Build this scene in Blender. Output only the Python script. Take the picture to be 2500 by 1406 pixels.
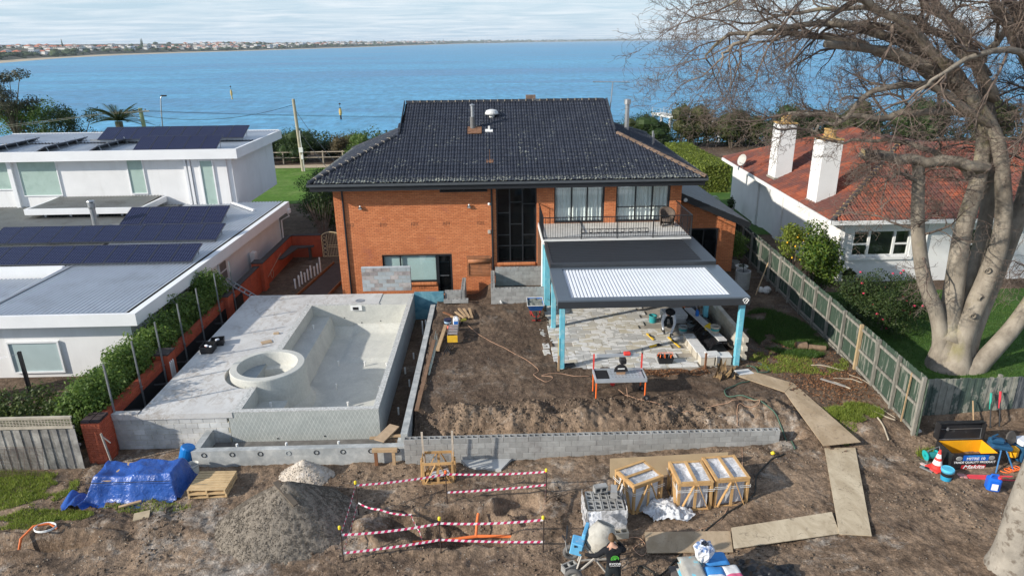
import bpy, math, random
from math import sin, cos, pi
import numpy as np
from mathutils import Matrix, Vector
for o in list(bpy.data.objects):
 bpy.data.objects.remove(o)
R = math.radians
SC = bpy.context.scene
COL = SC.collection
# camera
CZ = 11.9
PITCH, YAW, ROLL = R(19.86), R(1.3), R(0.73)
_fw = Vector((sin(YAW) * cos(PITCH), cos(YAW) * cos(PITCH), -sin(PITCH)))
_r0 = Vector((cos(YAW), -sin(YAW), 0))
_u0 = _r0.cross(_fw)
_r = _r0 * cos(ROLL) - _u0 * sin(ROLL)
_u = _u0 * cos(ROLL) + _r0 * sin(ROLL)
cam = bpy.data.cameras.new('camera')
cam.lens = 24.0
cam.sensor_width = 36.0
cam.sensor_fit = 'HORIZONTAL'
cam.clip_start = 0.1
cam.clip_end = 90000
camo = bpy.data.objects.new('camera', cam)
camo.matrix_world = Matrix(((_r.x, _u.x, -_fw.x, 0), (_r.y, _u.y, -_fw.y, 0), (_r.z, _u.z, -_fw.z, CZ), (0, 0, 0, 1)))
COL.objects.link(camo)
SC.camera = camo
# sky and sun
SUN_EL, SUN_AZ = R(24.0), R(23.7)
SUN_DIR = Vector((cos(SUN_AZ) * cos(SUN_EL), sin(SUN_AZ) * cos(SUN_EL), -sin(SUN_EL)))
world = bpy.data.worlds.new('World')
SC.world = world
world.use_nodes = True
wn = world.node_tree
wn.nodes.clear()
w_out = wn.nodes.new('ShaderNodeOutputWorld')
w_bg = wn.nodes.new('ShaderNodeBackground')
w_bg.inputs['Strength'].default_value = 0.14
w_sky = wn.nodes.new('ShaderNodeTexSky')
w_sky.sky_type = 'NISHITA'
w_sky.sun_disc = False
w_sky.sun_elevation = SUN_EL
w_sky.sun_rotation = math.atan2(-SUN_DIR.x, -SUN_DIR.y)
w_sky.altitude = 20
w_sky.air_density = 1.0
w_sky.dust_density = 0.3
w_sky.ozone_density = 2.0
w_tc = wn.nodes.new('ShaderNodeTexCoord')
w_sep = wn.nodes.new('ShaderNodeSeparateXYZ')
wn.links.new(w_tc.outputs['Generated'], w_sep.inputs[0])
def wmath(op, a, b):
 n = wn.nodes.new('ShaderNodeMath')
 n.operation = op
 for i, v in enumerate((a, b)):
  if isinstance(v, (int, float)):
   n.inputs[i].default_value = v
  else:
   wn.links.new(v, n.inputs[i])
 return n.outputs[0]
w_z = wmath('MAXIMUM', wmath('ADD', w_sep.outputs[2], 0.035), 0.02)
w_cx = wmath('DIVIDE', w_sep.outputs[0], w_z)
w_cy = wmath('DIVIDE', w_sep.outputs[1], w_z)
w_cmb = wn.nodes.new('ShaderNodeCombineXYZ')
wn.links.new(wmath('MULTIPLY', w_cx, 0.42), w_cmb.inputs[0])
wn.links.new(wmath('MULTIPLY', w_cy, 0.55), w_cmb.inputs[1])
w_no = wn.nodes.new('ShaderNodeTexNoise')
w_no.inputs['Scale'].default_value = 1.5
w_no.inputs['Detail'].default_value = 9
w_no.inputs['Roughness'].default_value = 0.62
w_no.inputs['Distortion'].default_value = 0.5
wn.links.new(w_cmb.outputs[0], w_no.inputs['Vector'])
w_rp = wn.nodes.new('ShaderNodeValToRGB')
w_rp.color_ramp.elements[0].position = 0.38
w_rp.color_ramp.elements[1].position = 0.72
wn.links.new(w_no.outputs['Fac'], w_rp.inputs[0])
w_mix = wn.nodes.new('ShaderNodeMix')
w_mix.data_type = 'RGBA'
w_mix.inputs['B'].default_value = (5.3, 5.6, 5.9, 1)
wn.links.new(wmath('MULTIPLY', w_rp.outputs['Color'], 0.8), w_mix.inputs['Factor'])
w_veil = wn.nodes.new('ShaderNodeMix')
w_veil.data_type = 'RGBA'
w_veil.inputs['B'].default_value = (2.75, 3.75, 4.75, 1)
w_vf = wn.nodes.new('ShaderNodeMapRange')
for k, v in (('From Min', 0.0), ('From Max', 0.35), ('To Min', 0.93), ('To Max', 0.1)): w_vf.inputs[k].default_value = v
wn.links.new(w_sep.outputs[2], w_vf.inputs['Value'])
wn.links.new(w_vf.outputs[0], w_veil.inputs['Factor'])
wn.links.new(w_sky.outputs[0], w_veil.inputs['A'])
wn.links.new(w_veil.outputs['Result'], w_mix.inputs['A'])
wn.links.new(w_mix.outputs['Result'], w_bg.inputs['Color'])
wn.links.new(w_bg.outputs[0], w_out.inputs[0])
sun = bpy.data.lights.new('sun', 'SUN')
sun.energy = 4.4
sun.angle = R(0.9)
sun.color = (1.0, 0.93, 0.82)
suno = bpy.data.objects.new('sun', sun)
suno.rotation_euler = SUN_DIR.to_track_quat('-Z', 'Y').to_euler()
suno.location = (-30, -20, 40)
COL.objects.link(suno)
SC.view_settings.view_transform = 'Standard'
SC.view_settings.look = 'None'
SC.view_settings.exposure = 0.35
SC.view_settings.gamma = 1.0
SC.view_settings.use_curve_mapping = False
SC.render.engine = 'CYCLES'
SC.cycles.max_bounces = 6
SC.cycles.transparent_max_bounces = 12
SC.cycles.use_denoising = True
SC.cycles.caustics_reflective = False
SC.cycles.caustics_refractive = False
# helpers
rng = random.Random(11)
TR, RT, LS, RU = Matrix.Translation, Matrix.Rotation, np.linspace, rng.uniform
nrg = np.random.default_rng(5)
def wm(o):
 m = o.matrix_parent_inverse @ o.matrix_basis
 return wm(o.parent) @ m if o.parent else o.matrix_basis.copy()
def setup(o, parent=None, label=None, cat=None, group=None, kind=None):
 COL.objects.link(o)
 if parent is not None:
  o.parent = parent
  o.matrix_parent_inverse = wm(parent).inverted()
 if label: o['label'] = label
 if cat: o['category'] = cat
 if group: o['group'] = group
 if kind: o['kind'] = kind
 return o
def thing(name, loc, label, cat, group=None, rz=0.0):
 o = bpy.data.objects.new(name, None)
 o.empty_display_size = 0.2
 o.location = loc
 o.rotation_euler = (0, 0, rz)
 return setup(o, None, label, cat, group)
def kids(o):
 return [c for c in bpy.data.objects if c.parent == o]
def copy_tree(o, loc=None, rz=None, label=None, parent=None):
 c = o.copy()
 COL.objects.link(c)
 if parent is not None:
  c.parent = parent
 if loc is not None: c.location = loc
 if rz is not None: c.rotation_euler = (0, 0, rz)
 if label: c['label'] = label
 for ch in o.children:
  copy_tree(ch, parent=c)
 return c
class MB:
 def __init__(s):
  s.v, s.f, s.m, s.mats = [], [], [], []
  s.cur = 0
 def mat(s, m):
  if m not in s.mats: s.mats.append(m)
  s.cur = s.mats.index(m)
  return s
 def add(s, vs, fs):
  b = len(s.v)
  s.v += [tuple(v) for v in vs]
  s.f += [tuple(i + b for i in f) for f in fs]
  s.m += [s.cur] * len(fs)
  return s
 def box(s, x0, x1, y0, y1, z0, z1):
  v = [(x, y, z) for z in (z0, z1) for y in (y0, y1) for x in (x0, x1)]
  return s.add(v, [(0, 2, 3, 1), (4, 5, 7, 6), (0, 1, 5, 4), (2, 6, 7, 3), (0, 4, 6, 2), (1, 3, 7, 5)])
 def rbox(s, c, size, rz=0.0, rx=0.0, ry=0.0, bev=0.0):
  m = RT(rz, 3, 'Z') @ RT(ry, 3, 'Y') @ RT(rx, 3, 'X')
  hx, hy, hz = (q / 2 for q in size)
  C = Vector(c)
  if bev <= 0:
   v = [m @ Vector((x, y, z)) + C for z in (-hz, hz) for y in (-hy, hy) for x in (-hx, hx)]
   return s.add(v, [(0, 2, 3, 1), (4, 5, 7, 6), (0, 1, 5, 4), (2, 6, 7, 3), (0, 4, 6, 2), (1, 3, 7, 5)])
  b = min(bev, hx * .9, hy * .9, hz * .9)
  ring = lambda ax, ay, z: [(-ax + b, -ay, z), (ax - b, -ay, z), (ax, -ay + b, z), (ax, ay - b, z), (ax - b, ay, z), (-ax + b, ay, z), (-ax, ay - b, z), (-ax, -ay + b, z)]
  v = ring(hx - b, hy - b, -hz) + ring(hx, hy, -hz + b) + ring(hx, hy, hz - b) + ring(hx - b, hy - b, hz)
  v = [m @ Vector(q) + C for q in v]
  f = [tuple(range(7, -1, -1)), tuple(range(24, 32))]
  for r in range(3):
   for i in range(8):
    j = (i + 1) % 8
    f.append((r * 8 + i, r * 8 + j, r * 8 + 8 + j, r * 8 + 8 + i))
  return s.add(v, f)
 def bar(s, p0, p1, w, h=None, up=(0, 0, 1)):
  h = w if h is None else h
  p0, p1 = Vector(p0), Vector(p1)
  d = (p1 - p0).normalized()
  up = Vector(up)
  if abs(d.dot(up)) > .98: up = Vector((0, 1, 0)) if abs(d.y) < .9 else Vector((1, 0, 0))
  a = d.cross(up).normalized()
  u = a.cross(d)
  v = [p + a * (sx * w / 2) + u * (sz * h / 2) for p in (p0, p1) for sx, sz in ((-1, -1), (1, -1), (1, 1), (-1, 1))]
  return s.add(v, [(3, 2, 1, 0), (4, 5, 6, 7), (0, 1, 5, 4), (1, 2, 6, 5), (2, 3, 7, 6), (3, 0, 4, 7)])
 def tube(s, path, r, n=6, cap=True):
  path = [Vector(p) for p in path]
  rad = r if isinstance(r, (list, tuple, np.ndarray)) else [r] * len(path)
  vs, fs = [], []
  prev = None
  for i, p in enumerate(path):
   d = path[min(i + 1, len(path) - 1)] - path[max(i - 1, 0)]
   if d.length < 1e-9: d = Vector((0, 0, 1))
   d.normalize()
   if prev is None:
    a = d.orthogonal().normalized()
   else:
    a = prev - d * prev.dot(d)
    a = a.normalized() if a.length > 1e-6 else d.orthogonal().normalized()
   prev = a
   b = d.cross(a)
   for k in range(n):
    t = 2 * pi * k / n
    vs.append(p + (a * cos(t) + b * sin(t)) * rad[i])
  for i in range(len(path) - 1):
   for k in range(n):
    j = (k + 1) % n
    fs.append((i * n + k, i * n + j, i * n + n + j, i * n + n + k))
  if cap:
   fs.append(tuple(range(n - 1, -1, -1)))
   e = (len(path) - 1) * n
   fs.append(tuple(range(e, e + n)))
  return s.add(vs, fs)
 def lathe(s, c, prof, n=16, close=False):
  vs, fs = [], []
  for r, z in prof:
   for k in range(n):
    t = 2 * pi * k / n
    vs.append((c[0] + r * cos(t), c[1] + r * sin(t), c[2] + z))
  for i in range(len(prof) - 1):
   for k in range(n):
    j = (k + 1) % n
    fs.append((i * n + k, i * n + j, i * n + n + j, i * n + n + k))
  if close:
   fs.append(tuple(range(n - 1, -1, -1)))
   e = (len(prof) - 1) * n
   fs.append(tuple(range(e, e + n)))
  return s.add(vs, fs)
 def prism(s, poly, z0, z1):
  n = len(poly)
  vs = [(x, y, z0) for x, y in poly] + [(x, y, z1) for x, y in poly]
  fs = [tuple(range(n - 1, -1, -1)), tuple(range(n, 2 * n))]
  fs += [(i, (i + 1) % n, n + (i + 1) % n, n + i) for i in range(n)]
  return s.add(vs, fs)
 def slab(s, pts, t, d=None):
  P = [Vector(p) for p in pts]
  nrm = Vector(d) if d else (P[1] - P[0]).cross(P[2] - P[0]).normalized() * -1
  n = len(P)
  Q = [p + nrm * t for p in P]
  return s.add(P + Q, [tuple(range(n)), tuple(range(2 * n - 1, n - 1, -1))] + [((i + 1) % n, i, n + i, n + (i + 1) % n) for i in range(n)])
 def mesh(s, name, smooth=False):
  me = bpy.data.meshes.new(name)
  me.from_pydata([tuple(v) for v in s.v], [], s.f)
  for m in s.mats: me.materials.append(m)
  if len(s.mats) > 1: me.polygons.foreach_set('material_index', s.m)
  if smooth: me.polygons.foreach_set('use_smooth', [True] * len(me.polygons))
  me.update()
  return me
 def obj(s, name, mat=None, parent=None, label=None, cat=None, group=None, kind=None, smooth=False):
  if mat is not None and not s.mats: s.mats = [mat]
  return setup(bpy.data.objects.new(name, s.mesh(name, smooth)), parent, label, cat, group, kind)
def mob(name, me, parent=None, mw=None, label=None, cat=None, group=None, kind=None):
 o = bpy.data.objects.new(name, me)
 if mw is not None: o.matrix_basis = mw
 return setup(o, parent, label, cat, group, kind)
def np_mesh(name, V, F, mat, smooth=False):
 me = bpy.data.meshes.new(name)
 n, k = F.shape
 me.vertices.add(len(V))
 me.vertices.foreach_set('co', V.astype(np.float32).ravel())
 me.loops.add(n * k)
 me.loops.foreach_set('vertex_index', F.astype(np.int32).ravel())
 me.polygons.add(n)
 me.polygons.foreach_set('loop_start', np.arange(0, n * k, k, dtype=np.int32))
 me.polygons.foreach_set('loop_total', np.full(n, k, dtype=np.int32))
 if smooth: me.polygons.foreach_set('use_smooth', np.ones(n, dtype=bool))
 if mat is not None: me.materials.append(mat)
 me.update(calc_edges=True)
 return me
def replicate(base, mats4):
 bv = np.array([tuple(v) for v in base.v])
 out_v, out_f = [], []
 nb = len(bv)
 for i, m in enumerate(mats4):
  M3 = np.array(m.to_3x3()); t = np.array(m.translation)
  out_v.append(bv @ M3.T + t)
  out_f += [tuple(j + i * nb for j in f) for f in base.f]
 q = MB()
 q.v = [tuple(v) for v in np.concatenate(out_v)] if out_v else []
 q.f = out_f
 q.m = [0] * len(out_f)
 return q
def frame_m(o, x, y, z):
 return Matrix(((x[0], y[0], z[0], o[0]), (x[1], y[1], z[1], o[1]), (x[2], y[2], z[2], o[2]), (0, 0, 0, 1)))
def _hash(ix, iy, seed):
 h = (ix.astype(np.int64) * 374761393 + iy.astype(np.int64) * 668265263 + seed * 974634777) & 0x7fffffff
 h = (h ^ (h >> 13)) * 1274126177 & 0x7fffffff
 return ((h ^ (h >> 16)) & 0xffff) / 65535.0
def vnoise(x, y, seed=0):
 x = np.asarray(x, float); y = np.asarray(y, float)
 ix, iy = np.floor(x), np.floor(y)
 fx, fy = x - ix, y - iy
 fx, fy = fx * fx * (3 - 2 * fx), fy * fy * (3 - 2 * fy)
 a, b = _hash(ix, iy, seed), _hash(ix + 1, iy, seed)
 c, d = _hash(ix, iy + 1, seed), _hash(ix + 1, iy + 1, seed)
 return (a + (b - a) * fx) * (1 - fy) + (c + (d - c) * fx) * fy
def fbm(x, y, oct=4, seed=0):
 s, a, t = 0, 1.0, 0
 for i in range(oct):
  s = s + a * (vnoise(x * 2 ** i, y * 2 ** i, seed + i) - .5)
  t += a; a *= .5
 return s / t * 2
def sstep(a, b, x):
 t = np.clip((np.asarray(x, float) - a) / (b - a), 0, 1)
 return t * t * (3 - 2 * t)
# materials
def rgb(c): return (c[0], c[1], c[2], 1)
class NT:
 def __init__(s, name):
  s.m = bpy.data.materials.new(name)
  s.m.use_nodes = True
  s.t = s.m.node_tree
  s.b = s.t.nodes['Principled BSDF']
  s.out = s.t.nodes['Material Output']
  s._pos = None
 def n(s, typ, **kw):
  q = s.t.nodes.new('ShaderNode' + typ)
  for k, v in kw.items(): setattr(q, k, v)
  return q
 def l(s, a, b): s.t.links.new(a, b)
 def set(s, sock, v):
  if isinstance(v, bpy.types.NodeSocket): s.l(v, sock)
  elif isinstance(v, (tuple, list)) and len(v) == 3 and sock.type == 'RGBA': sock.default_value = rgb(v)
  else: sock.default_value = v
 def pos(s):
  if s._pos is None: s._pos = s.n('NewGeometry').outputs['Position']
  return s._pos
 def objc(s): return s.n('TexCoord').outputs['Object']
 def vscale(s, v, sc):
  q = s.n('VectorMath', operation='MULTIPLY'); s.l(v, q.inputs[0]); q.inputs[1].default_value = sc
  return q.outputs[0]
 def noise(s, scale, detail=4, rough=.6, vec=None, dist=0):
  q = s.n('TexNoise'); q.inputs['Scale'].default_value = scale; q.inputs['Detail'].default_value = detail
  q.inputs['Roughness'].default_value = rough; q.inputs['Distortion'].default_value = dist
  s.l(vec if vec is not None else s.pos(), q.inputs['Vector'])
  return q.outputs['Fac']
 def ramp(s, f, a, b, lo=0.0, hi=1.0):
  q = s.n('MapRange'); s.l(f, q.inputs['Value'])
  for k, v in (('From Min', a), ('From Max', b), ('To Min', lo), ('To Max', hi)): q.inputs[k].default_value = v
  return q.outputs['Result']
 def math(s, op, a, b=0.0):
  q = s.n('Math', operation=op); s.set(q.inputs[0], a); s.set(q.inputs[1], b)
  return q.outputs[0]
 def mix(s, f, a, b, mode='MIX'):
  q = s.n('Mix', data_type='RGBA', blend_type=mode)
  s.set(q.inputs['Factor'], f); s.set(q.inputs['A'], a); s.set(q.inputs['B'], b)
  return q.outputs['Result']
 def bright(s, c, f):
  q = s.n('VectorMath', operation='SCALE'); s.set(q.inputs[0], c if not isinstance(c, tuple) else c[:3]); s.set(q.inputs['Scale'], f)
  return q.outputs[0]
 def bump(s, h, strength=.3, dist=.02):
  q = s.n('Bump'); s.l(h, q.inputs['Height']); q.inputs['Strength'].default_value = strength; q.inputs['Distance'].default_value = dist
  s.l(q.outputs[0], s.b.inputs['Normal'])
 def fin(s, col, rough=.85, spec=.3, metal=0.0):
  s.set(s.b.inputs['Base Color'], col); s.set(s.b.inputs['Roughness'], rough)
  s.b.inputs['Specular IOR Level'].default_value = spec
  s.set(s.b.inputs['Metallic'], metal)
  return s.m
_mats = {}
def mat(name, col, rough=.8, var=.12, s=2.5, col2=None, s2=1.2, thr=(.5, .68), rnd=0.0, isl=0.0, bump=0.0, bs=25, spec=.3, metal=0.0, local=False):
 if name in _mats: return _mats[name]
 t = NT(name)
 v = t.objc() if local else t.pos()
 c = rgb(col)
 if col2 is not None:
  c = t.mix(t.ramp(t.noise(s2, 6, .65, v), thr[0], thr[1]), c, rgb(col2))
 f = t.ramp(t.noise(s, 5, .6, v), .3, .7, 1 - var, 1 + var)
 if rnd:
  f = t.math('MULTIPLY', f, t.ramp(t.n('ObjectInfo').outputs['Random'], 0, 1, 1 - rnd, 1 + rnd))
 if isl:
  f = t.math('MULTIPLY', f, t.ramp(t.n('NewGeometry').outputs['Random Per Island'], 0, 1, 1 - isl, 1 + isl))
 c = t.bright(c, f)
 if bump: t.bump(t.noise(bs, 5, .65, v), bump, .02)
 _mats[name] = t.fin(c, rough, spec, metal)
 return _mats[name]
# ground
def gh(x, y):
 x = np.asarray(x, float); y = np.asarray(y, float)
 x, y = np.broadcast_arrays(x, y)
 low = np.interp(x, [-30, -14, -3, 2, 9, 13, 18, 40], [-1.0, -.97, -.95, -.82, -.52, -.42, -.3, -.2])
 low = low + np.interp(y, [8, 13, 17, 19], [.12, .05, 0, 0])
 ytop = np.interp(x, [-3, 0, 2, 4, 9], [20.9, 20.75, 20.5, 20.25, 20.15])
 bank = sstep(0, 1, (y - (ytop - 1.15)) / 1.15) ** .8
 up = -.05 + .03 * np.sin(x * .7)
 yard = -.92 + (up + .92) * bank
 ramp = low + (up - low) * sstep(17.5, 21.8, y)
 k = sstep(9.25, 10.1, x)
 yard = np.where(y < 19.05, low, yard) * (1 - k) + ramp * k
 z = np.where(x > -3.0, yard, low)
 pit = (x <= -3.0) & (y > 19.4)
 z = np.where(pit, -1.05, z)
 z = np.where((x < -4.15) & (x > -9.6) & (y > 20.5) & (y < 31.5), -1.75, z)
 z = np.where((x > 2.3) & (x < 9.3) & (y > 23.7) & (y < 33.6), -.3, z)
 z = np.where((x < -3.2) & (y > 32.0) & (x > -13.3), -.95, z)
 d = sstep(31.2, 33.0, y) * (1 - sstep(-1.2, -.2, x)) * (x > -3.0)
 z = z - .6 * d
 z = np.where(x < -13.3, -1.0 + 0 * x, z)
 z = np.where((x > 13.9) & (y > 19.5), .0 + .2 * sstep(14, 18, x) * (1 - sstep(24, 30, y)), z)
 z = np.where(y > 44, np.minimum(z, -.3 - .9 * sstep(44, 72, y)), z)
 z = z - 9.6 * sstep(92, 118, y) - 1.2 * sstep(118, 145, y)
 return z
PITS = [(-1.1, 15.7, 1.9, .85, .62), (-2.9, 15.9, .75, .6, .5), (.7, 16.6, .8, .5, .3), (-12.6, 15.6, 1.5, .33, .55), (-14.2, 15.5, 1.2, .4, .4)]
def ground_h(x, y):
 z = gh(x, y)
 for cx, cy, rx, ry, d in PITS:
  q = np.sqrt(((x - cx) / rx) ** 2 + ((y - cy) / ry) ** 2) + .35 * fbm(x * 1.5, y * 1.5, 3, 40)
  z = z - d * (1 - sstep(.55, 1.05, q))
  z = z + .10 * (1 - sstep(.0, .35, np.abs(q - 1.25)))
 dirt = (y < 31.5) & (x > -13.4) & (x < 13.8) | (y < 19.2)
 amp = np.where(dirt, 1.0, 0.0)
 a2 = amp * np.where((x < -3) & (y > 19.3), .3, 1.0)
 n = .06 * fbm(x * .55, y * .55, 3, 1) + .06 * fbm(x * 1.9, y * 1.9, 4, 7) + .05 * np.abs(fbm(x * 5, y * 5, 3, 13)) + .03 * fbm(x * 10, y * 10, 2, 17)
 ruts = .035 * np.sin((x * .9 + y * .5) * 5.0 + 2 * fbm(x * .6, y * .6, 2, 23)) * np.clip(fbm(x * .4, y * .4, 2, 29) * 3, 0, 1)
 z = z + a2 * (n + ruts)
 onb = (x > -3) & (x < 10) & (y > 19.2) & (y < 21.5)
 wx = x + .35 * fbm(x * .9, y * .9, 2, 35)
 rag = .34 * fbm(wx * 1.1, y * .8, 3, 31) + .16 * np.abs(fbm(wx * 3.1, y * 2.1, 3, 32)) + .10 * fbm(x * 7, y * 6, 3, 33)
 edge = sstep(19.5, 20.0, y) * (1 - sstep(20.7, 21.4, y))
 z = z + np.where(onb, rag * edge, 0)
 z = z + .16 * np.exp(-(((x + 12.2) / 2.2) ** 2 + ((y - 16.35) / .4) ** 2)) * (y < 19)
 return z
def grid_coords(parts):
 out = [np.arange(a, b, st) for a, b, st in parts]
 return np.concatenate(out + [[parts[-1][1]]])
gx = grid_coords([(-420, -60, 30), (-60, -18, 3), (-18, -14, .25), (-14, 16, .055), (16, 20, .25), (20, 60, 3), (60, 420, 30)])
gy = grid_coords([(-120, 8, 8), (8, 12.4, .4), (12.4, 21.6, .055), (21.6, 32, .11), (32, 60, 1.4), (60, 160, 5)])
GX, GY = np.meshgrid(gx, gy)
GZ = ground_h(GX, GY)
def grid_faces(nx, ny):
 i = np.arange(nx - 1)[None, :] + nx * np.arange(ny - 1)[:, None]
 return np.stack([i, i + 1, i + 1 + nx, i + nx], -1).reshape(-1, 4)
def make_dirt():
 t = NT('dirt')
 p = t.pos()
 big = t.noise(.45, 5, .6)
 mid = t.noise(2.2, 8, .68)
 fine = t.noise(16, 5, .7)
 c = t.mix(t.ramp(mid, .36, .66), rgb((.080, .055, .039)), rgb((.265, .188, .130)))
 c = t.mix(t.ramp(big, .42, .66, 0, .75), c, rgb((.33, .24, .168)))
 c = t.mix(t.ramp(t.noise(.8, 4, .6, t.vscale(p, (1, 1.6, 1))), .55, .7, 0, .8), c, rgb((.07, .052, .042)))
 sp = t.n('SeparateXYZ'); t.l(p, sp.inputs[0])
 lime = t.math('ADD', t.noise(1.1, 9, .75, dist=.6), t.ramp(t.noise(.16, 3, .5), .4, .62, -.06, .07))
 front = t.math('MULTIPLY', t.ramp(sp.outputs[1], 18.6, 17.0, 0, 1), t.ramp(sp.outputs[0], -2.5, -5.5, 0, 1))
 lime = t.math('ADD', lime, t.math('MULTIPLY', front, .045))
 c = t.mix(t.ramp(lime, .56, .70, 0, .7), c, rgb((.44, .40, .35)))
 wet = t.math('MULTIPLY', t.ramp(sp.outputs[1], 20.3, 21.2, 0, 1), t.ramp(t.noise(.5, 4, .6), .35, .55, .45, 1))
 c = t.mix(t.math('MULTIPLY', wet, .78), c, rgb((.082, .057, .042)))
 c = t.bright(c, t.ramp(fine, .3, .7, .6, 1.4))
 c = t.bright(c, t.ramp(t.noise(5.5, 6, .7, dist=.7), .35, .65, .72, 1.25))
 vo = t.n('TexVoronoi'); vo.inputs['Scale'].default_value = 9; t.l(p, vo.inputs['Vector'])
 st = t.math('MULTIPLY', t.math('LESS_THAN', vo.outputs['Distance'], .13), t.ramp(t.noise(1.7, 2), .5, .6))
 c = t.mix(t.math('MULTIPLY', st, .8), c, rgb((.46, .42, .37)))
 t.bump(t.math('ADD', t.noise(24, 6, .72), t.math('MULTIPLY', t.noise(6, 4), 1.6)), .75, .05)
 return t.fin(c, .95, .15)
M_DIRT = make_dirt()
ground = mob('ground', np_mesh('ground', np.stack([GX, GY, GZ], -1).reshape(-1, 3), grid_faces(len(gx), len(gy)), M_DIRT, True), kind='structure')
ground['label'] = 'churned brown soil of the building site and the land around it'
def drape(name, x0, x1, y0, y1, step, m, off=.02, label=None, wav=0.0):
 xs, ys = LS(x0, x1, max(2, int((x1 - x0) / step) + 1)), LS(y0, y1, max(2, int((y1 - y0) / step) + 1))
 X, Y = np.meshgrid(xs, ys)
 Z = gh(X, Y) + off
 if wav:
  X = X + wav * fbm(X * .3, Y * .3, 2, 51) * 0; Y = Y + wav * fbm(X * .15, 0 * Y + 3, 3, 52)
 o = mob(name, np_mesh(name, np.stack([X, Y, Z], -1).reshape(-1, 3), grid_faces(len(xs), len(ys)), m, True), kind='structure')
 if label: o['label'] = label
 return o
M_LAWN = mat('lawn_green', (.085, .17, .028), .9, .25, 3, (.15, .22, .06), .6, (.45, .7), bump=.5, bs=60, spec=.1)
drape('lawn', -60, 60, 58, 77.0, 2.0, M_LAWN, .03, 'sunlit green reserve lawn behind the houses')
M_PATH = mat('gravel_path', (.42, .34, .24), .95, .12, 4, bump=.3, bs=40)
drape('path', -90, 90, 77.0, 79.0, 2.0, M_PATH, .05, 'pale gravel foreshore path along the lawn')
M_LAWN2 = mat('shade_lawn', (.055, .115, .025), .9, .25, 3, (.085, .14, .035), .8, bump=.5, bs=60, spec=.1)  # shade on this lawn put into the colour as a darker green
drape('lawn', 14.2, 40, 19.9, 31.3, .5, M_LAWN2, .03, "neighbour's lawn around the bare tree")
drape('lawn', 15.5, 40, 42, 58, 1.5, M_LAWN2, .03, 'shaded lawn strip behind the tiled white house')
# sea and far coast
SEA = -10.0
def make_sea():
 t = NT('sea_water')
 p = t.pos()
 ln = t.n('VectorMath', operation='LENGTH'); t.l(p, ln.inputs[0])
 dist = ln.outputs['Value']
 streak = t.noise(.010, 7, .66, t.vscale(p, (.22, 1.0, 1)), .8)
 chop = t.noise(.32, 6, .75, t.vscale(p, (1, .35, 1)))
 chop2 = t.noise(.09, 6, .75, t.vscale(p, (.6, 1.4, 1)))
 c = t.mix(t.ramp(streak, .36, .62), rgb((.032, .188, .37)), rgb((.115, .36, .545)))  # lighter and darker reflection of the wind bands put into the water colour
 c = t.bright(c, t.ramp(chop, .36, .64, .74, 1.26))  # ripple light and dark put into the colour as well
 c = t.bright(c, t.ramp(chop2, .35, .65, .84, 1.16))
 t.bump(t.math('ADD', t.math('MULTIPLY', chop, .5), chop2), .55, 1.2)
 return t.fin(c, t.ramp(streak, .35, .65, .32, .52), .26)
M_SEA = make_sea()
sx = grid_coords([(-40000, -4000, 6000), (-4000, 4000, 400), (4000, 46000, 6000)])
sy = grid_coords([(96, 3000, 242), (3000, 60000, 7000)])
SX, SY = np.meshgrid(sx, sy)
sea = mob('sea', np_mesh('sea', np.stack([SX, SY, SX * 0 + SEA], -1).reshape(-1, 3), grid_faces(len(sx), len(sy)), M_SEA), kind='structure')
sea['label'] = 'wide blue bay with wind streaks beyond the houses'
CP = [(-1500, 620), (-900, 900), (-732, 1088), (-880, 1500), (-952, 1884), (-925, 2400), (-825, 2924), (-700, 4000), (-560, 5800), (-300, 8200), (600, 11000), (2600, 13000), (7000, 15000), (14000, 16500), (26000, 18000)]
def along(pts, n):
 P = np.array(pts, float)
 d = np.concatenate([[0], np.cumsum(np.linalg.norm(np.diff(P, axis=0), axis=1))])
 s = d[-1] * (LS(0, 1, n) ** 2.2)
 return np.stack([np.interp(s, d, P[:, 0]), np.interp(s, d, P[:, 1])], -1)
CO = along(CP, 260)
tn = np.gradient(CO, axis=0); tn /= np.linalg.norm(tn, axis=1)[:, None]
inl = np.stack([-tn[:, 1], tn[:, 0]], -1)
CROSS = [(0, -.4), (14, 1.2), (30, 2.5), (44, 7), (90, 11), (200, 15), (420, 19), (900, 22), (2000, 26), (5000, 26)]
def coast_point(i, off, h):
 hh = h * (1 + .25 * sin(i * .31) + .15 * sin(i * .83)) if h > 2 else h
 return (CO[i, 0] + inl[i, 0] * off, CO[i, 1] + inl[i, 1] * off, SEA + hh)
cv = np.array([coast_point(i, o, h) for i in range(len(CO)) for o, h in CROSS])
cf = grid_faces(len(CROSS), len(CO))
M_COAST = mat('coast_scrub', (.075, .08, .06), .95, .3, .02, (.15, .125, .10), .01, spec=.1)
M_SAND = mat('beach_sand', (.55, .45, .32), .95, .1, .05, spec=.1)
cme = np_mesh('far_coast', cv, cf, M_COAST, True)
cme.materials.append(M_SAND)
mi = np.zeros(len(cf), dtype=np.int32).reshape(len(CO) - 1, len(CROSS) - 1); mi[:, :2] = 1
cme.polygons.foreach_set('material_index', mi.ravel())
o = mob('far_coast_terrain', cme, kind='structure'); o['label'] = 'low far shore of the bay with a sand beach'
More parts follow.
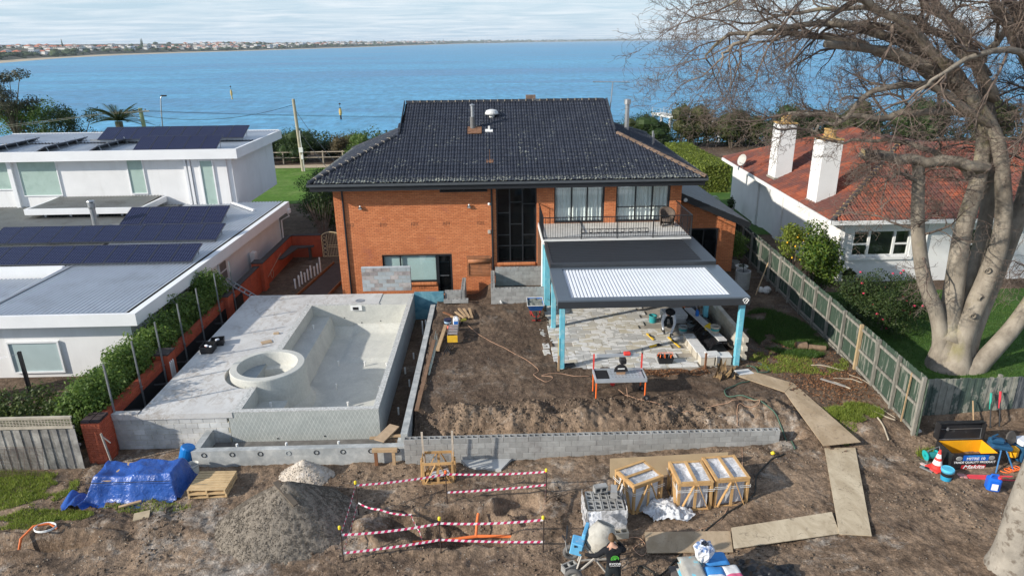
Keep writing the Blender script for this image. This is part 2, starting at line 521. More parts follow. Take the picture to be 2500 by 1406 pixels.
def clumps(name, centers, sizes, m, label, n=22, kind='stuff', cat=None, flat=.75):
 vs, fs = [], []
 for (cx, cy, cz), s in zip(centers, sizes):
  b = len(vs)
  k = 7
  for ring, (rr, zz) in enumerate(((.75, 0), (1, .45), (.7, .85), (.05, 1.05))):
   for a in range(k):
    t = 2 * pi * a / k + ring
    w = rr * s * RU(.75, 1.25)
    vs.append((cx + w * cos(t), cy + w * sin(t), cz + zz * s * flat * RU(.85, 1.15)))
  for r in range(3):
   for a in range(k):
    c = (a + 1) % k
    fs.append((b + r * k + a, b + r * k + c, b + r * k + k + c, b + r * k + k + a))
 o = mob(name, np_mesh(name, np.array(vs), np.array(fs), m), kind=kind, label=label, cat=cat)
 return o
M_FARTREE = mat('far_tree', (.055, .075, .04), .95, .3, .05, isl=.4, spec=.05)
cen, siz = [], []
for i in range(2300):
 k = int(len(CO) * .82 * rng.random() ** .9) % len(CO)
 off = rng.choice([RU(36, 80), RU(60, 420), RU(300, 900)])
 h = np.interp(off, [c[0] for c in CROSS], [c[1] for c in CROSS])
 cen.append(coast_point(k, off, h - 1)); siz.append(RU(3.5, 8) * (1 + cen[-1][1] / 5000))
clumps('distant_trees', cen, siz, M_FARTREE, 'dark scattered trees among the houses of the far shore')
M_FW = [mat('far_wall_%d' % i, c, .9, .08, .1, rnd=.15) for i, c in enumerate([(.78, .75, .7), (.62, .57, .5), (.8, .8, .8)])]
M_FR = [mat('far_roof_%d' % i, c, .9, .1, .1, rnd=.2) for i, c in enumerate([(.42, .15, .09), (.22, .19, .18), (.55, .52, .5)])]
M_FG = mat('far_glass', (.08, .10, .12), .2, .05)
far_meshes = []
for k in range(6):
 w, d, h = [(14, 10, 5), (18, 11, 6.5), (11, 10, 4.2), (24, 12, 7.5), (16, 14, 5), (20, 10, 9)][k]
 q = MB(); q.mat(M_FW[k % 3]); q.box(-w / 2, w / 2, -d / 2, d / 2, -3, h)
 q.mat(M_FG)
 for j in range(3):
  cx = -w / 2 + w * (j + .5) / 3
  q.box(cx - w * .1, cx + w * .1, -d / 2 - .15, -d / 2 + .1, h * .35, h * .75)
  q.box(-w / 2 - .15, -w / 2 + .1, -d / 2 + d * (j + .5) / 3 - 1.2, -d / 2 + d * (j + .5) / 3 + 1.2, h * .35, h * .75)
 q.mat(M_FR[(k * 2 + k // 3) % 3])
 if k in (3, 5):
  q.box(-w / 2 - .5, w / 2 + .5, -d / 2 - .5, d / 2 + .5, h + .02, h + .6)
 else:
  r = h + 3.0; e = .7
  q.add([(-w / 2 - e, -d / 2 - e, h), (w / 2 + e, -d / 2 - e, h), (w / 2 + e, d / 2 + e, h), (-w / 2 - e, d / 2 + e, h), (-w / 2 + d / 2, 0, r), (w / 2 - d / 2, 0, r)],
   [(0, 1, 5, 4), (2, 3, 4, 5), (1, 2, 5), (3, 0, 4), (3, 2, 1, 0)])
 far_meshes.append(q.mesh('far_house'))
n_house = 0
tries = 0
while n_house < 300 and tries < 4000:
 tries += 1
 k = int(10 + 165 * rng.random() ** .8)
 off = rng.choice([RU(60, 130), RU(100, 300), RU(250, 520)])
 h = np.interp(off, [c[0] for c in CROSS], [c[1] for c in CROSS])
 p = coast_point(k, off, h)
 if p[1] > 7500: continue
 fm = rng.randrange(6)
 a = math.atan2(tn[k, 1], tn[k, 0]) + RU(-.25, .25)
 s = RU(.85, 1.25) * (1.0 + max(0, p[1] - 2500) / 6000)
 m4 = TR(p) @ RT(a, 4, 'Z') @ Matrix.Scale(s, 4)
 mob('distant_house', far_meshes[fm], None, m4, ['small tiled house in the rows on the far shore', 'long low house in the rows on the far shore', 'compact pale house in the rows on the far shore', 'broad flat-roofed block in the rows on the far shore', 'square hip-roofed house in the rows on the far shore', 'tall flat-roofed block in the rows on the far shore'][fm], 'house', 'houses along the far shore')
 n_house += 1
hm = []
hv = MB(); hv.mat(M_FW[0]); hv.mat(M_FR[0]); hv.mat(M_FR[1])
for i in range(2200):
 k = int(8 + 190 * rng.random() ** .85)
 off = RU(70, 700)
 p = coast_point(k, off, np.interp(off, [c[0] for c in CROSS], [c[1] for c in CROSS]))
 if p[1] > 12000: continue
 w, d, h = RU(5, 9), RU(4, 6), RU(3, 6)
 hv.mat(M_FW[0]); hv.box(p[0] - w, p[0] + w, p[1] - d, p[1] + d, p[2] - 3, p[2] + h)
 hv.mat(M_FR[rng.randrange(2)]); hv.add([(p[0] - w - .5, p[1] - d - .5, p[2] + h), (p[0] + w + .5, p[1] - d - .5, p[2] + h), (p[0] + w + .5, p[1] + d + .5, p[2] + h), (p[0] - w - .5, p[1] + d + .5, p[2] + h), (p[0] - w * .4, p[1], p[2] + h + 2.6), (p[0] + w * .4, p[1], p[2] + h + 2.6)], [(0, 1, 5, 4), (2, 3, 4, 5), (1, 2, 5), (3, 0, 4)])
hv.obj('distant_rooftops', None, None, 'packed small houses filling the far shore suburb', None, None, 'stuff')
M_PINE = mat('far_pine', (.04, .06, .04), .95, .2, .2, spec=.05)
for j, (k, off, s) in enumerate([(64, 150, 26), (69, 120, 30), (70, 160, 27), (97, 180, 36), (103, 150, 34), (33, 160, 18), (126, 200, 40)]):
 q = MB()
 for lv in range(7):
  z0 = s * (.12 + .12 * lv); r0 = s * .16 * (1 - lv / 8.0)
  q.lathe((0, 0, 0), [(r0, z0), (r0 * .8, z0 + s * .03), (.1, z0 + s * .17)], 7)
 h = np.interp(off, [c[0] for c in CROSS], [c[1] for c in CROSS])
 t = thing('conifer_tree', coast_point(k, off, h - 1), '%s tall dark conifer from the left on the far shore' % ['third', 'fourth', 'fifth', 'sixth', 'seventh', 'leftmost', 'rightmost'][j], 'tree', 'tall conifers on the far shore')
 c = q.obj('crown', M_PINE); c.parent = t
 q = MB(); q.tube([(0, 0, -2), (0, 0, s * .3)], [s * .02, s * .015], 6)
 c = q.obj('trunk', mat('far_bark', (.1, .08, .06)), None); c.parent = t
# things in the water
M_YELLOW = mat('faded_yellow', (.62, .42, .12), .6, .15, 3, (.35, .25, .1), 2)
M_BLACK = mat('black_paint', (.02, .02, .022), .5, .1)
M_WHITE = mat('white_paint', (.78, .78, .76), .55, .05, 2)
M_GALV = mat('galvanised', (.42, .44, .46), .4, .12, 4, metal=.7)
def marker(loc, h, label, dark):
 t = thing('channel_marker', loc, label, 'marker', 'channel markers in the bay')
 q = MB(); q.tube([(loc[0], loc[1], SEA - 2), (loc[0], loc[1], SEA + h * .8)], .24, 10); q.obj('pile', M_BLACK if dark else M_YELLOW, t)
 q = MB(); q.lathe((loc[0], loc[1], SEA), [(.36, h * .3), (.46, h * .45), (.44, h * .6), (.3, h * .75)], 10, True); q.obj('collar', M_YELLOW, t)
 q = MB(); q.tube([(loc[0], loc[1], SEA + h * .75), (loc[0], loc[1], SEA + h * 1.02)], .07, 6); q.lathe((loc[0], loc[1], SEA), [(.05, h), (.45, h * 1.03), (.05, h * 1.12)], 8); q.obj('topmark', M_BLACK, t)
marker((-111.3, 304, SEA), 5.0, 'yellow channel marker standing further out, nearer the street lamp', False)
marker((-46.7, 215, SEA), 4.4, 'dark-topped channel marker standing nearer in, left of the brick house', True)
t = thing('jetty', (44, 178, SEA), 'pale concrete jetty on piles reaching into the bay', 'jetty')
jp0, jp1 = Vector((42.3, 181.0, -6.2)), Vector((58, 128, -6.2))
q = MB(); q.bar(jp0, jp1, 3.2, .5); q.obj('deck', mat('jetty_concrete', (.6, .58, .54), .9, .1, .5), t)
dv = (jp1 - jp0)
for i in range(13):
 p = jp0 + dv * (i / 13 + .01)
 for s in (-1.2, 1.2):
  q = MB(); q.tube([(p.x + s, p.y, SEA - 2), (p.x + s, p.y, -6.4)], .32, 8); q.obj('pile', mat('jetty_pile', (.42, .4, .37), .9, .2, .5), t)
 for s in (-1.5, 1.5):
  q = MB(); q.tube([(p.x + s, p.y, -5.97), (p.x + s, p.y, -4.5)], .07, 5); q.obj('railing_post', M_GALV, t)
for s in (-1.5, 1.5):
 for hz in (1.0, 1.6):
  q = MB(); q.tube([jp0 + Vector((s, 0, hz)), jp1 + Vector((s, 0, hz))], .045, 5); q.obj('rail', M_GALV, t)
pj = jp0 + dv * .3
q = MB(); q.rbox((pj.x + 1.5, pj.y, -3.9), (1.0, .08, 1.0)); q.obj('sign_board', M_WHITE, t)
q = MB(); q.lathe((0, 0, 0), [(.1, -.02), (.38, -.02), (.38, .02), (.1, .02)], 16)
o = q.obj('sign_ring', mat('sign_red', (.6, .05, .05), .5), t); o.matrix_basis = TR((pj.x + 1.5, pj.y - .07, -3.9)) @ RT(R(90), 4, 'X')
# shared building materials
M_MORTAR = mat('mortar', (.27, .135, .08), .95, .12, 6)
def make_brick():
 t = NT('brick')
 f = t.math('ADD', t.math('MULTIPLY', t.n('NewGeometry').outputs['Random Per Island'], .5), t.math('MULTIPLY', t.n('ObjectInfo').outputs['Random'], .5))
 c = t.mix(f, rgb((.50, .165, .068)), rgb((.74, .30, .135)))
 c = t.mix(t.ramp(t.noise(.55, 5, .6), .5, .72, 0, .4), c, rgb((.42, .125, .055)))
 c = t.bright(c, t.ramp(t.noise(22, 4, .7), .3, .7, .86, 1.14))
 c = t.mix(t.ramp(t.noise(1.1, 3, .5), .66, .74, 0, .55), c, rgb((.40, .14, .10)))
 t.bump(t.noise(60, 3), .25, .008)
 return t.fin(c, .88, .2)
M_BRICK = make_brick()
M_CHAR = mat('charcoal_paint', (.018, .02, .024), .42, .12, 3, spec=.4)
M_CHAR2 = mat('charcoal_steel', (.035, .04, .047), .38, .08, 1.5, spec=.45)
M_DGLASS = mat('dark_glass', (.004, .005, .006), .06, .02, 1, spec=.25)
M_BLIND = mat('pale_blind', (.55, .70, .70), .55, .05, 2)
M_CURT = mat('curtain_cloth', (.86, .89, .89), .9, .06, 5)
def make_glass():
 t = NT('window_glass')
 tr = t.n('BsdfTransparent'); tr.inputs[0].default_value = (.96, .985, .98, 1)
 gl = t.n('BsdfGlossy'); gl.inputs['Roughness'].default_value = .03
 mx = t.n('MixShader'); mx.inputs[0].default_value = .07; t.l(tr.outputs[0], mx.inputs[1]); t.l(gl.outputs[0], mx.inputs[2])
 t.l(mx.outputs[0], t.out.inputs['Surface'])
 return t.m
M_GLASS = make_glass()
def cells(x0, x1, z0, z1, holes):
 xs = sorted({x0, x1, *[h[0] for h in holes], *[h[1] for h in holes]})
 xs = [x for x in xs if x0 <= x <= x1]
 out = []
 for a, b in zip(xs, xs[1:]):
  m = (a + b) / 2
  cuts = sorted((h[2], h[3]) for h in holes if h[0] < m < h[1])
  z = z0
  for c0, c1 in cuts:
   if c0 > z: out.append((a, b, z, min(c0, z1)))
   z = max(z, c1)
  if z < z1: out.append((a, b, z, z1))
 return out
def brick_course(x0, x1, z0, z1, holes, L, H, joint, y, depth, top=None):
 out = []
 r = 0
 z = z0
 while z + H * .6 < z1:
  x = x0 - (L / 2 if r % 2 else 0)
  while x < x1:
   a, b = max(x, x0), min(x + L - joint, x1)
   zt = min(z + H - joint, z1)
   segs = [(a, b)]
   for h in holes:
    if h[2] < zt - .01 and h[3] > z + .01:
     ns = []
     for s in segs:
      if s[1] <= h[0] or s[0] >= h[1]: ns.append(s)
      else:
       if s[0] < h[0] - .02: ns.append((s[0], h[0]))
       if s[1] > h[1] + .02: ns.append((h[1], s[1]))
     segs = ns
   for s in segs:
    if s[1] - s[0] > .03:
     if top is None or zt <= min(top(s[0]), top(s[1])): out.append((s[0], s[1], z, zt))
   x += L
  z += H; r += 1
 return out
def lay(parent, bricks, y, depth, m, n_single, L, H, joint, pick, name='brick', axis='x', sgn=-1, stuff_name='brickwork'):
 full = [b for b in bricks if abs(b[1] - b[0] - (L - joint)) < .004 and abs(b[3] - b[2] - (H - joint)) < .004]
 full.sort(key=pick)
 single = set(full[:n_single])
 base = MB()
 l, h = L - joint, H - joint
 e = min(.006, joint * .5)
 def shape(q, a, b, c, d):
  f0, f1 = y + sgn * depth, y
  P = [(a, f1, c), (b, f1, c), (b, f1, d), (a, f1, d), (a + e, f0, c + e), (b - e, f0, c + e), (b - e, f0, d - e), (a + e, f0, d - e)]
  if axis == 'y': P = [(p[1], p[0], p[2]) for p in P]
  F = [(4, 5, 6, 7), (0, 1, 5, 4), (1, 2, 6, 5), (2, 3, 7, 6), (3, 0, 4, 7)]
  if (sgn > 0) != (axis == 'y'): F = [f[::-1] for f in F]
  q.add(P, F)
 shape(base, -l / 2, l / 2, -h / 2, h / 2)
 for_y = y
 me = None
 rest = MB()
 for b in bricks:
  if b in single:
   if me is None:
    base.mats = [m]; me = base.mesh(name)
   cx, cz = (b[0] + b[1]) / 2, (b[2] + b[3]) / 2
   mob(name, me, parent, TR((cx, 0, cz) if axis == 'x' else (0, cx, cz)))
  else:
   shape(rest, *b)
 if rest.f: rest.obj(stuff_name, m, parent, kind='stuff')
def window(parent, x0, x1, z0, z1, Y, mulls=(), trans=(), inner='curtain', fr=.06, depth=.10, fm=None, gm=None, name='window', drops=None):
 fm = fm or M_CHAR
 q = MB()
 q.box(x0, x0 + fr, Y, Y + depth, z0, z1); q.box(x1 - fr, x1, Y, Y + depth, z0, z1)
 q.box(x0 + fr, x1 - fr, Y, Y + depth, z0, z0 + fr); q.box(x0 + fr, x1 - fr, Y, Y + depth, z1 - fr, z1)
 w = q.obj(name, fm, parent)
 xs = [x0 + fr] + [m for m in mulls] + [x1 - fr]
 for m in mulls:
  q = MB(); q.box(m - fr * .5, m + fr * .5, Y + .005, Y + depth - .01, z0 + fr, z1 - fr); q.obj('mullion', fm, w)
 for i, (a, b) in enumerate(zip(xs, xs[1:])):
  zs = [z0 + fr] + [t for t in (drops[i] if drops else trans)] + [z1 - fr]
  for t in zs[1:-1]:
   q = MB(); q.box(a, b, Y + .012, Y + depth - .02, t - fr * .35, t + fr * .35); q.obj('transom', fm, w)
  for c, d in zip(zs, zs[1:]):
   q = MB(); q.box(a, b, Y + depth * .55, Y + depth * .55 + .008, c, d); q.obj('pane', gm or M_GLASS, w)
 if inner == 'curtain':
  n = int((x1 - x0) / .035)
  vs, fs = [], []
  for i in range(n + 1):
   x = x0 + .05 + (x1 - x0 - .1) * i / n
   d = .05 * sin(i * 1.05) + .025 * sin(i * .37 + 1)
   for z in (z0 + .03, z1 - .03): vs.append((x, Y + depth + .16 + d, z))
  for i in range(n): fs.append((2 * i, 2 * i + 2, 2 * i + 3, 2 * i + 1))
  q = MB(); q.add(vs, fs); q.obj('curtain', M_CURT, w, smooth=True)
  q = MB(); q.box(x0, x1, Y + depth + .6, Y + depth + .62, z0, z1); q.obj('room_back', M_CHAR, w)
 elif inner == 'blind':
  q = MB(); q.box(x0 + fr, x1 - fr, Y + depth + .04, Y + depth + .06, z0 + fr, z1 - fr); q.obj('blind', M_BLIND, w)
 elif inner == 'dark':
  q = MB(); q.box(x0, x1, Y + depth + .5, Y + depth + .52, z0, z1); q.obj('room_back', M_CHAR, w)
 return w
# roof tiling
def tile_shape(w, l, roll=.032, t=.018):
 q = MB()
 xs = [-w / 2, -w * .32, -w * .12, w * .0, w * .14, w * .34, w / 2]
 zs = [.0, roll, roll * .85, .0, .0, roll, roll * .35]
 n = len(xs)
 v = [(x, 0, z + .03) for x, z in zip(xs, zs)] + [(x, l, z + .004) for x, z in zip(xs, zs)] + [(x, 0, z + .03 - t - .012) for x, z in zip(xs, zs)]
 f = [(i, i + 1, n + i + 1, n + i) for i in range(n - 1)] + [(2 * n + i, 2 * n + i + 1, i + 1, i) for i in range(n - 1)]
 q.add(v, f)
 return q
def inside(p, poly):
 r = False
 for i in range(len(poly)):
  (x0, y0), (x1, y1) = poly[i], poly[i - 1]
  if (y0 > p[1]) != (y1 > p[1]) and p[0] < (x1 - x0) * (p[1] - y0) / (y1 - y0) + x0: r = not r
 return r
def tile_plane(parent, pts, up, m, deck_m, tw=.30, tl=.345, n_single=0, pick=None, roll=.04):
 P = [Vector(p) for p in pts]
 u = (P[1] - P[0]).normalized()
 n = (P[1] - P[0]).cross(P[2] - P[0]).normalized()
 if n.z < 0: n = -n
 v = n.cross(u)
 if v.z < 0: v = -v
 O = P[0]
 poly = [((p - O).dot(u), (p - O).dot(v)) for p in P]
 q = MB(); q.slab([p - n * .02 for p in P], .06, -n); deck = q.obj('roof', deck_m, parent)
 um = max(p[0] for p in poly); ul = min(p[0] for p in poly); vm = max(p[1] for p in poly)
 base = tile_shape(tw, tl + .03, roll)
 ms = []
 r = 0
 while r * tl < vm:
  vv = r * tl
  k = math.floor(ul / tw)
  while k * tw < um:
   uu = (k + .5) * tw
   if inside((uu, vv + tl * .5), poly):
    o = O + u * uu + v * (vv - .04) + n * .012
    j = RT(RU(-.012, .012), 3, n)
    ms.append(frame_m(o, j @ u, j @ v, n))
   k += 1
  r += 1
 if n_single:
  ms.sort(key=pick or (lambda M: M.translation.z))
  base.mats = [m]; me = base.mesh('tile')
  for M in ms[:n_single]: mob('tile', me, deck, M)
 if ms[n_single:]: replicate(base, ms[n_single:]).obj('tiling', m, deck, kind='stuff')
 return deck
def cap_run(parent, p0, p1, m, w=.24, l=.4, lift=.05, name='ridge_cap', bed=None):
 p0, p1 = Vector(p0), Vector(p1)
 d = (p1 - p0); L = d.length; d.normalize()
 side = d.cross(Vector((0, 0, 1))).normalized(); up = side.cross(d)
 q = MB()
 prof = [(-w / 2, -.05), (-w * .42, .03), (-w * .18, .075), (w * .18, .075), (w * .42, .03), (w / 2, -.05)]
 v = [(x, 0, z + .018) for x, z in prof] + [(x, l + .03, z) for x, z in prof]
 n = len(prof)
 q.add(v, [(i, i + 1, n + i + 1, n + i) for i in range(n - 1)] + [tuple(range(n - 1, -1, -1))])
 q.mats = [m]
 me = q.mesh(name)
 for i in range(int(L / l)):
  mob(name, me, parent, frame_m(p0 + d * (i * l) + up * lift, side, d, up))
  if bed is not None and i:
   b = MB(); b.mats = [bed]; c = p0 + d * (i * l) + up * (lift + .03)
   b.bar(c - side * (w * .53), c + side * (w * .53), .05, .1, up=up); b.obj('mortar_bed', bed, parent)
def make_darktile():
 t = NT('dark_roof_tile')
 f = t.math('ADD', t.math('MULTIPLY', t.n('NewGeometry').outputs['Random Per Island'], .5), t.math('MULTIPLY', t.n('ObjectInfo').outputs['Random'], .5))
 c = t.mix(f, rgb((.014, .017, .027)), rgb((.034, .040, .058)))
 li = t.math('MULTIPLY', t.ramp(t.noise(6.5, 3, .7), .60, .66), t.ramp(t.noise(.8, 3, .6), .44, .62))
 sp = t.n('SeparateXYZ'); t.l(t.pos(), sp.inputs[0])
 li = t.math('MULTIPLY', li, t.ramp(sp.outputs[2], 5.4, 8.4, 1.0, .25))
 low = t.math('MULTIPLY', t.ramp(sp.outputs[2], 5.45, 5.75, 1.0, 0.0), t.ramp(t.noise(9, 3, .7), .50, .60))
 c = t.mix(t.math('MINIMUM', t.math('ADD', li, low), .95), c, rgb((.40, .42, .35)))
 t.bump(t.noise(40, 3), .3, .01)
 return t.fin(c, .62, .35)
M_DTILE = make_darktile()
M_DECK = mat('roof_underlay', (.012, .012, .014), .9)
M_CAP = mat('dark_ridge_tile', (.03, .034, .045), .65, .25, 3, (.2, .2, .18), 5, (.6, .7), rnd=.25)
M_BED = mat('pale_pointing', (.34, .30, .25), .95, .2, 6)
# the brick house
HY = 34.0
house = thing('brick_house', (.6, 40, -.6), 'two-storey orange brick house with dark tiled dutch-gable roof', 'house')
WX0, WX1, WZ0, WZ1 = -8.15, 9.45, -.8, 5.2
OPEN = [(-2.81, -.40, 4.80, 5.2), (-5.94, -2.33, .0, 1.55), (-3.12, -2.33, -.62, .0), (.02, 2.08, 1.0, 5.2), (2.97, 5.53, 3.1, 5.2), (6.12, 8.87, 3.1, 5.2), (-1.55, -.30, .33, 1.37)]
q = MB()
for a, b, c, d in cells(WX0, WX1, WZ0, WZ1, OPEN): q.box(a, b, HY, HY + .25, c, d)
q.box(WX0, WX0 + .25, HY + .251, 46, WZ0, WZ1); q.box(WX1 - .25, WX1, HY + .251, 46, WZ0, WZ1); q.box(WX0, WX1, 46, 46.25, WZ0, WZ1)
wall = q.obj('wall', M_MORTAR, house)
bl = brick_course(WX0, WX1, WZ0, WZ1, [(-.32 if False else h[0], h[1], h[2], h[3]) for h in OPEN], .24, .086, .011, HY, .012)
lay(wall, bl, HY, .012, M_BRICK, 300, .24, .086, .011, lambda b: (abs(b[2] - 2.2) + (0 if b[0] < 0 else 3), b[0]))
for (a, b, z) in [(-5.94, -3.12, -.03), (.02, 2.08, .97)]:
 n = int((b - a) / .086)
 e = MB(); e.mats = [M_BRICK]; e.rbox((0, 0, 0), (.076, .16, .11), bev=.006); me = e.mesh('sill_brick')
 for i in range(n): mob('sill_brick', me, wall, TR((a + .043 + i * .086, HY - .045, z)) @ RT(R(12), 4, 'X'))
for vx in (-7.42, -5.76, -4.17, -2.54, -.82):
 for i in range(5):
  q = MB(); q.box(vx - .15 + i * .075, vx - .135 + i * .075, HY - .016, HY - .001, 3.10, 3.28); q.obj('vent_slot', M_CHAR, wall)
for i in range(5):
 q = MB(); q.box(-4.1 + i * .08, -4.085 + i * .08, HY - .016, HY - .001, -.34, -.16); q.obj('vent_slot', M_CHAR, wall)
window(house, -2.81, -.40, 4.80, 5.2, HY + .03, [-1.6], inner='dark', fr=.05, gm=M_DGLASS)
window(house, -5.94, -3.12, .04, 1.55, HY + .05, [-5.02], inner='blind', fr=.07)
d = MB(); d.box(-3.12, -3.02, HY + .04, HY + .14, -.62, 1.55); d.box(-2.43, -2.33, HY + .04, HY + .14, -.62, 1.55); d.box(-3.02, -2.43, HY + .04, HY + .14, 1.45, 1.55); d.box(-3.02, -2.43, HY + .04, HY + .14, -.62, -.5)
door = d.obj('door', M_CHAR, house)
d = MB(); d.box(-3.02, -2.43, HY + .09, HY + .10, -.5, 1.45); d.obj('pane', M_DGLASS, door)
d = MB(); d.tube([(-2.98, HY + .02, .38), (-2.52, HY + .02, .38)], .012, 6); d.obj('handle', M_GALV, door)
window(house, .02, 2.08, 1.0, 5.2, HY + .12, [.71, 1.36], inner=None, fr=.07, gm=M_DGLASS, name='stairwell_window', drops=[[1.9, 2.48, 3.65], [1.9, 3.05, 4.2], [1.9, 2.48, 4.1]])
window(house, 2.97, 5.53, 3.12, 5.2, HY + .05, [3.86, 4.66], [], fr=.07, name='balcony_door')
window(house, 6.12, 8.87, 3.12, 5.2, HY + .05, [7.12, 7.98], fr=.07, drops=[[3.86], [3.86], [3.86]])
M_LOUV = mat('brown_louvre', (.36, .15, .07), .6, .15, 4, (.2, .1, .06), 3)
q = MB(); q.box(-1.55, -1.47, HY - .04, HY + .1, .33, 1.37); q.box(-.38, -.30, HY - .04, HY + .1, .33, 1.37); q.box(-1.47, -.38, HY - .04, HY + .1, .33, .39)
lv = q.obj('vent_louvre', M_LOUV, house)
q = MB(); q.box(-1.47, -.38, HY + .08, HY + .1, .39, 1.37); q.obj('backing', M_CHAR, lv)
for i in range(8):
 q = MB(); q.rbox((-.925, HY + .0, .45 + i * .075), (1.08, .012, .06), rx=R(-40)); q.obj('slat', M_LOUV, lv)
q = MB(); q.tube([(-1.5, HY - .03, 1.16), (-.35, HY - .03, 1.16)], .12, 12); q.obj('roller_cover', M_LOUV, lv, smooth=True)
q = MB(); q.box(-1.55, -.30, HY - .1, HY + .06, 1.29, 1.38); q.obj('head', M_LOUV, lv)
for x in (-7.68, -.20):
 q = MB(); q.tube([(x, HY - .14, 5.15), (x, HY - .07, 4.9), (x, HY - .07, .4 if x > -1 else -.6)], .05, 8); q.obj('downpipe', M_CHAR, house)
for x, z in ((-6.83, 4.07), (-1.35, 4.05)):
 q = MB(); q.rbox((x, HY - .09, z), (.17, .09, .11), rx=R(25), bev=.01); fl = q.obj('floodlight', M_CHAR, house)
 q = MB(); q.lathe((x, HY - .1, z + .1), [(.005, -.05), (.04, -.04), (.05, 0), (.035, .035), (.005, .045)], 10); q.obj('sensor', M_WHITE, fl, smooth=True)
 q = MB(); q.rbox((x, HY - .135, z - .02), (.14, .01, .075), rx=R(25)); q.obj('lens', mat('lamp_lens', (.55, .55, .55), .3), fl)
q = MB(); q.lathe((-.33, HY - .08, 4.18), [(.005, -.08), (.06, -.06), (.075, 0), (.06, .05), (.005, .07)], 12); q.obj('camera_dome', M_WHITE, house, smooth=True)
q = MB(); q.rbox((-.36, HY - .05, 2.72), (.15, .1, .18), bev=.01); q.obj('meter_box', mat('beige_box', (.5, .45, .38), .6), house)
EZ = 5.5
q = MB(); q.box(-9.05, 10.35, 33.14, 33.19, 5.10, 5.43); q.box(-9.05, -9.0, 33.19, 46.5, 5.10, 5.43); q.box(10.30, 10.35, 33.19, 49, 5.10, 5.43); q.obj('fascia', M_CHAR, house)
q = MB(); q.box(-9.0, 10.3, 33.19, 33.99, 5.13, 5.16); q.box(9.46, 10.3, 34.0, 49, 5.13, 5.16); q.obj('soffit', mat('dark_soffit', (.03, .03, .032), .8), house)
q = MB()
for p0, p1, sd in (((-9.16, 33.08, 5.4), (10.44, 33.08, 5.4), (0, -1)), ((-9.12, 33.1, 5.4), (-9.12, 44.8, 5.4), (-1, 0)), ((10.42, 33.1, 5.4), (10.95, 50, 5.4), (1, 0))):
 p0, p1 = Vector(p0), Vector(p1)
 q.bar(p0 + Vector((0, 0, -.045)), p1 + Vector((0, 0, -.045)), .11, .012)
 s = Vector((sd[0], sd[1], 0)) * .055
 q.bar(p0 + s + Vector((0, 0, .005)), p1 + s + Vector((0, 0, .005)), .014, .1)
 q.tube([p0 + s + Vector((0, 0, .06)), p1 + s + Vector((0, 0, .06))], .014, 6)
q.obj('gutter', mat('gutter_steel', (.13, .145, .16), .3, .1, 3, metal=.5), house)
S = .445
rz = lambda y: EZ + S * (y - 33.1)
front = [(-9.1, 33.1, EZ), (10.4, 33.1, EZ), (6.42, 37.05, rz(37.05)), (6.44, 40.2, rz(40.2)), (-4.97, 40.2, rz(40.2)), (-5.1, 37.08, rz(37.08))]
fd = tile_plane(house, front, None, M_DTILE, M_DECK, n_single=300, pick=lambda M: (M.translation.z, M.translation.x))
tile_plane(house, [(-9.1, 44.6, EZ), (-9.1, 33.1, EZ), (-5.1, 37.08, rz(37.08)), (-5.1, 40.9, rz(37.08))], None, M_DTILE, M_DECK)
tile_plane(house, [(10.4, 33.1, EZ), (10.95, 50, EZ), (6.6, 42.3, rz(37.05)), (6.42, 37.05, rz(37.05))], None, M_DTILE, M_DECK)
q = MB(); zr = rz(40.2)
q.add([(6.44, 40.2, zr), (-4.97, 40.2, zr), (-5.1, 43.3, rz(37.08)), (-9.1, 47.3, EZ), (10.9, 50, EZ), (6.6, 43.3, rz(37.05))], [(0, 1, 2, 5), (2, 3, 4, 5)])
q.obj('rear_slope', M_DTILE, house)
for sx, x, yb in ((-1, -5.0, 37.08), (1, 6.42, 37.05)):
 q = MB(); q.add([(x, yb, rz(yb) - .02), (x, 40.2, zr - .02), (x, 43.3, rz(yb) - .02)], [(0, 1, 2), (2, 1, 0)]); q.obj('gablet', M_CHAR, house)
 q = MB(); q.bar((x + sx * .05, yb, rz(yb) + .06), (x + sx * .05, 40.2, zr + .06), .04, .2); q.obj('barge_board', M_CHAR2, house)
cap_run(house, (-4.97, 40.2, zr), (6.44, 40.2, zr), M_CAP, bed=M_BED)
cap_run(house, (-9.05, 33.15, EZ), (-5.1, 37.08, rz(37.08)), M_CAP, name='hip_cap', bed=M_BED)
cap_run(house, (10.35, 33.15, EZ), (6.42, 37.05, rz(37.05)), mat('brown_hip_tile', (.16, .11, .08), .8, .25, 4, rnd=.2), name='hip_cap')
cap_run(house, (-9.1, 44.6, EZ), (-5.1, 40.9, rz(37.08)), M_CAP, name='hip_cap')
cap_run(house, (10.95, 50, EZ), (6.6, 42.3, rz(37.05)), M_CAP, name='hip_cap')
def on_front(x, y): return Vector((x, y, rz(y) + .04))
p = on_front(-1.15, 37.5)
q = MB(); q.tube([p - Vector((0, 0, .1)), p + Vector((0, 0, .62))], .14, 12); fl = q.obj('flue', mat('grey_flue', (.16, .16, .16), .6), house)
q = MB(); q.tube([p + Vector((0, 0, .6)), p + Vector((0, 0, 1.2))], .09, 12); q.lathe(p + Vector((0, 0, 1.2)), [(.13, 0), (.13, .05), (.02, .1)], 12); q.obj('flue_top', M_GALV, fl)
q = MB(); q.rbox(p + Vector((.1, -.25, -.05)), (.75, .7, .03), rx=math.atan(S)); q.obj('flashing', mat('rusty_flashing', (.19, .10, .06), .9, .4, 6), fl)
p = on_front(-.12, 38.65)
q = MB(); q.lathe(p, [(.15, -.1), (.15, .12), (.36, .12), (.37, .18), (.3, .32), (.12, .38), (.01, .39)], 18); q.obj('roof_vent', mat('vent_cowl', (.62, .63, .62), .45, .05), house, smooth=False)
p = on_front(-.28, 37.25)
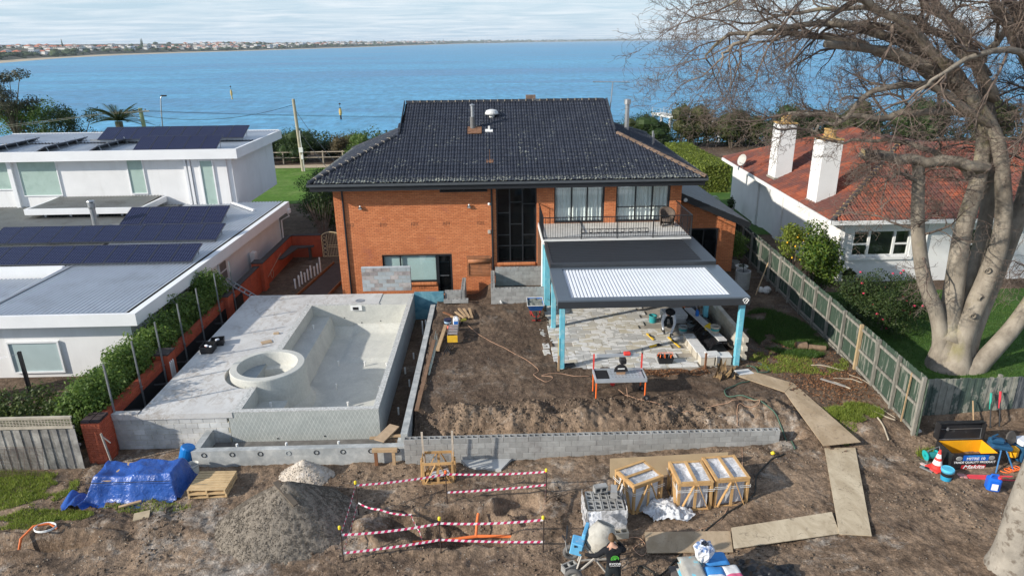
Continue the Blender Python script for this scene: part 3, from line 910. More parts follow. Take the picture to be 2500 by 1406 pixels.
q = MB(); q.rbox(p + Vector((0, 0, .02)), (.4, .25, .05), rx=math.atan(S)); q.rbox(p + Vector((0, .05, .14)), (.1, .1, .24)); q.obj('roof_anchor', M_WHITE, house)
p = on_front(-.25, 34.6)
q = MB(); q.rbox(p, (.34, .3, .05), rx=math.atan(S)); q.tube([p, p + Vector((0, 0, .6))], .012, 5); q.obj('pipe_boot', mat('rusty_flashing', (.19, .10, .06)), house)
for (x, y, h, r) in ((8.3, 43.5, 1.6, .14), (9.0, 39.2, .8, .05), (9.6, 41.5, .6, .04)):
 z = EZ + S * (10.6 - x)
 q = MB(); q.tube([(x, y, z - .1), (x, y, z + h)], r, 10)
 if r > .1: q.lathe((x, y, z + h), [(r * 1.5, 0), (r * 1.5, .3), (.02, .34)], 10)
 q.obj('flue', M_GALV, house)
q = MB(); q.rbox((2.15, 41.0, 8.65), (.55, .5, .6)); q.obj('rear_chimney', mat('old_brick', (.2, .14, .11), .9, .3, 6), house)
an = MB(); an.tube([(6.7, 40.6, 7.6), (6.85, 40.6, 9.62)], .03, 6); an.obj('aerial_mast', M_GALV, house)
q = MB(); q.tube([(5.7, 40.6, 9.66), (7.85, 40.6, 9.6)], .028, 5)
for i in range(9):
 x = 5.9 + i * .22; q.tube([(x, 40.3, 9.65), (x, 40.9, 9.65)], .014, 4)
q.obj('aerial_boom', M_GALV, house)
q = MB()
wx0, wx1, wy = 9.46, 12.75, 35.0
topz = lambda x: 4.15 - (x - 9.46) * .435
q.add([(wx0, wy, -.5), (wx1, wy, -.5), (wx1, wy, topz(wx1)), (wx0, wy, topz(wx0)), (wx0, 44, -.5), (wx1, 44, -.5), (wx1, 44, topz(wx1)), (wx0, 44, topz(wx0))],
 [(0, 1, 2, 3), (1, 5, 6, 2), (5, 4, 7, 6), (3, 2, 6, 7)])
wing = q.obj('side_wing', M_MORTAR, house)
wb = brick_course(wx0, wx1, -.4, 4.3, [(10.35, 11.75, -.1, 2.35)], .24, .086, .011, wy, .012, top=lambda x: topz(x) - .02)
lay(wing, wb, wy, .012, M_BRICK, 0, .24, .086, .011, lambda b: b[2])
q = MB(); q.box(10.35, 11.75, wy - .04, wy - .02, -.1, 2.35); q.obj('wing_glass', M_DGLASS, wing)
q = MB(); q.box(10.28, 10.35, wy - .06, wy - .01, -.1, 2.42); q.box(11.75, 11.82, wy - .06, wy - .01, -.1, 2.42); q.box(10.35, 11.75, wy - .06, wy - .01, 2.35, 2.42); q.box(11.02, 11.08, wy - .06, wy - .01, -.1, 2.35); q.obj('wing_frame', M_CHAR, wing)
M_SLATE = mat('slate_roof', (.035, .042, .05), .5, .3, 2, (.13, .15, .16), 3, (.55, .7), bump=.3, bs=30)
q = MB()
for i in range(9):
 x0 = 9.3 + i * .44; z0 = 4.50 - (x0 - 9.46) * .435; x1 = x0 + .47; z1 = 4.5 - (x1 - 9.46) * .435
 q.slab([(x0, 34.4, z0 - .01), (x1, 34.4, z1 + .012), (x1, 44.5, z1 + .012), (x0, 44.5, z0 - .01)], .03, (0, 0, -1))
q.obj('wing_roof', M_SLATE, wing, kind='stuff')
q = MB(); q.bar((9.4, 34.42, 4.34), (13.3, 34.42, 2.66), .06, .32); q.bar((13.28, 34.4, 2.68), (13.28, 44.5, 2.68), .1, .12); q.obj('barge_board', M_CHAR, wing)
q = MB(); q.lathe((0, 0, 0), [(.01, .05), (.09, .04), (.1, 0), (.1, -.02)], 14); o = q.obj('bulkhead_light', M_WHITE, wing); o.matrix_basis = TR((9.78, 34.36, 4.1)) @ RT(R(90), 4, 'X')
BX0, BX1, BY, BZ = 2.2, 9.2, 30.95, 3.08
q = MB(); q.box(BX0, BX1, BY, HY - .02, BZ - .16, BZ); bal = q.obj('balcony', mat('balcony_tile', (.62, .60, .56), .8, .1, 3, (.5, .48, .44), 4), house)
q = MB(); q.bar((BX0 - .03, BY, BZ - .05), (BX0 - .03, HY - .02, BZ - .05), .06, .22); q.bar((BX0, BY - .03, BZ - .1), (BX1, BY - .03, BZ - .1), .06, .2); q.obj('edge_beam', M_WHITE, bal)
rt = BZ + 1.06
q = MB(); q.bar((BX0, BY + .04, rt), (BX1, BY + .04, rt), .05, .035); q.bar((BX0, BY + .04, rt), (BX0, HY - .02, rt), .05, .035); q.bar((BX1, BY + .04, rt), (BX1, HY - .02, rt), .05, .035)
q.bar((BX0, BY + .04, BZ + .09), (BX1, BY + .04, BZ + .09), .035, .025); q.bar((BX0, BY + .04, BZ + .09), (BX0, HY - .02, BZ + .09), .035, .025); q.bar((BX1, BY + .04, BZ + .09), (BX1, HY - .02, BZ + .09), .035, .025)
rail = q.obj('railing', M_CHAR, bal)
q = MB(); q.box(-.008, .008, -.008, .008, BZ + .09, rt); q.mats = [M_CHAR]; me = q.mesh('baluster')
for i in range(1, int((BX1 - BX0) / .115)): mob('baluster', me, bal, TR((BX0 + i * .115, BY + .04, 0)))
for x in (BX0, BX1):
 for i in range(1, int((HY - BY - .1) / .115)): mob('baluster', me, bal, TR((x, BY + .04 + i * .115, 0)))
q = MB(); q.box(-.02, .02, -.02, .02, BZ, rt); q.mats = [M_CHAR]; me = q.mesh('railing_post')
for x in (BX0, 4.0, 5.7, 7.4, BX1): mob('railing_post', me, bal, TR((x, BY + .042, 0)))
q = MB(); q.box(2.12, 9.3, HY - .35, HY - .1, -.2, 2.9); q.obj('shaded_wall', M_MORTAR, house)
q = MB(); q.box(3.2, 8.4, HY - .37, HY - .355, .05, 2.4); q.obj('sliding_glass', M_DGLASS, house)
M_WICK = mat('wicker', (.10, .075, .06), .8, .3, 30, (.2, .16, .13), 20)
t = thing('wicker_chair', (8.55, 33.05, BZ), 'brown wicker tub chair on the balcony', 'chair')
q = MB(); q.lathe((8.55, 33.05, BZ), [(.02, .42), (.3, .42), (.3, .3), (.26, .28), (.02, .28)], 14); q.obj('seat', M_WICK, t)
q = MB()
vs, fs = [], []
for i in range(15):
 a = R(-20 + i * 220 / 14)
 for r_, z in ((.34, .05), (.38, .5), (.40, .62 + .3 * sin(pi * i / 14)), (.33, .6 + .3 * sin(pi * i / 14)), (.31, .4)):
  vs.append((8.55 + r_ * cos(a), 33.05 + r_ * sin(a), BZ + z))
for i in range(14):
 for k in range(4): fs.append((i * 5 + k, i * 5 + 5 + k, i * 5 + 6 + k, i * 5 + 1 + k))
q.add(vs, fs); q.obj('backrest', M_WICK, t, smooth=True)
for dx, dy in ((-.24, -.2), (.24, -.2), (-.22, .22), (.22, .22)):
 q = MB(); q.tube([(8.55 + dx, 33.05 + dy, BZ), (8.55 + dx * .9, 33.05 + dy * .9, BZ + .3)], .025, 6); q.obj('leg', M_WICK, t)
t = thing('low_metal_bench', (5.6, 31.9, BZ), 'low dark metal scrollwork frame lying along the balcony floor', 'frame')
q = MB(); q.bar((4.1, 31.9, BZ + .03), (7.4, 31.9, BZ + .03), .03, .03); q.bar((4.1, 32.0, BZ + .2), (7.4, 32.0, BZ + .2), .03, .03); q.obj('rail', M_CHAR, t)
for i in range(9):
 x = 4.2 + i * .39; q = MB(); q.tube([(x + .1 * cos(a), 31.96 + .02 * sin(a), BZ + .12 + .08 * sin(a)) for a in LS(0, 2 * pi, 11)], .014, 5); q.obj('scroll', M_CHAR, t)
# concrete blocks
M_BLOCK = mat('grey_block', (.335, .335, .325), .92, .13, 5, (.265, .258, .25), 1.5, rnd=.13, bump=.3, bs=60)
M_BLOCKW = mat('warm_block', (.36, .33, .32), .92, .15, 5, (.26, .235, .235), 2, (.4, .6), rnd=.25, bump=.3, bs=60)
M_BLOCKL = mat('limewashed_block', (.40, .40, .385), .92, .18, 2, (.55, .55, .54), .8, (.42, .62), rnd=.10, bump=.3, bs=50)
M_JOINT = mat('block_joint', (.27, .265, .255), .95, .15, 8)
M_JOINTY = mat('yellow_joint', (.52, .47, .36), .95, .1, 8)
def block_mesh(L, H, T, m, joint=.01):
 q = MB()
 l, h = L - joint, H - joint
 x0, x1, z0, z1 = -l / 2, l / 2, -h / 2, h / 2
 y0, y1 = 0.0, T
 e = .006
 web = .032
 cores = [(x0 + web, -web / 2), (web / 2, x1 - web)] if L > .3 else [(x0 + web, x1 - web)]
 v, f = [], []
 def quad(*p):
  b = len(v); v.extend(p); f.append((b, b + 1, b + 2, b + 3))
 quad((x0 + e, y0, z0 + e), (x1 - e, y0, z0 + e), (x1 - e, y0, z1 - e), (x0 + e, y0, z1 - e))
 quad((x1, y0 + e, z0), (x1, y1 - e, z0), (x1, y1 - e, z1), (x1, y0 + e, z1))
 quad((x0, y1 - e, z0), (x0, y0 + e, z0), (x0, y0 + e, z1), (x0, y1 - e, z1))
 quad((x1 - e, y1, z0 + e), (x0 + e, y1, z0 + e), (x0 + e, y1, z1 - e), (x1 - e, y1, z1 - e))
 quad((x0 + e, y0, z1 - e), (x1 - e, y0, z1 - e), (x1, y0 + e, z1), (x0, y0 + e, z1))
 quad((x0, y0 + e, z0), (x0 + e, y0, z0 + e), (x0 + e, y0, z1 - e), (x0, y0 + e, z1))
 quad((x1 - e, y0, z0 + e), (x1, y0 + e, z0), (x1, y0 + e, z1), (x1 - e, y0, z1 - e))
 ca, cb = y0 + web, y1 - web
 quad((x0, y0 + e, z1), (x1, y0 + e, z1), (x1, ca, z1), (x0, ca, z1))
 quad((x0, cb, z1), (x1, cb, z1), (x1, y1, z1), (x0, y1, z1))
 xs = [x0] + [c for k in cores for c in k] + [x1]
 for a, b in zip(xs[::2], xs[1::2]): quad((a, ca, z1), (b, ca, z1), (b, cb, z1), (a, cb, z1))
 d = z1 - .16
 for a, b in cores:
  quad((a, ca, z1), (a, ca, d), (b, ca, d), (b, ca, z1)); quad((b, cb, z1), (b, cb, d), (a, cb, d), (a, cb, z1))
  quad((a, cb, z1), (a, cb, d), (a, ca, d), (a, ca, z1)); quad((b, ca, z1), (b, ca, d), (b, cb, d), (b, cb, z1))
  quad((a, ca, d), (a, cb, d), (b, cb, d), (b, ca, d))
 q.add(v, f); q.mats = [m]
 return q.mesh('block')
_bm = {}
def block_wall(parent, p0, ang, length, z0, courses, m=None, T=.19, jm=None, L=.4, H=.2, start=0, alt=None, keep=None):
 m = m or M_BLOCK
 ca, sa = cos(ang), sin(ang)
 base = TR((p0[0], p0[1], 0)) @ RT(ang, 4, 'Z')
 q = MB()
 zt = z0 + courses * H
 q.box(.012, length - .012, .012, T - .012, z0, zt - .17)
 j = q.obj('mortar_core', jm or M_JOINT, None); j.matrix_basis = base
 j.parent = parent; j.matrix_parent_inverse = wm(parent).inverted()
 for r in range(courses):
  x = -(L / 2) if (r + start) % 2 else 0.0
  while x < length - .05:
   a, b = max(x, 0), min(x + L, length)
   if b - a > .08 and (keep is None or keep((a + b) / 2, r)):
    mm = alt if (alt and rng.random() < .45) else m
    k = (round(b - a, 2), H, T, mm.name)
    if k not in _bm: _bm[k] = block_mesh(round(b - a, 2), H, T, mm)
    mob('block', _bm[k], parent, base @ TR(((a + b) / 2, RU(-.003, .003), z0 + (r + .5) * H)))
   x += L
t = thing('block_retaining_wall', (3, 19, -.95), 'long low grey concrete block wall with open cores along the dug bank', 'wall')
block_wall(t, (-3.1, 18.95), 0, 12.16, -1.02, 5)
q = MB(); q.prism([(-1.0, 18.5), (.0, 18.35), (.35, 18.93), (-1.3, 18.93)], -.95, -.80); q.obj('concrete_footing', mat('footing', (.42, .43, .43), .85, .15, 2), None, 'spilled grey concrete footing at the foot of the long block wall', 'footing')
t = thing('block_screen_wall', (-5.45, 32, .3), 'small mottled block wall with pale mortar in front of the low window', 'wall')
block_wall(t, (-6.66, 31.95), 0, 2.4, .33, 6, M_BLOCKW, jm=M_JOINTY, alt=mat('blue_grey_block', (.33, .36, .38), .9, .12, 4, rnd=.1))
q = MB(); q.box(-6.66, -4.26, 31.94, 32.15, 1.532, 1.56); q.obj('capping', mat('bluish_render', (.45, .50, .53), .85, .12, 3), t)
t = thing('block_planter', (1.05, 32, 0), 'open rectangular planter of grey blocks below the tall stairwell window', 'planter')
block_wall(t, (-.32, 30.73), 0, 2.8, -.02, 4)
block_wall(t, (-.13, 30.925), R(90), 2.6, -.02, 4, start=1)
block_wall(t, (-.10, 33.3), 0, 2.5, -.02, 5)
q = MB(); q.tube([(.15, 30.73, .12), (.15, 30.60, .12)], .055, 10); q.obj('drain_pipe', M_WHITE, t)
t = thing('block_light_well', (-2.2, 32, -.6), 'low L-shaped block wall guarding the sunken glass door', 'wall')
block_wall(t, (-2.6, 31.62), 0, .8, -.62, 5)
block_wall(t, (-1.62, 31.63), R(90), 2.0, -.62, 5, start=1)
t = thing('block_step', (-2.0, 31, 0), 'single course of blocks beside the blue wall', 'wall')
block_wall(t, (-2.62, 30.95), 0, 1.2, -.02, 1)
# swimming pool under construction
def make_render(name, a, b, s=1.2, lattice=False):
 t = NT(name)
 c = t.mix(t.ramp(t.noise(s, 7, .68, dist=.8), .35, .65), rgb(a), rgb(b))
 c = t.bright(c, t.ramp(t.noise(14, 4, .65), .3, .7, .92, 1.08))
 c = t.mix(t.ramp(t.noise(.7, 6, .7), .60, .78, 0, .5), c, rgb((.40, .36, .29)))
 if lattice:
  sp = t.n('SeparateXYZ'); t.l(t.pos(), sp.inputs[0])
  w = t.math('MULTIPLY', t.noise(.7, 2), .55)
  fs = []
  for k in (1, -1):
   g = t.math('ADD', t.math('ADD', t.math('MULTIPLY', sp.outputs[0], 7.0), t.math('MULTIPLY', sp.outputs[2], 3.4 * k)), w)
   g = t.math('ABSOLUTE', t.math('SUBTRACT', t.math('FRACT', g), .5))
   fs.append(t.ramp(g, .035, .06, 1, 0))
  f = t.math('MAXIMUM', *fs)
  f = t.math('MULTIPLY', f, t.ramp(t.noise(2.4, 3), .3, .6, .25, .8))
  c = t.mix(f, c, rgb((.62, .63, .60)))
 t.bump(t.noise(30, 5, .6), .25, .01)
 return t.fin(c, .88, .25)
M_POOL = make_render('pool_render', (.47, .472, .44), (.565, .56, .515))
M_POOLF = make_render('scored_render', (.335, .36, .345), (.40, .42, .40), lattice=True)
M_POOLR = make_render('shade_render', (.30, .33, .34), (.36, .385, .39))  # blue-grey shade of the wall's sunless side put into the colour
M_RIM = mat('rough_rim', (.46, .46, .44), .95, .3, 14, (.60, .60, .58), 22, (.5, .6), bump=.6, bs=60)
def make_deck():
 t = NT('deck_concrete')
 c = t.mix(t.ramp(t.noise(.6, 6, .65), .35, .65), rgb((.50, .495, .485)), rgb((.61, .60, .58)))
 s = t.math('MULTIPLY', t.ramp(t.noise(3.2, 8, .78, t.vscale(t.pos(), (1, .6, 1)), 1.2), .47, .62), t.ramp(t.noise(.38, 4, .6), .36, .56))
 c = t.mix(t.math('MULTIPLY', s, .62), c, rgb((.27, .215, .165)))
 c = t.mix(t.ramp(t.noise(11, 2, .8), .66, .72, 0, .45), c, rgb((.34, .29, .25)))
 t.bump(t.noise(25, 5), .2, .01)
 return t.fin(c, .9, .25)
M_DECKC = make_deck()
PX0, PX1, PY0, PY1, PT = -9.14, -4.1, 20.4, 31.7, .30
SPX, SPY = -8.75, 23.55
pool = thing('swimming_pool', (-6.6, 25.5, -1.05), 'unfinished concrete swimming pool with round raised spa and pale deck', 'pool')
q = MB(); q.mat(M_POOLF); q.box(PX0, PX1 - .001, PY0, PY0 + .1, -1.1, PT - .02); q.mat(M_POOL); q.box(PX0 + .002, -4.3, PY0 + .1, PY0 + .2, -1.1, PT - .022); q.obj('front_wall', None, pool)
q = MB(); q.mat(M_POOLR); q.box(PX1 - .09, PX1, PY0 + .002, PY1, -1.1, PT - .02); q.mat(M_POOL); q.box(-4.3, PX1 - .09, PY0 + .101, 30.24, -1.1, PT - .021); q.obj('side_wall', None, pool)
for ya, yb in ((PY0 + .201, 22.35), (24.75, 31.5)):
 q = MB(); q.box(PX0 + .002, -8.75, ya, yb, -1.1, PT - .024); q.obj('inner_wall', M_POOL, pool)
q = MB(); q.box(-8.75, PX1 - .1, 30.24, 31.7, -1.1, PT - .03); q.obj('rear_wall', M_POOL, pool)
q = MB(); q.box(PX0 - .004, PX1 + .004, PY0 - .004, PY0 + .2, PT - .02, PT + .006); q.obj('rim', M_RIM, pool)
q = MB(); q.box(-4.3, PX1 + .004, PY0 + .2, 31.2, PT - .021, PT - .001); q.obj('rim', M_RIM, pool)
q = MB(); q.box(-9.0, -8.75, 24.7, 30.24, PT - .021, PT + .003); q.obj('rim', M_RIM, pool)
q = MB(); q.box(-9.0, -8.75, 20.6, 22.3, PT - .021, PT + .003); q.obj('rim', M_RIM, pool)
q = MB(); q.box(-8.75, -5.6, 30.24, 30.36, PT - .03, PT + .002); q.obj('rim', M_RIM, pool)
xs, ys = LS(-8.8, -4.25, 46), LS(20.5, 30.3, 90)
X, Y = np.meshgrid(xs, ys)
ed = np.minimum(np.minimum(X + 8.75, -4.3 - X), np.minimum(Y - 20.6, 30.24 - Y))
Z = -1.12 - .10 * sstep(28, 22, Y) + .35 * (1 - sstep(0, .55, ed)) ** 2 + .10 * sstep(27.0, 27.15, Y) * sstep(-6.9, -6.7, X) + .012 * fbm(X * 2, Y * 2, 3, 77)
rr = np.hypot(X - SPX, Y - SPY)
Z = Z + .22 * (1 - sstep(1.35, 1.95, rr)) ** 1.5
mob('floor', np_mesh('floor', np.stack([X, Y, Z], -1).reshape(-1, 3), grid_faces(46, 90), M_POOL, True), pool)
q = MB(); q.add([(-8.75, 24.6, -.28), (-7.95, 24.6, -.28), (-7.95, 30.25, -.28), (-8.75, 30.25, -.28), (-7.7, 24.6, -1.15), (-7.7, 30.25, -1.15)], [(0, 1, 2, 3), (1, 4, 5, 2)]); q.obj('bench', M_POOL, pool)
q = MB(); q.box(-8.75, -7.72, 20.58, 22.25, -1.15, -.32); q.obj('step', M_POOL, pool)
q = MB(); q.box(-8.75, -8.25, 20.58, 21.15, -.33, -.12); q.obj('step', M_POOL, pool)
q = MB(); q.lathe((SPX, SPY, 0), [(1.62, -1.1), (1.44, -.75), (1.38, -.3), (1.36, .48), (1.34, .52), (1.10, .53), (1.085, .48), (1.04, .0), (.82, -.06), (.78, -.34), (.02, -.38)], 72); q.obj('spa', M_POOL, pool, smooth=False)
q = MB(); q.mat(M_POOL)
arc = [(SPX + 1.55 * cos(a), SPY + 1.55 * sin(a)) for a in LS(math.acos((-9.0 - SPX) / 1.55), 2 * pi - math.acos((-9.0 - SPX) / 1.55), 28)]
poly = [(-12.12, 20.38), (-9.0, 20.38), (-9.0, arc[-1][1])] + arc[::-1] + [(-9.0, 31.7), (-12.12, 31.78)]
q = MB(); q.prism(poly, PT - .2, PT); q.obj('deck_slab', M_DECKC, pool)
q = MB(); q.prism([(-9.0, 30.38), (-5.65, 30.36), (-5.65, 31.72), (-9.0, 31.72)], PT - .19, PT - .004); q.obj('deck_slab', M_DECKC, pool)
q = MB(); q.box(-12.05, -9.16, 20.6, 31.6, -1.1, PT - .21); q.obj('deck_base', M_POOLR, pool)
q = MB(); q.box(-6.95, -6.42, 30.17, 30.23, .02, .26); sk = q.obj('skimmer', M_WHITE, pool)
q = MB(); q.box(-6.84, -6.58, 30.155, 30.168, .06, .2); q.obj('skimmer_mouth', M_BLACK, sk)
q = MB(); q.lathe((-6.6, 30.75, PT), [(.22, .0), (.22, .012), (.17, .016), (.16, .004), (.01, .004)], 20); q.obj('skimmer_lid', mat('grey_lid', (.25, .27, .3), .5), sk)
for (x, y, z) in [(-8.4, 28.8, -.28), (-8.35, 25.6, -.28), (-6.9, 26.7, -1.1), (-5.75, 26.6, -1.1), (-4.75, 26.2, -1.0), (-4.75, 24.2, -1.05), (-6.55, 24.6, -1.1), (-5.8, 23.2, -1.15), (-6.8, 22.6, -1.1), (-6.3, 21.6, -1.1), (-4.7, 21.9, -1.0), (-4.65, 22.9, -1.0), (-8.2, 21.8, -.32), (-8.5, 20.85, -.12)]:
 q = MB(); q.tube([(x, y, z - .03), (x, y, z + .17)], .035, 8); q.lathe((x, y, z + .13), [(.045, 0), (.045, .06), (.01, .065)], 8); q.obj('pipe_stub', M_WHITE, pool)
for (x, y, z) in [(-7.3, 30.23, -.35), (-6.5, 30.23, -.62), (-5.6, 30.23, -.55), (-6.0, 20.39, -.7), (-7.6, 20.39, -.75)]:
 q = MB(); q.rbox((x, y, z), (.045, .012, .045)); q.obj('wall_outlet', M_BLACK, pool)
t = thing('block_deck_wall', (-11, 20.4, -1.1), 'limewashed block wall carrying the pool deck beside the red brick pillar', 'wall')
block_wall(t, (-13.02, 20.42), 0, 3.86, -1.1, 6, M_BLOCKL, jm=M_JOINTY)
q = MB(); q.box(-13.03, -9.16, 20.39, 20.62, .102, .16); q.box(-13.03, -12.14, 20.39, 20.62, .16, .33); q.obj('capping', M_DECKC, t)
t = thing('overflow_trough', (-6.5, 19.7, -1), 'long shallow concrete overflow trough with black pipe rings at the pool foot', 'trough')
M_TR = mat('trough_concrete', (.345, .36, .36), .9, .22, 1.5, (.49, .495, .48), 2.2, (.45, .65), bump=.3, bs=40)
q = MB(); q.box(-9.95, -3.12, 19.1, 19.32, -1.1, -.36); q.obj('front_wall', M_TR, t)
q = MB(); q.box(-9.95, -9.72, 19.321, 20.39, -1.1, -.34); q.obj('end_wall', M_TR, t)
q = MB(); q.box(-9.72, -4.0, 19.321, 20.39, -1.1, -.85); q.obj('floor', mat('wet_concrete', (.16, .15, .14), .5, .3, 3), t)
q = MB(); q.box(-3.36, -3.10, 19.33, 19.6, -1.1, -.30); q.obj('end_wall', M_TR, t)
for i, x in enumerate((-9.55, -8.65, -7.75, -6.85, -5.95, -5.1, -4.2, -3.35)):
 q = MB(); q.tube([(x + .075 * cos(a), 19.095, -.5 + .075 * sin(a)) for a in LS(0, 2 * pi, 17)], .014, 5); q.obj('pipe_ring', M_BLACK if i != 3 else M_POOLR, t)
for x in (-8.6, -7.0, -5.3):
 q = MB(); q.tube([(x, 19.45, -.86), (x, 19.45, -.33)], .04, 8); q.obj('pipe_stub', M_WHITE, t)
def make_blue():
 t = NT('blue_tanking')
 c = t.mix(t.ramp(t.noise(1.3, 7, .7, dist=1), .42, .62), rgb((.075, .22, .30)), rgb((.17, .36, .43)))
 c = t.mix(t.ramp(t.noise(4, 7, .75), .56, .68, 0, .6), c, rgb((.04, .10, .15)))
 return t.fin(c, .7, .3)
M_BLUEW = make_blue()
q = MB(); q.box(-4.098, -2.66, 31.55, 31.75, -1.1, .34); q.obj('tanked_wall', M_BLUEW, None, 'wall painted with patchy blue waterproofing beside the pool', 'wall')
q = MB(); q.box(-3.24, -3.02, 19.32, 30.9, -1.1, -.03); q.obj('concrete_kerb', M_TR, None, 'long narrow concrete kerb edging the dark trench beside the pool', 'kerb')
for (x, y) in [(-3.55, 29.6), (-3.4, 29.7), (-3.7, 27.0), (-3.6, 24.5), (-3.75, 22.3), (-3.9, 25.6)]:
 q = MB(); q.tube([(x, y, -1.1), (x, y, -.75 if y < 29 else -.35)], .035, 8); q.obj('drain_pipe_stub', M_WHITE, None, 'short white pipe stub standing in the dark trench beside the pool', 'pipe', 'pipe stubs in the trench')
# pergola
M_BLUEP = mat('pale_blue_wrap', (.15, .48, .60), .5, .12, 2, (.26, .54, .62), 5, (.5, .62))
M_LOUVW = mat('white_louvre', (.70, .73, .78), .35, .05, 1, spec=.4)
M_PTOP = mat('pergola_plate', (.10, .125, .155), .32, .06, 1, spec=.5)
perg = thing('pergola', (5.8, 27, 0), 'dark steel pergola with white louvred roof on pale blue posts', 'pergola')
GX0, GX1, GY0, GY1, GY2 = 2.22, 9.36, 23.42, 27.28, 30.9
for (x, y, zt) in ((2.42, 23.75, 2.6), (9.2, 23.72, 2.6), (2.44, 27.75, 2.68), (9.16, 27.75, 2.68)):
 q = MB(); q.rbox((x, y, zt / 2 - .02), (.2, .2, zt + .04), bev=.015); q.obj('post', M_BLUEP, perg)
q = MB(); q.box(2.24, 2.5, 30.35, 32.1, 0, 2.85); q.obj('post_panel', M_BLUEP, perg)
zb, zt = 2.6, 2.9
fr = MB(); fr.box(GX0, GX1, GY0, GY0 + .3, zb, zt); fr.box(GX0, GX0 + .5, GY0 + .3, GY1, zb + .001, zt - .001); fr.box(GX1 - .6, GX1, GY0 + .3, GY1, zb + .001, zt - .001); fr.box(GX0 + .5, GX1 - .6, GY1 - .16, GY1, zb + .002, zt - .002)
fr.obj('lower_frame', M_PTOP, perg)
q = MB(); q.box(GX0 - .004, GX1 + .004, GY0 - .012, GY0 - .001, zb - .02, zt - .06); q.obj('front_fascia', M_CHAR2, perg)
lx0, lx1, ly0, ly1 = GX0 + .5, GX1 - .6, GY0 + .3, GY1 - .16
n = 44
w = (lx1 - lx0) / n
q = MB(); q.add([(-w * .5, 0, -.035), (-w * .22, 0, .0), (w * .25, 0, .012), (w * .46, 0, -.01)] + [(-w * .5, ly1 - ly0, -.035), (-w * .22, ly1 - ly0, .0), (w * .25, ly1 - ly0, .012), (w * .46, ly1 - ly0, -.01)], [(0, 1, 5, 4), (1, 2, 6, 5), (2, 3, 7, 6)])
q.mats = [M_LOUVW]; me = q.mesh('louvre')
for i in range(n): mob('louvre', me, perg, TR((lx0 + (i + .5) * w, ly0, zt - .06)))
u0, u1 = 2.76, 3.06
q = MB(); q.box(GX0 + .02, GX1 - .1, GY1 + .001, GY1 + .2, u0, u1); q.box(GX1 - .62, GX1 - .02, GY1 + .2, GY2 + .4, u0 + .001, u1 - .02); q.box(GX0 + .02, GX0 + .14, GY1 + .2, GY2, u0 + .001, u1 - .02); q.obj('upper_frame', M_CHAR2, perg)
m_ = 14
h = (GY2 - GY1 - .2) / m_
q = MB(); W_ = GX1 - .62 - GX0 - .14; q.add([(0, 0, -.03), (0, h * .55, .015), (0, h * .8, .015), (0, h, -.03), (W_, 0, -.03), (W_, h * .55, .015), (W_, h * .8, .015), (W_, h, -.03)], [(0, 4, 5, 1), (1, 5, 6, 2), (2, 6, 7, 3)])
q.mats = [mat('dark_louvre', (.024, .026, .03), .45, .06, 2, spec=.25)]; me = q.mesh('dark_louvre')
for i in range(m_): mob('dark_louvre', me, perg, TR((GX0 + .14, GY1 + .2 + i * h, u1 - .04)))
q = MB(); q.tube([(2.2, 30.6, 3.0), (2.18, 31.2, 2.9), (2.18, 31.4, .1)], .05, 8); q.obj('white_downpipe', M_WHITE, perg)
q = MB(); q.tube([(9.3 + .0, GY0 - .02, 2.76)] + [(9.2 + (.09 + .03 * sin(3 * a)) * cos(a), GY0 - .022, 2.75 + .1 * sin(a)) for a in LS(0, 2.3 * pi, 26)] + [(9.17, GY0 - .022, 2.72)], .016, 5); q.obj('chalk_mark', M_WHITE, perg)
M_SCR = mat('screed', (.33, .30, .26), .95, .2, 2, (.42, .40, .36), 1.3, bump=.3, bs=30)
q = MB(); q.prism([(2.12, 23.58), (9.45, 23.58), (9.45, 33.55), (2.12, 33.55)], -.35, -.055); slabo = q.obj('paved_terrace', M_SCR, None, 'terrace of pale split-face stone pavers half laid under the pergola', 'terrace')
def make_paver():
 t = NT('stone_paver')
 rnd_ = t.n('ObjectInfo').outputs['Random']
 off = t.n('CombineXYZ'); t.l(t.math('MULTIPLY', rnd_, 57.0), off.inputs[2])
 va = t.n('VectorMath', operation='ADD'); t.l(t.pos(), va.inputs[0]); t.l(off.outputs[0], va.inputs[1])
 c = t.mix(t.ramp(rnd_, .2, .9), rgb((.42, .42, .41)), rgb((.50, .46, .37)))
 ve = t.noise(1.3, 5, .55, t.vscale(va.outputs[0], (.8, 1.5, 1)), 1.6)
 c = t.mix(t.ramp(ve, .50, .54), c, rgb((.66, .655, .64)))
 c = t.mix(t.ramp(t.noise(3.5, 5, .6, va.outputs[0], 1), .60, .66, 0, .7), c, rgb((.40, .35, .27)))
 c = t.bright(c, t.ramp(t.noise(20, 3), .3, .7, .93, 1.07))
 return t.fin(c, .8, .3)
M_PAVE = make_paver()
pw, ph = .62, .415
for r in range(17):
 y = 23.62 + r * ph
 off = -pw / 2 if r % 2 else 0
 edge = [7.55, 8.0, 7.7, 8.15, 8.35, 8.55, 8.3, 7.4, 6.7, 6.9, 6.5, 7.0, 6.6, 6.9, 6.4, 6.6, 6.5][r]
 x = 2.16 + off
 while x < edge - .1:
  a, b = max(x, 2.16), min(x + pw, 9.3)
  if b - a > .15 and not (r == 5 and a < 2.9) and not (r in (2, 4) and 6.9 < a < 7.4) and not (r == 9 and 6.0 < a < 6.4):
   q = MB(); q.rbox(((a + b) / 2, y + ph / 2, -.026 + RU(-.002, .003)), (b - a - .018, ph - .018, .052), bev=.008); q.obj('paver', M_PAVE, slabo)
  x += pw
for i in range(9):
 q = MB(); q.rbox((1.95 + RU(-.03, .03), 24.0 + i * .62, -.1 + RU(-.02, .02)), (.28, .5, .12), rz=RU(-.06, .06), bev=.01); q.obj('edging_stone', M_PAVE, slabo)
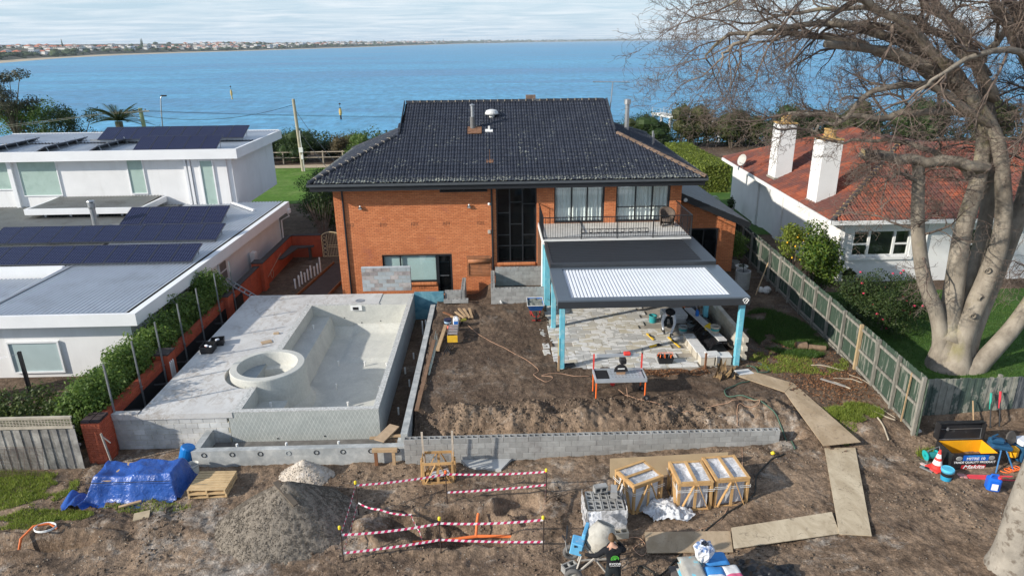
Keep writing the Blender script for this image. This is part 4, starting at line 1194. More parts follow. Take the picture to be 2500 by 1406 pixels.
# foliage
def leaf_mat(name, a, b, tr=.35, rough=.55):
 t = NT(name)
 f = t.n('NewGeometry').outputs['Random Per Island']
 c = t.mix(f, rgb(a), rgb(b))
 c = t.mix(t.ramp(t.noise(1.1, 3), .45, .65, 0, .5), c, rgb(tuple(.5 * (x + y) * .7 for x, y in zip(a, b))))
 t.fin(c, rough, .3)
 tb = t.n('BsdfTranslucent'); t.l(c, tb.inputs[0])
 mx = t.n('MixShader'); mx.inputs[0].default_value = tr
 t.l(t.b.outputs[0], mx.inputs[1]); t.l(tb.outputs[0], mx.inputs[2]); t.l(mx.outputs[0], t.out.inputs['Surface'])
 return t.m
def leaf_pts(blobs, n, inner=.45):
 vol = np.array([b[3] * b[4] * b[5] for b in blobs]) ** .75
 idx = nrg.choice(len(blobs), n, p=vol / vol.sum())
 B = np.array(blobs)[idx]
 d = nrg.normal(size=(n, 3)); d /= np.linalg.norm(d, axis=1)[:, None]
 r = inner + (1 - inner) * nrg.random(n) ** .6
 lump = 1 + .22 * np.sin(d[:, 0] * 5 + idx) * np.sin(d[:, 1] * 4 + 2 * idx) + .15 * np.sin(d[:, 2] * 7 + idx)
 return B[:, :3] + d * (r * lump)[:, None] * B[:, 3:6], d
def leaves(name, P, D, size, m, parent=None, up=.5, aspect=.55, **kw):
 n = len(P)
 nrm = D * .7 + nrg.normal(size=(n, 3)) * .6 + np.array([0, 0, up])
 nrm /= np.linalg.norm(nrm, axis=1)[:, None]
 a = np.cross(nrm, nrg.normal(size=(n, 3))); a /= np.linalg.norm(a, axis=1)[:, None]
 b = np.cross(nrm, a)
 s = (size * (.6 + .8 * nrg.random(n)))[:, None]
 V = np.stack([P - a * s * .5, P + b * s * aspect * .5 + nrm * s * .08, P + a * s * .5, P - b * s * aspect * .5 + nrm * s * .08], 1).reshape(-1, 3)
 F = np.arange(4 * n).reshape(n, 4)
 return mob(name, np_mesh(name, V, F, m), parent, None, **kw)
M_BARK = mat('bark', (.16, .13, .10), .95, .3, 5, bump=.6, bs=20)
M_LEAF1 = leaf_mat('hedge_leaf', (.05, .115, .02), (.22, .32, .07), .48)
M_LEAF2 = leaf_mat('dark_leaf', (.016, .040, .012), (.065, .11, .028))
M_LEAF3 = leaf_mat('lime_leaf', (.10, .15, .02), (.26, .30, .05))
M_LEAF4 = leaf_mat('olive_leaf', (.035, .055, .018), (.10, .115, .035))
M_LEAF5 = leaf_mat('lemon_leaf', (.03, .085, .012), (.16, .22, .03))
def shrub(name, blobs, n, size, m, label, cat='shrub', group=None, stems=True, stem_h=None, inner=.45, up=.5, core=0.0):
 cx = sum(b[0] for b in blobs) / len(blobs); cy = sum(b[1] for b in blobs) / len(blobs)
 zb = min(b[2] - b[5] for b in blobs)
 base = stem_h if stem_h is not None else zb
 t = thing(name, (cx, cy, base), label, cat, group)
 P, D = leaf_pts(blobs, n, inner)
 P[:, 2] = np.maximum(P[:, 2], base + .03)
 leaves('foliage', P, D, size, m, t, up)
 if core:
  q = MB()
  for b in blobs: q.lathe((b[0], b[1], b[2]), [(.05 * b[3], -core * b[5]), (core * .8 * b[3], -core * .55 * b[5]), (core * b[3], 0), (core * .75 * b[3], core * .6 * b[5]), (.05 * b[3], core * b[5])], 7)
  q.obj('opaque_core', m, t, kind='stuff')  # solid leaf-coloured core added so the bush reads opaque
 if stems:
  q = MB()
  for b in blobs[::max(1, len(blobs) // 8)]:
   p0 = Vector((b[0] * .6 + cx * .4, b[1] * .6 + cy * .4, base - .1)); p2 = Vector((b[0], b[1], b[2] + b[5] * .4))
   p1 = p0.lerp(p2, .5) + Vector((RU(-.1, .1), RU(-.1, .1), .1))
   r = .02 + .018 * max(b[3:6]); q.tube([p0, p1, p2], [r * 1.4, r, r * .4], 5)
  q.obj('stem', M_BARK, t)
 return t
# red boundary wall, posts, hedge
M_RED = mat('red_painted_brick', (.42, .085, .04), .75, .15, 2.5, (.30, .06, .035), 1.2, isl=.08, bump=.2, bs=50)
M_REDM = mat('red_mortar', (.33, .07, .035), .85, .12, 4)
M_COPE = mat('dark_coping', (.06, .05, .05), .85, .2, 5)
M_BPL0 = mat('flat_black', (.012, .012, .014), .7, .2, 4)
rw = thing('red_boundary_wall', (-13.1, 31, -1), 'long red painted brick boundary wall along the left of the pool', 'wall')
q = MB(); q.box(-13.28, -13.02, 20.2, 42.3, -1.1, .46); q.box(-13.02, -11.2, 42.18, 42.42, -1.1, .46)
w_ = q.obj('wall', M_REDM, rw)
lay(w_, brick_course(20.2, 42.3, -.6, .46, [], .24, .086, .011, -13.02, .008), -13.02, .008, M_RED, 0, .24, .086, .011, lambda b: b[2], axis='y', sgn=1)
lay(w_, brick_course(-13.0, -11.2, -1.0, .46, [], .24, .086, .011, 42.18, .008), 42.18, .008, M_RED, 150, .24, .086, .011, lambda b: -b[2])
q = MB(); q.box(-13.32, -12.99, 32.2, 42.28, .462, .51); q.box(-12.98, -11.16, 42.14, 42.46, .462, .51); q.obj('coping', M_COPE, rw)
q = MB(); q.box(-13.008, -12.99, 20.66, 33.0, -1.1, .08); q.obj('black_sheet', M_BPL0, rw)  # plain black sheet over the lower wall along the gap
for y in (24.6, 31.0, 36.2):
 q = MB(); q.rbox((-13.12, y, -.2), (.62, .62, 1.66), bev=.02); p = q.obj('pier', M_RED, rw)
 q = MB(); q.rbox((-13.12, y, .66), (.66, .66, .06)); q.obj('pier_cap', M_COPE, p)
pl = thing('red_brick_pillar', (-13.22, 19.85, -1), 'red brick pillar with dark brick top beside the trellis fence', 'pillar')
q = MB(); q.box(-13.52, -12.92, 19.56, 20.16, -1.1, .48); p = q.obj('shaft', M_REDM, pl)
bk = brick_course(-13.52, -12.92, -1.0, .5, [], .24, .086, .011, 19.56, .01)
lay(p, bk, 19.56, .01, mat('red_brick_raw', (.40, .10, .05), .85, .15, 4, (.22, .06, .04), 3, isl=.15, rnd=.15), 60, .24, .086, .011, lambda b: b[2])
lay(p, brick_course(19.56, 20.16, -1.0, .5, [], .24, .086, .011, -12.92, .01), -12.92, .01, M_RED, 0, .24, .086, .011, lambda b: b[2], axis='y', sgn=1)
for i in range(2):
 for j in range(5):
  q = MB(); q.rbox((-13.37 + i * .3, 19.62 + j * .12, .53), (.28, .105, .09), bev=.008); q.obj('top_brick', mat('engineering_brick', (.05, .035, .035), .8, .3, 6, rnd=.3), pl)
q = MB(); q.tube([(-12.75, 19.45, -.9), (-12.9, 19.5, .15)], .035, 6); q.tube([(-12.86, 19.45, .1), (-12.66, 19.5, -.2)], .02, 5)
q.obj('timber_offcut', mat('grey_timber', (.34, .31, .27), .9, .2, 4), None, 'weathered stick leaning on the red brick pillar', 'stick')
for i, y in enumerate((20.55, 22.4, 24.16, 26.1, 27.95, 29.98, 31.85)):
 t = thing('steel_post', (-12.97, y, -1.0), '%s galvanised post counted from the red pillar along the hedge' % ['first', 'second', 'third', 'fourth', 'fifth', 'sixth', 'seventh'][i], 'post', 'galvanised posts along the boundary wall')
 q = MB()
 for a, b in (((-.022, -.03), (.022, -.025)), ((-.022, .025), (.022, .03)), ((-.003, -.025), (.003, .025))): q.box(-12.97 + a[0], -12.97 + b[0], y + a[1], y + b[1], -1.0, 2.12 - .01 * i)
 q.obj('web', M_GALV, t)
 q = MB(); q.rbox((-12.97, y, .3), (.1, .1, .012)); q.obj('bracket', M_GALV, t)
for y in (21.4, 23.3, 25.2, 27.2, 29.2):
 q = MB(); q.bar((-13.0, y, -.1), (-12.13, y + .1, -.1), .05, .06); q.obj('steel_strut', mat('dark_steel', (.05, .05, .055), .6), None, 'dark strut bridging the gap between red wall and pool deck', 'strut', 'struts across the gap')
for k in range(3):
 q = MB(); q.tube([(-12.9, 24.35 + k * .13, -.5), (-12.9, 24.35 + k * .13, .3), (-12.86, 24.35 + k * .13, .38), (-12.8, 24.35 + k * .13, .3), (-12.8, 24.35 + k * .13, -.5)], .035, 8); q.obj('drain_pipe', M_WHITE, None, ['left', 'middle', 'right'][k] + ' bent white plastic pipe on the wall by the hedge pier', 'pipe', 'white bent pipes on the red wall')
hb = []
for i in range(34):
 y = 20.3 + i * .355
 hb.append((-13.85 + RU(-.2, .2), y, .66 + .24 * sin(i * .9) + RU(-.1, .15), .68, .5, .8))
 hb.append((-14.5 + RU(-.3, .3), y, .15 + RU(-.15, .15), .7, .5, .7))
shrub('hedge', hb, 52000, .12, M_LEAF1, 'long leafy green hedge growing along the red wall', 'hedge', stem_h=-.95)
hb = [(-13.75 + RU(-.3, .3), 30.9 + RU(-.6, .6), .9 + RU(-.5, .75), .55, .55, .5) for i in range(12)]
shrub('shrub', hb, 6500, .11, M_LEAF1, 'tall bushy shrub at the far end of the hedge', stem_h=-.95)
hb = []
for i in range(26):
 x = -14.2 - i * .26
 hb.append((x, 20.4 + RU(-.2, .3), .15 + .25 * sin(i * 1.3) + RU(-.1, .1), .55, .6, .7))
 hb.append((x, 21.5 + RU(-.3, .3), .05 + RU(-.2, .2), .6, .6, .7))
shrub('hedge', hb, 15000, .12, leaf_mat('mixed_leaf', (.03, .065, .015), (.12, .15, .035)), 'dense mixed hedge behind the trellis fence', 'hedge', stem_h=-.95)
# paling fence with trellis
M_PAL = mat('weathered_paling', (.21, .20, .185), .95, .25, 3, (.33, .315, .285), 2.5, (.45, .6), rnd=.28, bump=.5, bs=30)
M_TREL = mat('pale_trellis', (.46, .41, .33), .9, .2, 6)
tf = thing('trellis_fence', (-17, 19.3, -1), 'weathered paling fence topped with pale lattice trellis', 'fence')
for i in range(50):
 x = -13.62 - i * .145
 h = .48 + RU(-.012, .012)
 q = MB(); q.rbox((x, 19.3 + (.012 if i % 2 else -.012), (h - 1.0) / 2), (.15, .018, h + 1.0), rx=RU(-.01, .01), ry=RU(-.008, .008)); q.obj('paling', M_PAL, tf)
for z in (.55, .90):
 q = MB(); q.box(-20.8, -13.56, 19.25, 19.33, z - .035, z + .035); q.obj('rail', M_TREL, tf)
q = MB(); q.box(-20.8, -13.56, 19.34, 19.42, -.2, -.12); q.obj('back_rail', M_PAL, tf)
for k in range(5):
 q = MB(); z = .61 + k * .056; q.box(-20.8, -13.57, 19.27, 19.282, z - .009, z + .009); q.obj('lattice_slat', M_TREL, tf)
q = MB(); q.box(-.009, .009, 19.284, 19.296, .585, .865); q.mats = [M_TREL]; me = q.mesh('lattice_slat')
for k in range(72): mob('lattice_slat', me, tf, TR((-13.62 - k * .1, 0, 0)))
mp = thing('wire_mesh_panel', (-16, 18.95, -.95), 'rusty wire mesh sheet leaning on the paling fence', 'mesh')
q = MB()
for k in range(21): q.tube([(-17.0, 18.9 + k * .012, -.95 + k * .045), (-14.6, 18.9 + k * .012, -.95 + k * .045)], .005, 4)
for k in range(13): q.tube([(-17.0 + k * .2, 18.9, -.95), (-17.0 + k * .2, 19.14, -.05)], .005, 4)
q.obj('mesh_wires', mat('rusty_wire', (.13, .09, .07), .8), mp, kind='stuff')
# side passage: gate, formwork, pipes
M_CREAM = mat('cream_iron', (.62, .50, .30), .5, .1, 4)
gt = thing('iron_gate', (-10.5, 42.2, -1), 'cream wrought iron gate with arched top at the side of the house', 'gate')
q = MB(); q.tube([(-11.12, 42.2, -1), (-11.12, 42.2, .35)] + [(-10.5 - .62 * cos(a), 42.2, .35 + .32 * sin(a)) for a in LS(0, pi, 12)] + [(-9.88, 42.2, -1)], .028, 6); q.bar((-11.1, 42.2, -.95), (-9.9, 42.2, -.95), .04, .05); q.bar((-10.75, 42.2, -.32), (-9.9, 42.2, -.32), .03, .03); q.bar((-10.75, 42.2, -.2), (-9.9, 42.2, -.2), .03, .03); q.bar((-10.78, 42.2, -.95), (-10.78, 42.2, .5), .03, .03)
q.obj('frame', M_CREAM, gt)
for i in range(8):
 x = -10.66 + i * .1; q = MB(); q.tube([(x, 42.2, -.95), (x, 42.2, .34 + .3 * math.sqrt(max(0, 1 - ((x + 10.5) / .62) ** 2)))], .013, 5); q.obj('bar', M_CREAM, gt)
for i in range(5):
 q = MB(); q.tube([(-10.95 + .11 * cos(a), 42.2, -.78 + i * .26 + .12 * sin(a)) for a in LS(0, 2 * pi, 14)], .014, 5); q.obj('scroll', M_CREAM, gt)
M_TIMB = mat('raw_timber', (.45, .31, .18), .85, .18, 5, (.36, .25, .15), 3, rnd=.15)
M_TIMBD = mat('reddish_timber', (.22, .10, .05), .9, .25, 4)
for i, (a, b) in enumerate((((-10.9, 34.4, -.86), (-10.1, 40.6, -.86)), ((-9.2, 34.2, -.86), (-8.6, 39.6, -.86)))):
 q = MB(); q.bar(a, b, .06, .16); q.obj('formwork_board', M_TIMBD, None, ['reddish formwork board beside the white pipes in the side passage', 'reddish formwork board against the house in the side passage'][i], 'board', 'formwork boards in the passage')
q = MB(); q.prism([(-10.75, 34.4), (-9.25, 34.2), (-8.7, 40), (-10.05, 40.5)], -.96, -.89); q.obj('dark_path', mat('wet_soil', (.06, .04, .035), .8, .2, 3), None, 'dark damp strip of path between formwork boards', 'path')
for i in range(9):
 x, y = -11.25 + i * .085 + RU(-.03, .03), 36.2 + i * .36
 q = MB(); q.tube([(x, y, -1), (x, y, -.4 + .1 * (i % 3) + (.15 if i == 8 else 0))], .045, 8); q.lathe((x, y, -1), [(.055, .5), (.055, .62)], 8); q.obj('standing_pipe', M_WHITE, None, 'white plastic pipe standing among others in the side passage', 'pipe', 'white pipes in the side passage')
t = thing('garden_bench_frame', (-11.9, 40.6, -1), 'dark stone shelf on a stand against the red return wall', 'shelf')
q = MB(); q.prism([(-12.95, 39.0), (-12.7, 39.0), (-12.4, 41.2), (-11.5, 41.5), (-11.5, 41.75), (-12.95, 41.75)], -.12, -.04); q.obj('shelf_top', M_COPE, t)
q = MB(); q.rbox((-11.75, 41.55, -.55), (.12, .3, .86)); q.obj('shelf_leg', M_COPE, t)
t = thing('hose_hanger', (-12.97, 37.6, -.6), 'coiled hose hanging on the red wall', 'hose')
q = MB(); q.tube([(-12.94, 37.6 + .22 * cos(a), -.5 + .24 * sin(a)) for a in LS(0, 6 * pi, 50)], .014, 5); q.tube([(-12.95, 36.2, -.62), (-12.95, 39.6, .12)], .015, 5); q.obj('coil', mat('hose_tan', (.40, .30, .22), .6), t)
ld = thing('ladder', (-13, 31.9, .3), 'short aluminium ladder leaning on the red wall beyond the deck', 'ladder')
p0, p1 = Vector((-13.55, 32.6, .85)), Vector((-11.4, 32.0, -.35))
for s in (-.2, .2):
 q = MB(); q.bar(p0 + Vector((0, s, 0)), p1 + Vector((0, s, 0)), .03, .07); q.obj('rail', M_GALV, ld)
for i in range(8):
 c = p0.lerp(p1, .08 + i * .12); q = MB(); q.bar(c + Vector((0, -.2, 0)), c + Vector((0, .2, 0)), .05, .03); q.obj('rung', M_GALV, ld)
# white modern house on the left
def make_wall():
 t = NT('white_render')
 f = t.math('MULTIPLY', t.ramp(t.noise(2.2, 6, .7, t.vscale(t.pos(), (1, 1, .14))), .5, .75), t.ramp(t.noise(.5, 3), .4, .65, .1, 1))
 c = t.mix(t.math('MULTIPLY', f, .4), rgb((.80, .80, .80)), rgb((.55, .54, .51)))
 c = t.bright(c, t.ramp(t.noise(1.1, 5), .3, .7, .95, 1.03))
 t.bump(t.noise(30, 4), .15, .01)
 return t.fin(c, .85, .3)
M_REND = make_wall()
M_FASC = mat('white_fascia', (.80, .81, .82), .6, .04, 1)
M_ROOFS = mat('zinc_sheet', (.55, .58, .62), .45, .08, .5, (.47, .49, .52), .8, metal=.25, spec=.4)
M_ROOFO = mat('dull_sheet', (.30, .30, .28), .6, .12, .6, (.22, .21, .19), .9, metal=.2)
wh = thing('white_house', (-20, 36, -1), 'white flat-roofed modern house with metal roof on the left', 'house')
lean = .0426
ex = lambda y: -14.32 + (y - 25.4) * lean
q = MB()
q.box(-34, -14.95, 26.0, 26.25, -1.1, 1.5)
q.add([(-14.95, 26.0, -1.1), (-14.2, 44, -1.1), (-14.2, 44, 1.5), (-14.95, 26, 1.5), (-15.2, 26.0, -1.1), (-14.45, 44, -1.1), (-14.45, 44, 1.5), (-15.2, 26, 1.5)], [(0, 1, 2, 3), (1, 5, 6, 2), (5, 4, 7, 6)])
lw = q.obj('ground_wall', M_REND, wh)
for (y0, y1, z0, z1) in ((34.3, 35.3, .1, 1.15),):
 q = MB(); x = -14.93 + (34.8 - 26) * .0417; q.box(x - .02, x + .05, y0, y1, z0, z1); w1 = q.obj('side_window', M_FASC, wh)
 q = MB(); q.box(x + .052, x + .06, y0 + .08, y1 - .08, z0 + .05, z0 + .48); q.box(x + .052, x + .06, y0 + .08, y1 - .08, z0 + .56, z1 - .05); q.obj('pane', mat('dusty_glass', (.22, .20, .19), .3), w1)
window(wh, -20.05, -17.95, -.78, .64, 25.90, [], [], inner=None, fr=.07, fm=M_FASC, gm=mat('pale_window', (.42, .52, .53), .3, .05, 2))
def ribbed(name, x0, x1, y0, y1, zf, m, parent, pitch=.2, shear=0.0, ex1=None, kind='stuff'):
 n = int((x1 - x0) / pitch)
 prof = []
 for i in range(n + 1):
  b = x0 + i * pitch
  prof += [(b, 0), (b + pitch * .52, 0), (b + pitch * .60, .06), (b + pitch * .88, .06)]
 V, F = [], []
 for y in (y0, y1):
  for x, z in prof: V.append((x + shear * (y - y0), y, zf(y) + z))
 k = len(prof)
 for i in range(k - 1): F.append((i, i + 1, k + i + 1, k + i))
 return mob(name, np_mesh(name, np.array(V), np.array(F), m), parent, None, kind=kind)
zr_ = lambda y: 1.93 + (y - 25.4) * .014
ribbed('low_roof', -20.9, -14.75, 25.5, 44.3, zr_, M_ROOFS, wh, .2, lean)
ribbed('low_roof', -36, -20.95, 31.6, 44.3, zr_, M_ROOFO, wh, .2, lean)
ribbed('low_roof', -30, -20.2, 26.6, 31.2, lambda y: 1.25 + (y - 26) * .06, M_ROOFS, wh, .2, lean)
q = MB(); q.box(-34, -14.32, 25.38, 25.52, 1.46, 1.97); q.obj('front_fascia', M_FASC, wh)
q = MB(); q.add([(ex(25.4), 25.525, 1.46), (ex(44.3), 44.3, 1.66), (ex(44.3), 44.3, 2.22), (ex(25.4), 25.525, 1.97), (ex(25.4) - .3, 25.525, 1.46), (ex(44.3) - .3, 44.3, 1.66), (ex(44.3) - .3, 44.3, 2.22), (ex(25.4) - .3, 25.525, 1.97)], [(0, 1, 2, 3), (3, 2, 6, 7), (0, 4, 5, 1), (4, 7, 6, 5), (1, 5, 6, 2), (0, 3, 7, 4)])
q.obj('side_fascia', M_FASC, wh)
q = MB(); q.box(-36, -20.6, 31.3, 31.55, 1.55, 2.1); q.obj('inner_fascia', M_FASC, wh)
q = MB(); q.add([(-20.75, 25.55, 1.95), (-20.5, 25.55, 2.05), (-20.2, 31.5, 2.12), (-20.5, 31.5, 2.02), (-20.75, 25.55, 1.3), (-20.5, 31.5, 1.4)], [(0, 1, 2, 3), (0, 3, 5, 4)]); q.obj('barge_flashing', M_ROOFS, wh)
q = MB(); q.box(-30, -20.6, 31.56, 31.7, -1, 1.6); q.obj('courtyard_wall', M_REND, wh)
q = MB(); q.tube([(-13.6, 43.9, 1.6), (-13.5, 43.9, 1.35), (-14.0, 43.8, 1.1), (-14.05, 43.8, -.9)], .05, 8); q.obj('downpipe', M_FASC, wh)
q = MB(); q.box(-13.75, -13.4, 43.75, 44.1, 1.55, 1.8); q.obj('rainwater_head', M_FASC, wh)
q = MB(); q.rbox((-14.15, 38.4, .2), (.3, .45, .75), bev=.03); q.obj('meter_cabinet', M_FASC, wh)
q = MB(); q.box(-35, -16.75, 44.0, 52.5, 1.8, 5.3); q.obj('upper_wall', M_REND, wh)
q = MB(); q.box(-36, -16.1, 43.35, 43.5, 5.2, 5.8); q.box(-16.25, -16.1, 43.5, 53.0, 5.2, 5.8); q.box(-36, -16.25, 52.85, 53.0, 5.2, 5.85); q.box(-36, -16.25, 43.5, 52.85, 5.2, 5.25); q.obj('upper_fascia', M_FASC, wh)
ribbed('upper_roof', -36, -16.4, 43.55, 48.2, lambda y: 5.5 + (y - 43.5) * .02, M_ROOFS, wh, .22)
ribbed('upper_roof', -36, -16.4, 48.25, 52.8, lambda y: 5.68 + (y - 48) * .02, M_ROOFS, wh, .22)
M_FROST = mat('green_blind', (.40, .52, .47), .35, .05, 2, (.33, .45, .40), 1.5, spec=.4)
for (x0, x1, z0, z1) in ((-23.35, -22.3, 2.95, 5.18), (-30.2, -27.7, 2.92, 5.18), (-33.5, -30.75, 3.35, 5.18)):
 window(wh, x0, x1, z0, z1, 43.93, [], [], inner=None, fr=.06, fm=M_FASC, gm=M_FROST)
q = MB(); q.box(-19.25, -17.05, 43.88, 43.99, 1.95, 5.19); bay = q.obj('window_bay', M_REND, wh)
window(wh, -18.75, -17.85, 2.15, 5.1, 43.80, [], [], inner=None, fr=.08, fm=M_FASC, gm=M_FROST)
for a_, b_ in ((-19.7, -19.55), (-19.45, -19.3), (-30.7, -30.45)):
 q = MB(); q.box(a_, b_, 43.8, 43.99, 2.0, 5.19); q.obj('pilaster', M_FASC, wh)
q = MB(); q.box(-19.4, -16.75, 43.75, 43.87, 1.93, 2.1); q.obj('sill_trim', M_FASC, wh)
q = MB(); q.box(-28.2, -21.2, 40.7, 40.85, 2.45, 2.8); q.box(-21.35, -21.2, 40.85, 43.95, 2.45, 2.8); q.box(-28.2, -28.05, 40.85, 43.95, 2.45, 2.8); q.obj('canopy_fascia', M_FASC, wh)
ribbed('canopy_roof', -28.05, -21.5, 40.85, 43.95, lambda y: 2.72 + (y - 40.8) * .03, M_ROOFO, wh, .2)
q = MB(); q.box(-27.3, -21.8, 41.3, 41.35, 2.0, 2.44); q.obj('clerestory_glass', M_DGLASS, wh)
for x in (-27.4, -25.9, -24.3, -22.8, -21.75):
 q = MB(); q.box(x, x + .12, 41.22, 41.3, 2.0, 2.44); q.obj('mullion', M_FASC, wh)
q = MB(); q.box(-27.4, -21.6, 41.15, 41.3, 1.98, 2.08); q.obj('clerestory_sill', M_FASC, wh)
fb = (-22.9, 38.6, 2.1)
q = MB(); q.tube([fb, (fb[0], fb[1], 3.25)], .16, 12); f_ = q.obj('flue', M_GALV, wh)
q = MB(); q.lathe((fb[0], fb[1], 3.25), [(.17, 0), (.2, .1), (.2, .3), (.08, .36), (.22, .42), (.2, .46), (.02, .5)], 12); q.obj('flue_cowl', M_GALV, f_)
q = MB(); q.bar((-16.9, 43.6, 2.35), (-14.9, 41.6, 2.3), .14, .1); q.obj('roof_gutter_pipe', M_FASC, wh)
# solar panels
def make_solar():
 t = NT('solar_cells')
 o = t.objc()
 sp = t.n('SeparateXYZ'); t.l(o, sp.inputs[0])
 ls = []
 for k, ax in ((8.0, 0), (8.0, 1)):
  g = t.math('ABSOLUTE', t.math('SUBTRACT', t.math('FRACT', t.math('ADD', t.math('MULTIPLY', sp.outputs[ax], k), 100.0)), .5))
  ls.append(g)
 line = t.math('GREATER_THAN', t.math('MAXIMUM', ls[0], ls[1]), .465)
 dot = t.math('GREATER_THAN', t.math('ADD', ls[0], ls[1]), .86)
 c = t.mix(t.noise(3, 2, .5, o), rgb((.005, .007, .030)), rgb((.010, .013, .050)))
 c = t.mix(t.math('MULTIPLY', line, .30), c, rgb((.10, .12, .20)))
 c = t.mix(t.math('MULTIPLY', dot, .5), c, rgb((.45, .48, .58)))
 t.fin(c, .22, .22)
 return t.m
M_SOLAR = make_solar()
M_FRAME = mat('panel_frame', (.10, .105, .12), .4, .05, metal=.5)
def panel_proto():
 q = MB(); q.mat(M_SOLAR); q.add([(-.49, 0, .02), (.49, 0, .02), (.49, 1.6, .02), (-.49, 1.6, .02)], [(0, 1, 2, 3)])
 q.mat(M_FRAME); q.box(-.51, .51, -.02, 1.62, -.025, .016)
 for a in ((-.51, -.49, -.02, 1.62), (.49, .51, -.02, 1.62), (-.49, .49, -.02, 0), (-.49, .49, 1.6, 1.62)): q.box(*a, .016, .026)
 return q.mesh('solar_panel')
PANEL = panel_proto()
def solar_row(x0, n, y, z, tilt, label, sc=1.05):
 t = thing('solar_array', (x0 - n * .5, y, z - .14), label, 'solar array', 'solar arrays on the white house')
 for i in range(n):
  x = x0 - i * 1.04 * sc
  mob('panel', PANEL, t, TR((x, y, z)) @ RT(tilt, 4, 'X') @ Matrix.Scale(sc, 4))
  for s in (-.3, .3):
   q = MB(); yb, zb = y + 1.45 * sc * cos(tilt), z + 1.45 * sc * sin(tilt)
   q.bar((x + s, yb, zb - .03), (x + s, yb, z - .14), .03); q.obj('leg', M_GALV, t)
 q = MB(); q.bar((x0 + .5, y + .12, z - .04), (x0 - n * 1.04 * sc, y + .12, z - .04), .04, .16); q.obj('rail', M_GALV, t)
solar_row(-15.15, 10, 31.6, 2.16, R(16), 'front row of dark blue solar panels on the low roof of the white house', 1.0)
solar_row(-15.35, 11, 35.2, 2.22, R(16), 'middle row of dark blue solar panels on the low roof of the white house', 1.05)
solar_row(-16.4, 5, 38.7, 2.25, R(20), 'back row of dark blue solar panels on the low roof of the white house', 1.12)
solar_row(-18.0, 5, 43.8, 5.75, R(24), 'front row of dark blue solar panels on the upper roof of the white house', 1.0)
solar_row(-17.6, 9, 47.6, 5.95, R(22), 'rear row of dark blue solar panels on the upper roof of the white house', 1.05)
for i, x in enumerate((-25.0, -28.3, -31.6)):
 m4 = TR((x, 44.2, 6.0)) @ RT(R(-27), 4, 'Y') @ RT(0, 4, 'Z')
 t = thing('solar_rack', (x, 44.2, 5.6), '%s side-on tilted solar rack at the left of the upper roof' % ['right', 'middle', 'left'][i], 'solar panel', 'side-on solar racks')
 for k in range(3):
  mob('panel', PANEL, t, m4 @ TR((-.55, k * 1.65, 0)))
 for k in range(5):
  q = MB(); q.bar((x - .12, 44.4 + k * 1.1, 6.12), (x + .1, 44.4 + k * 1.1, 5.6), .035); q.obj('leg', M_GALV, t)
t = thing('shade_sail', (-18.6, 24.6, -1), 'pale shade sail tied to a dark post before the white house', 'shade sail')
q = MB(); q.rbox((-18.62, 24.6, -.1), (.11, .11, 1.8)); q.obj('post', M_CHAR, t)
q = MB(); q.tube([(-18.62, 24.6, .72), (-18.95, 24.55, .66)], .012, 5); q.obj('tie', M_GALV, t)
q = MB(); q.add([(-18.95, 24.55, .66), (-21.2, 24.3, .55), (-23.5, 23.0, .5), (-22.0, 22.2, .2), (-20.2, 23.7, .45)], [(0, 1, 4), (1, 2, 3, 4)]); q.obj('sail', mat('sail_cloth', (.62, .60, .58), .8, .05), t)
# green paling fence on the right
def make_green(name, a, b, thr, s=(3, 3, .35)):
 t = NT(name)
 v = t.vscale(t.pos(), s)
 f = t.math('ADD', t.noise(2.4, 6, .7, v), t.ramp(t.n('ObjectInfo').outputs['Random'], 0, 1, -.07, .07))
 c = t.mix(t.ramp(f, thr, thr + .06), rgb(a), rgb(b))
 c = t.bright(c, t.ramp(t.noise(9, 4, .6, v), .3, .7, .8, 1.2))
 t.bump(t.noise(14, 4, .6, v), .4, .01)
 return t.fin(c, .85, .25)
M_GREEN = make_green('peeling_green', (.045, .072, .052), (.20, .205, .175), .55)
M_GREY = make_green('grey_rail', (.27, .255, .22), (.16, .155, .135), .5)
M_OLD = make_green('dark_paling', (.26, .26, .225), (.07, .10, .085), .50, (.9, .9, .5))
FA, FB = Vector((13.42, 18.85, 0)), Vector((14.55, 44.0, 0))
fdir = (FB - FA).normalized(); fn = Vector((fdir.y, -fdir.x, 0))
gf = thing('green_fence', (13.9, 28, 0), 'long green paling fence with grey posts and rails dividing the yards', 'fence')
def fz(s): return -.3 + .3 * min(1, s / 5)
L_ = (FB - FA).length
s = 0.0
while s < L_:
 p = FA + fdir * s + fn * .06
 zt = 1.78 + RU(-.02, .02) + (.02 if s > 6 else 0)
 z0 = fz(s) - .12
 q = MB(); q.rbox((p.x, p.y, (z0 + zt) / 2), (.016, .118, zt - z0), rz=math.atan2(fdir.y, fdir.x) - R(90), bev=0); q.obj('paling', M_GREEN, gf)
 s += .122
ps = [0.05, 1.55, 2.95, 4.3, 5.7, 7.1, 8.5, 9.95, 11.4, 12.85, 14.3, 15.8, 17.3, 18.9, 20.6, 22.5, 24.6]
for i, s in enumerate(ps):
 p = FA + fdir * s - fn * .03
 q = MB(); q.rbox((p.x, p.y, (fz(s) - .25 + 1.8) / 2), (.1, .11, 2.05 - fz(s)), rz=math.atan2(fdir.y, fdir.x)); q.obj('post', M_GREY if i != 3 else mat('new_post', (.42, .31, .18), .85, .15, 4), gf)
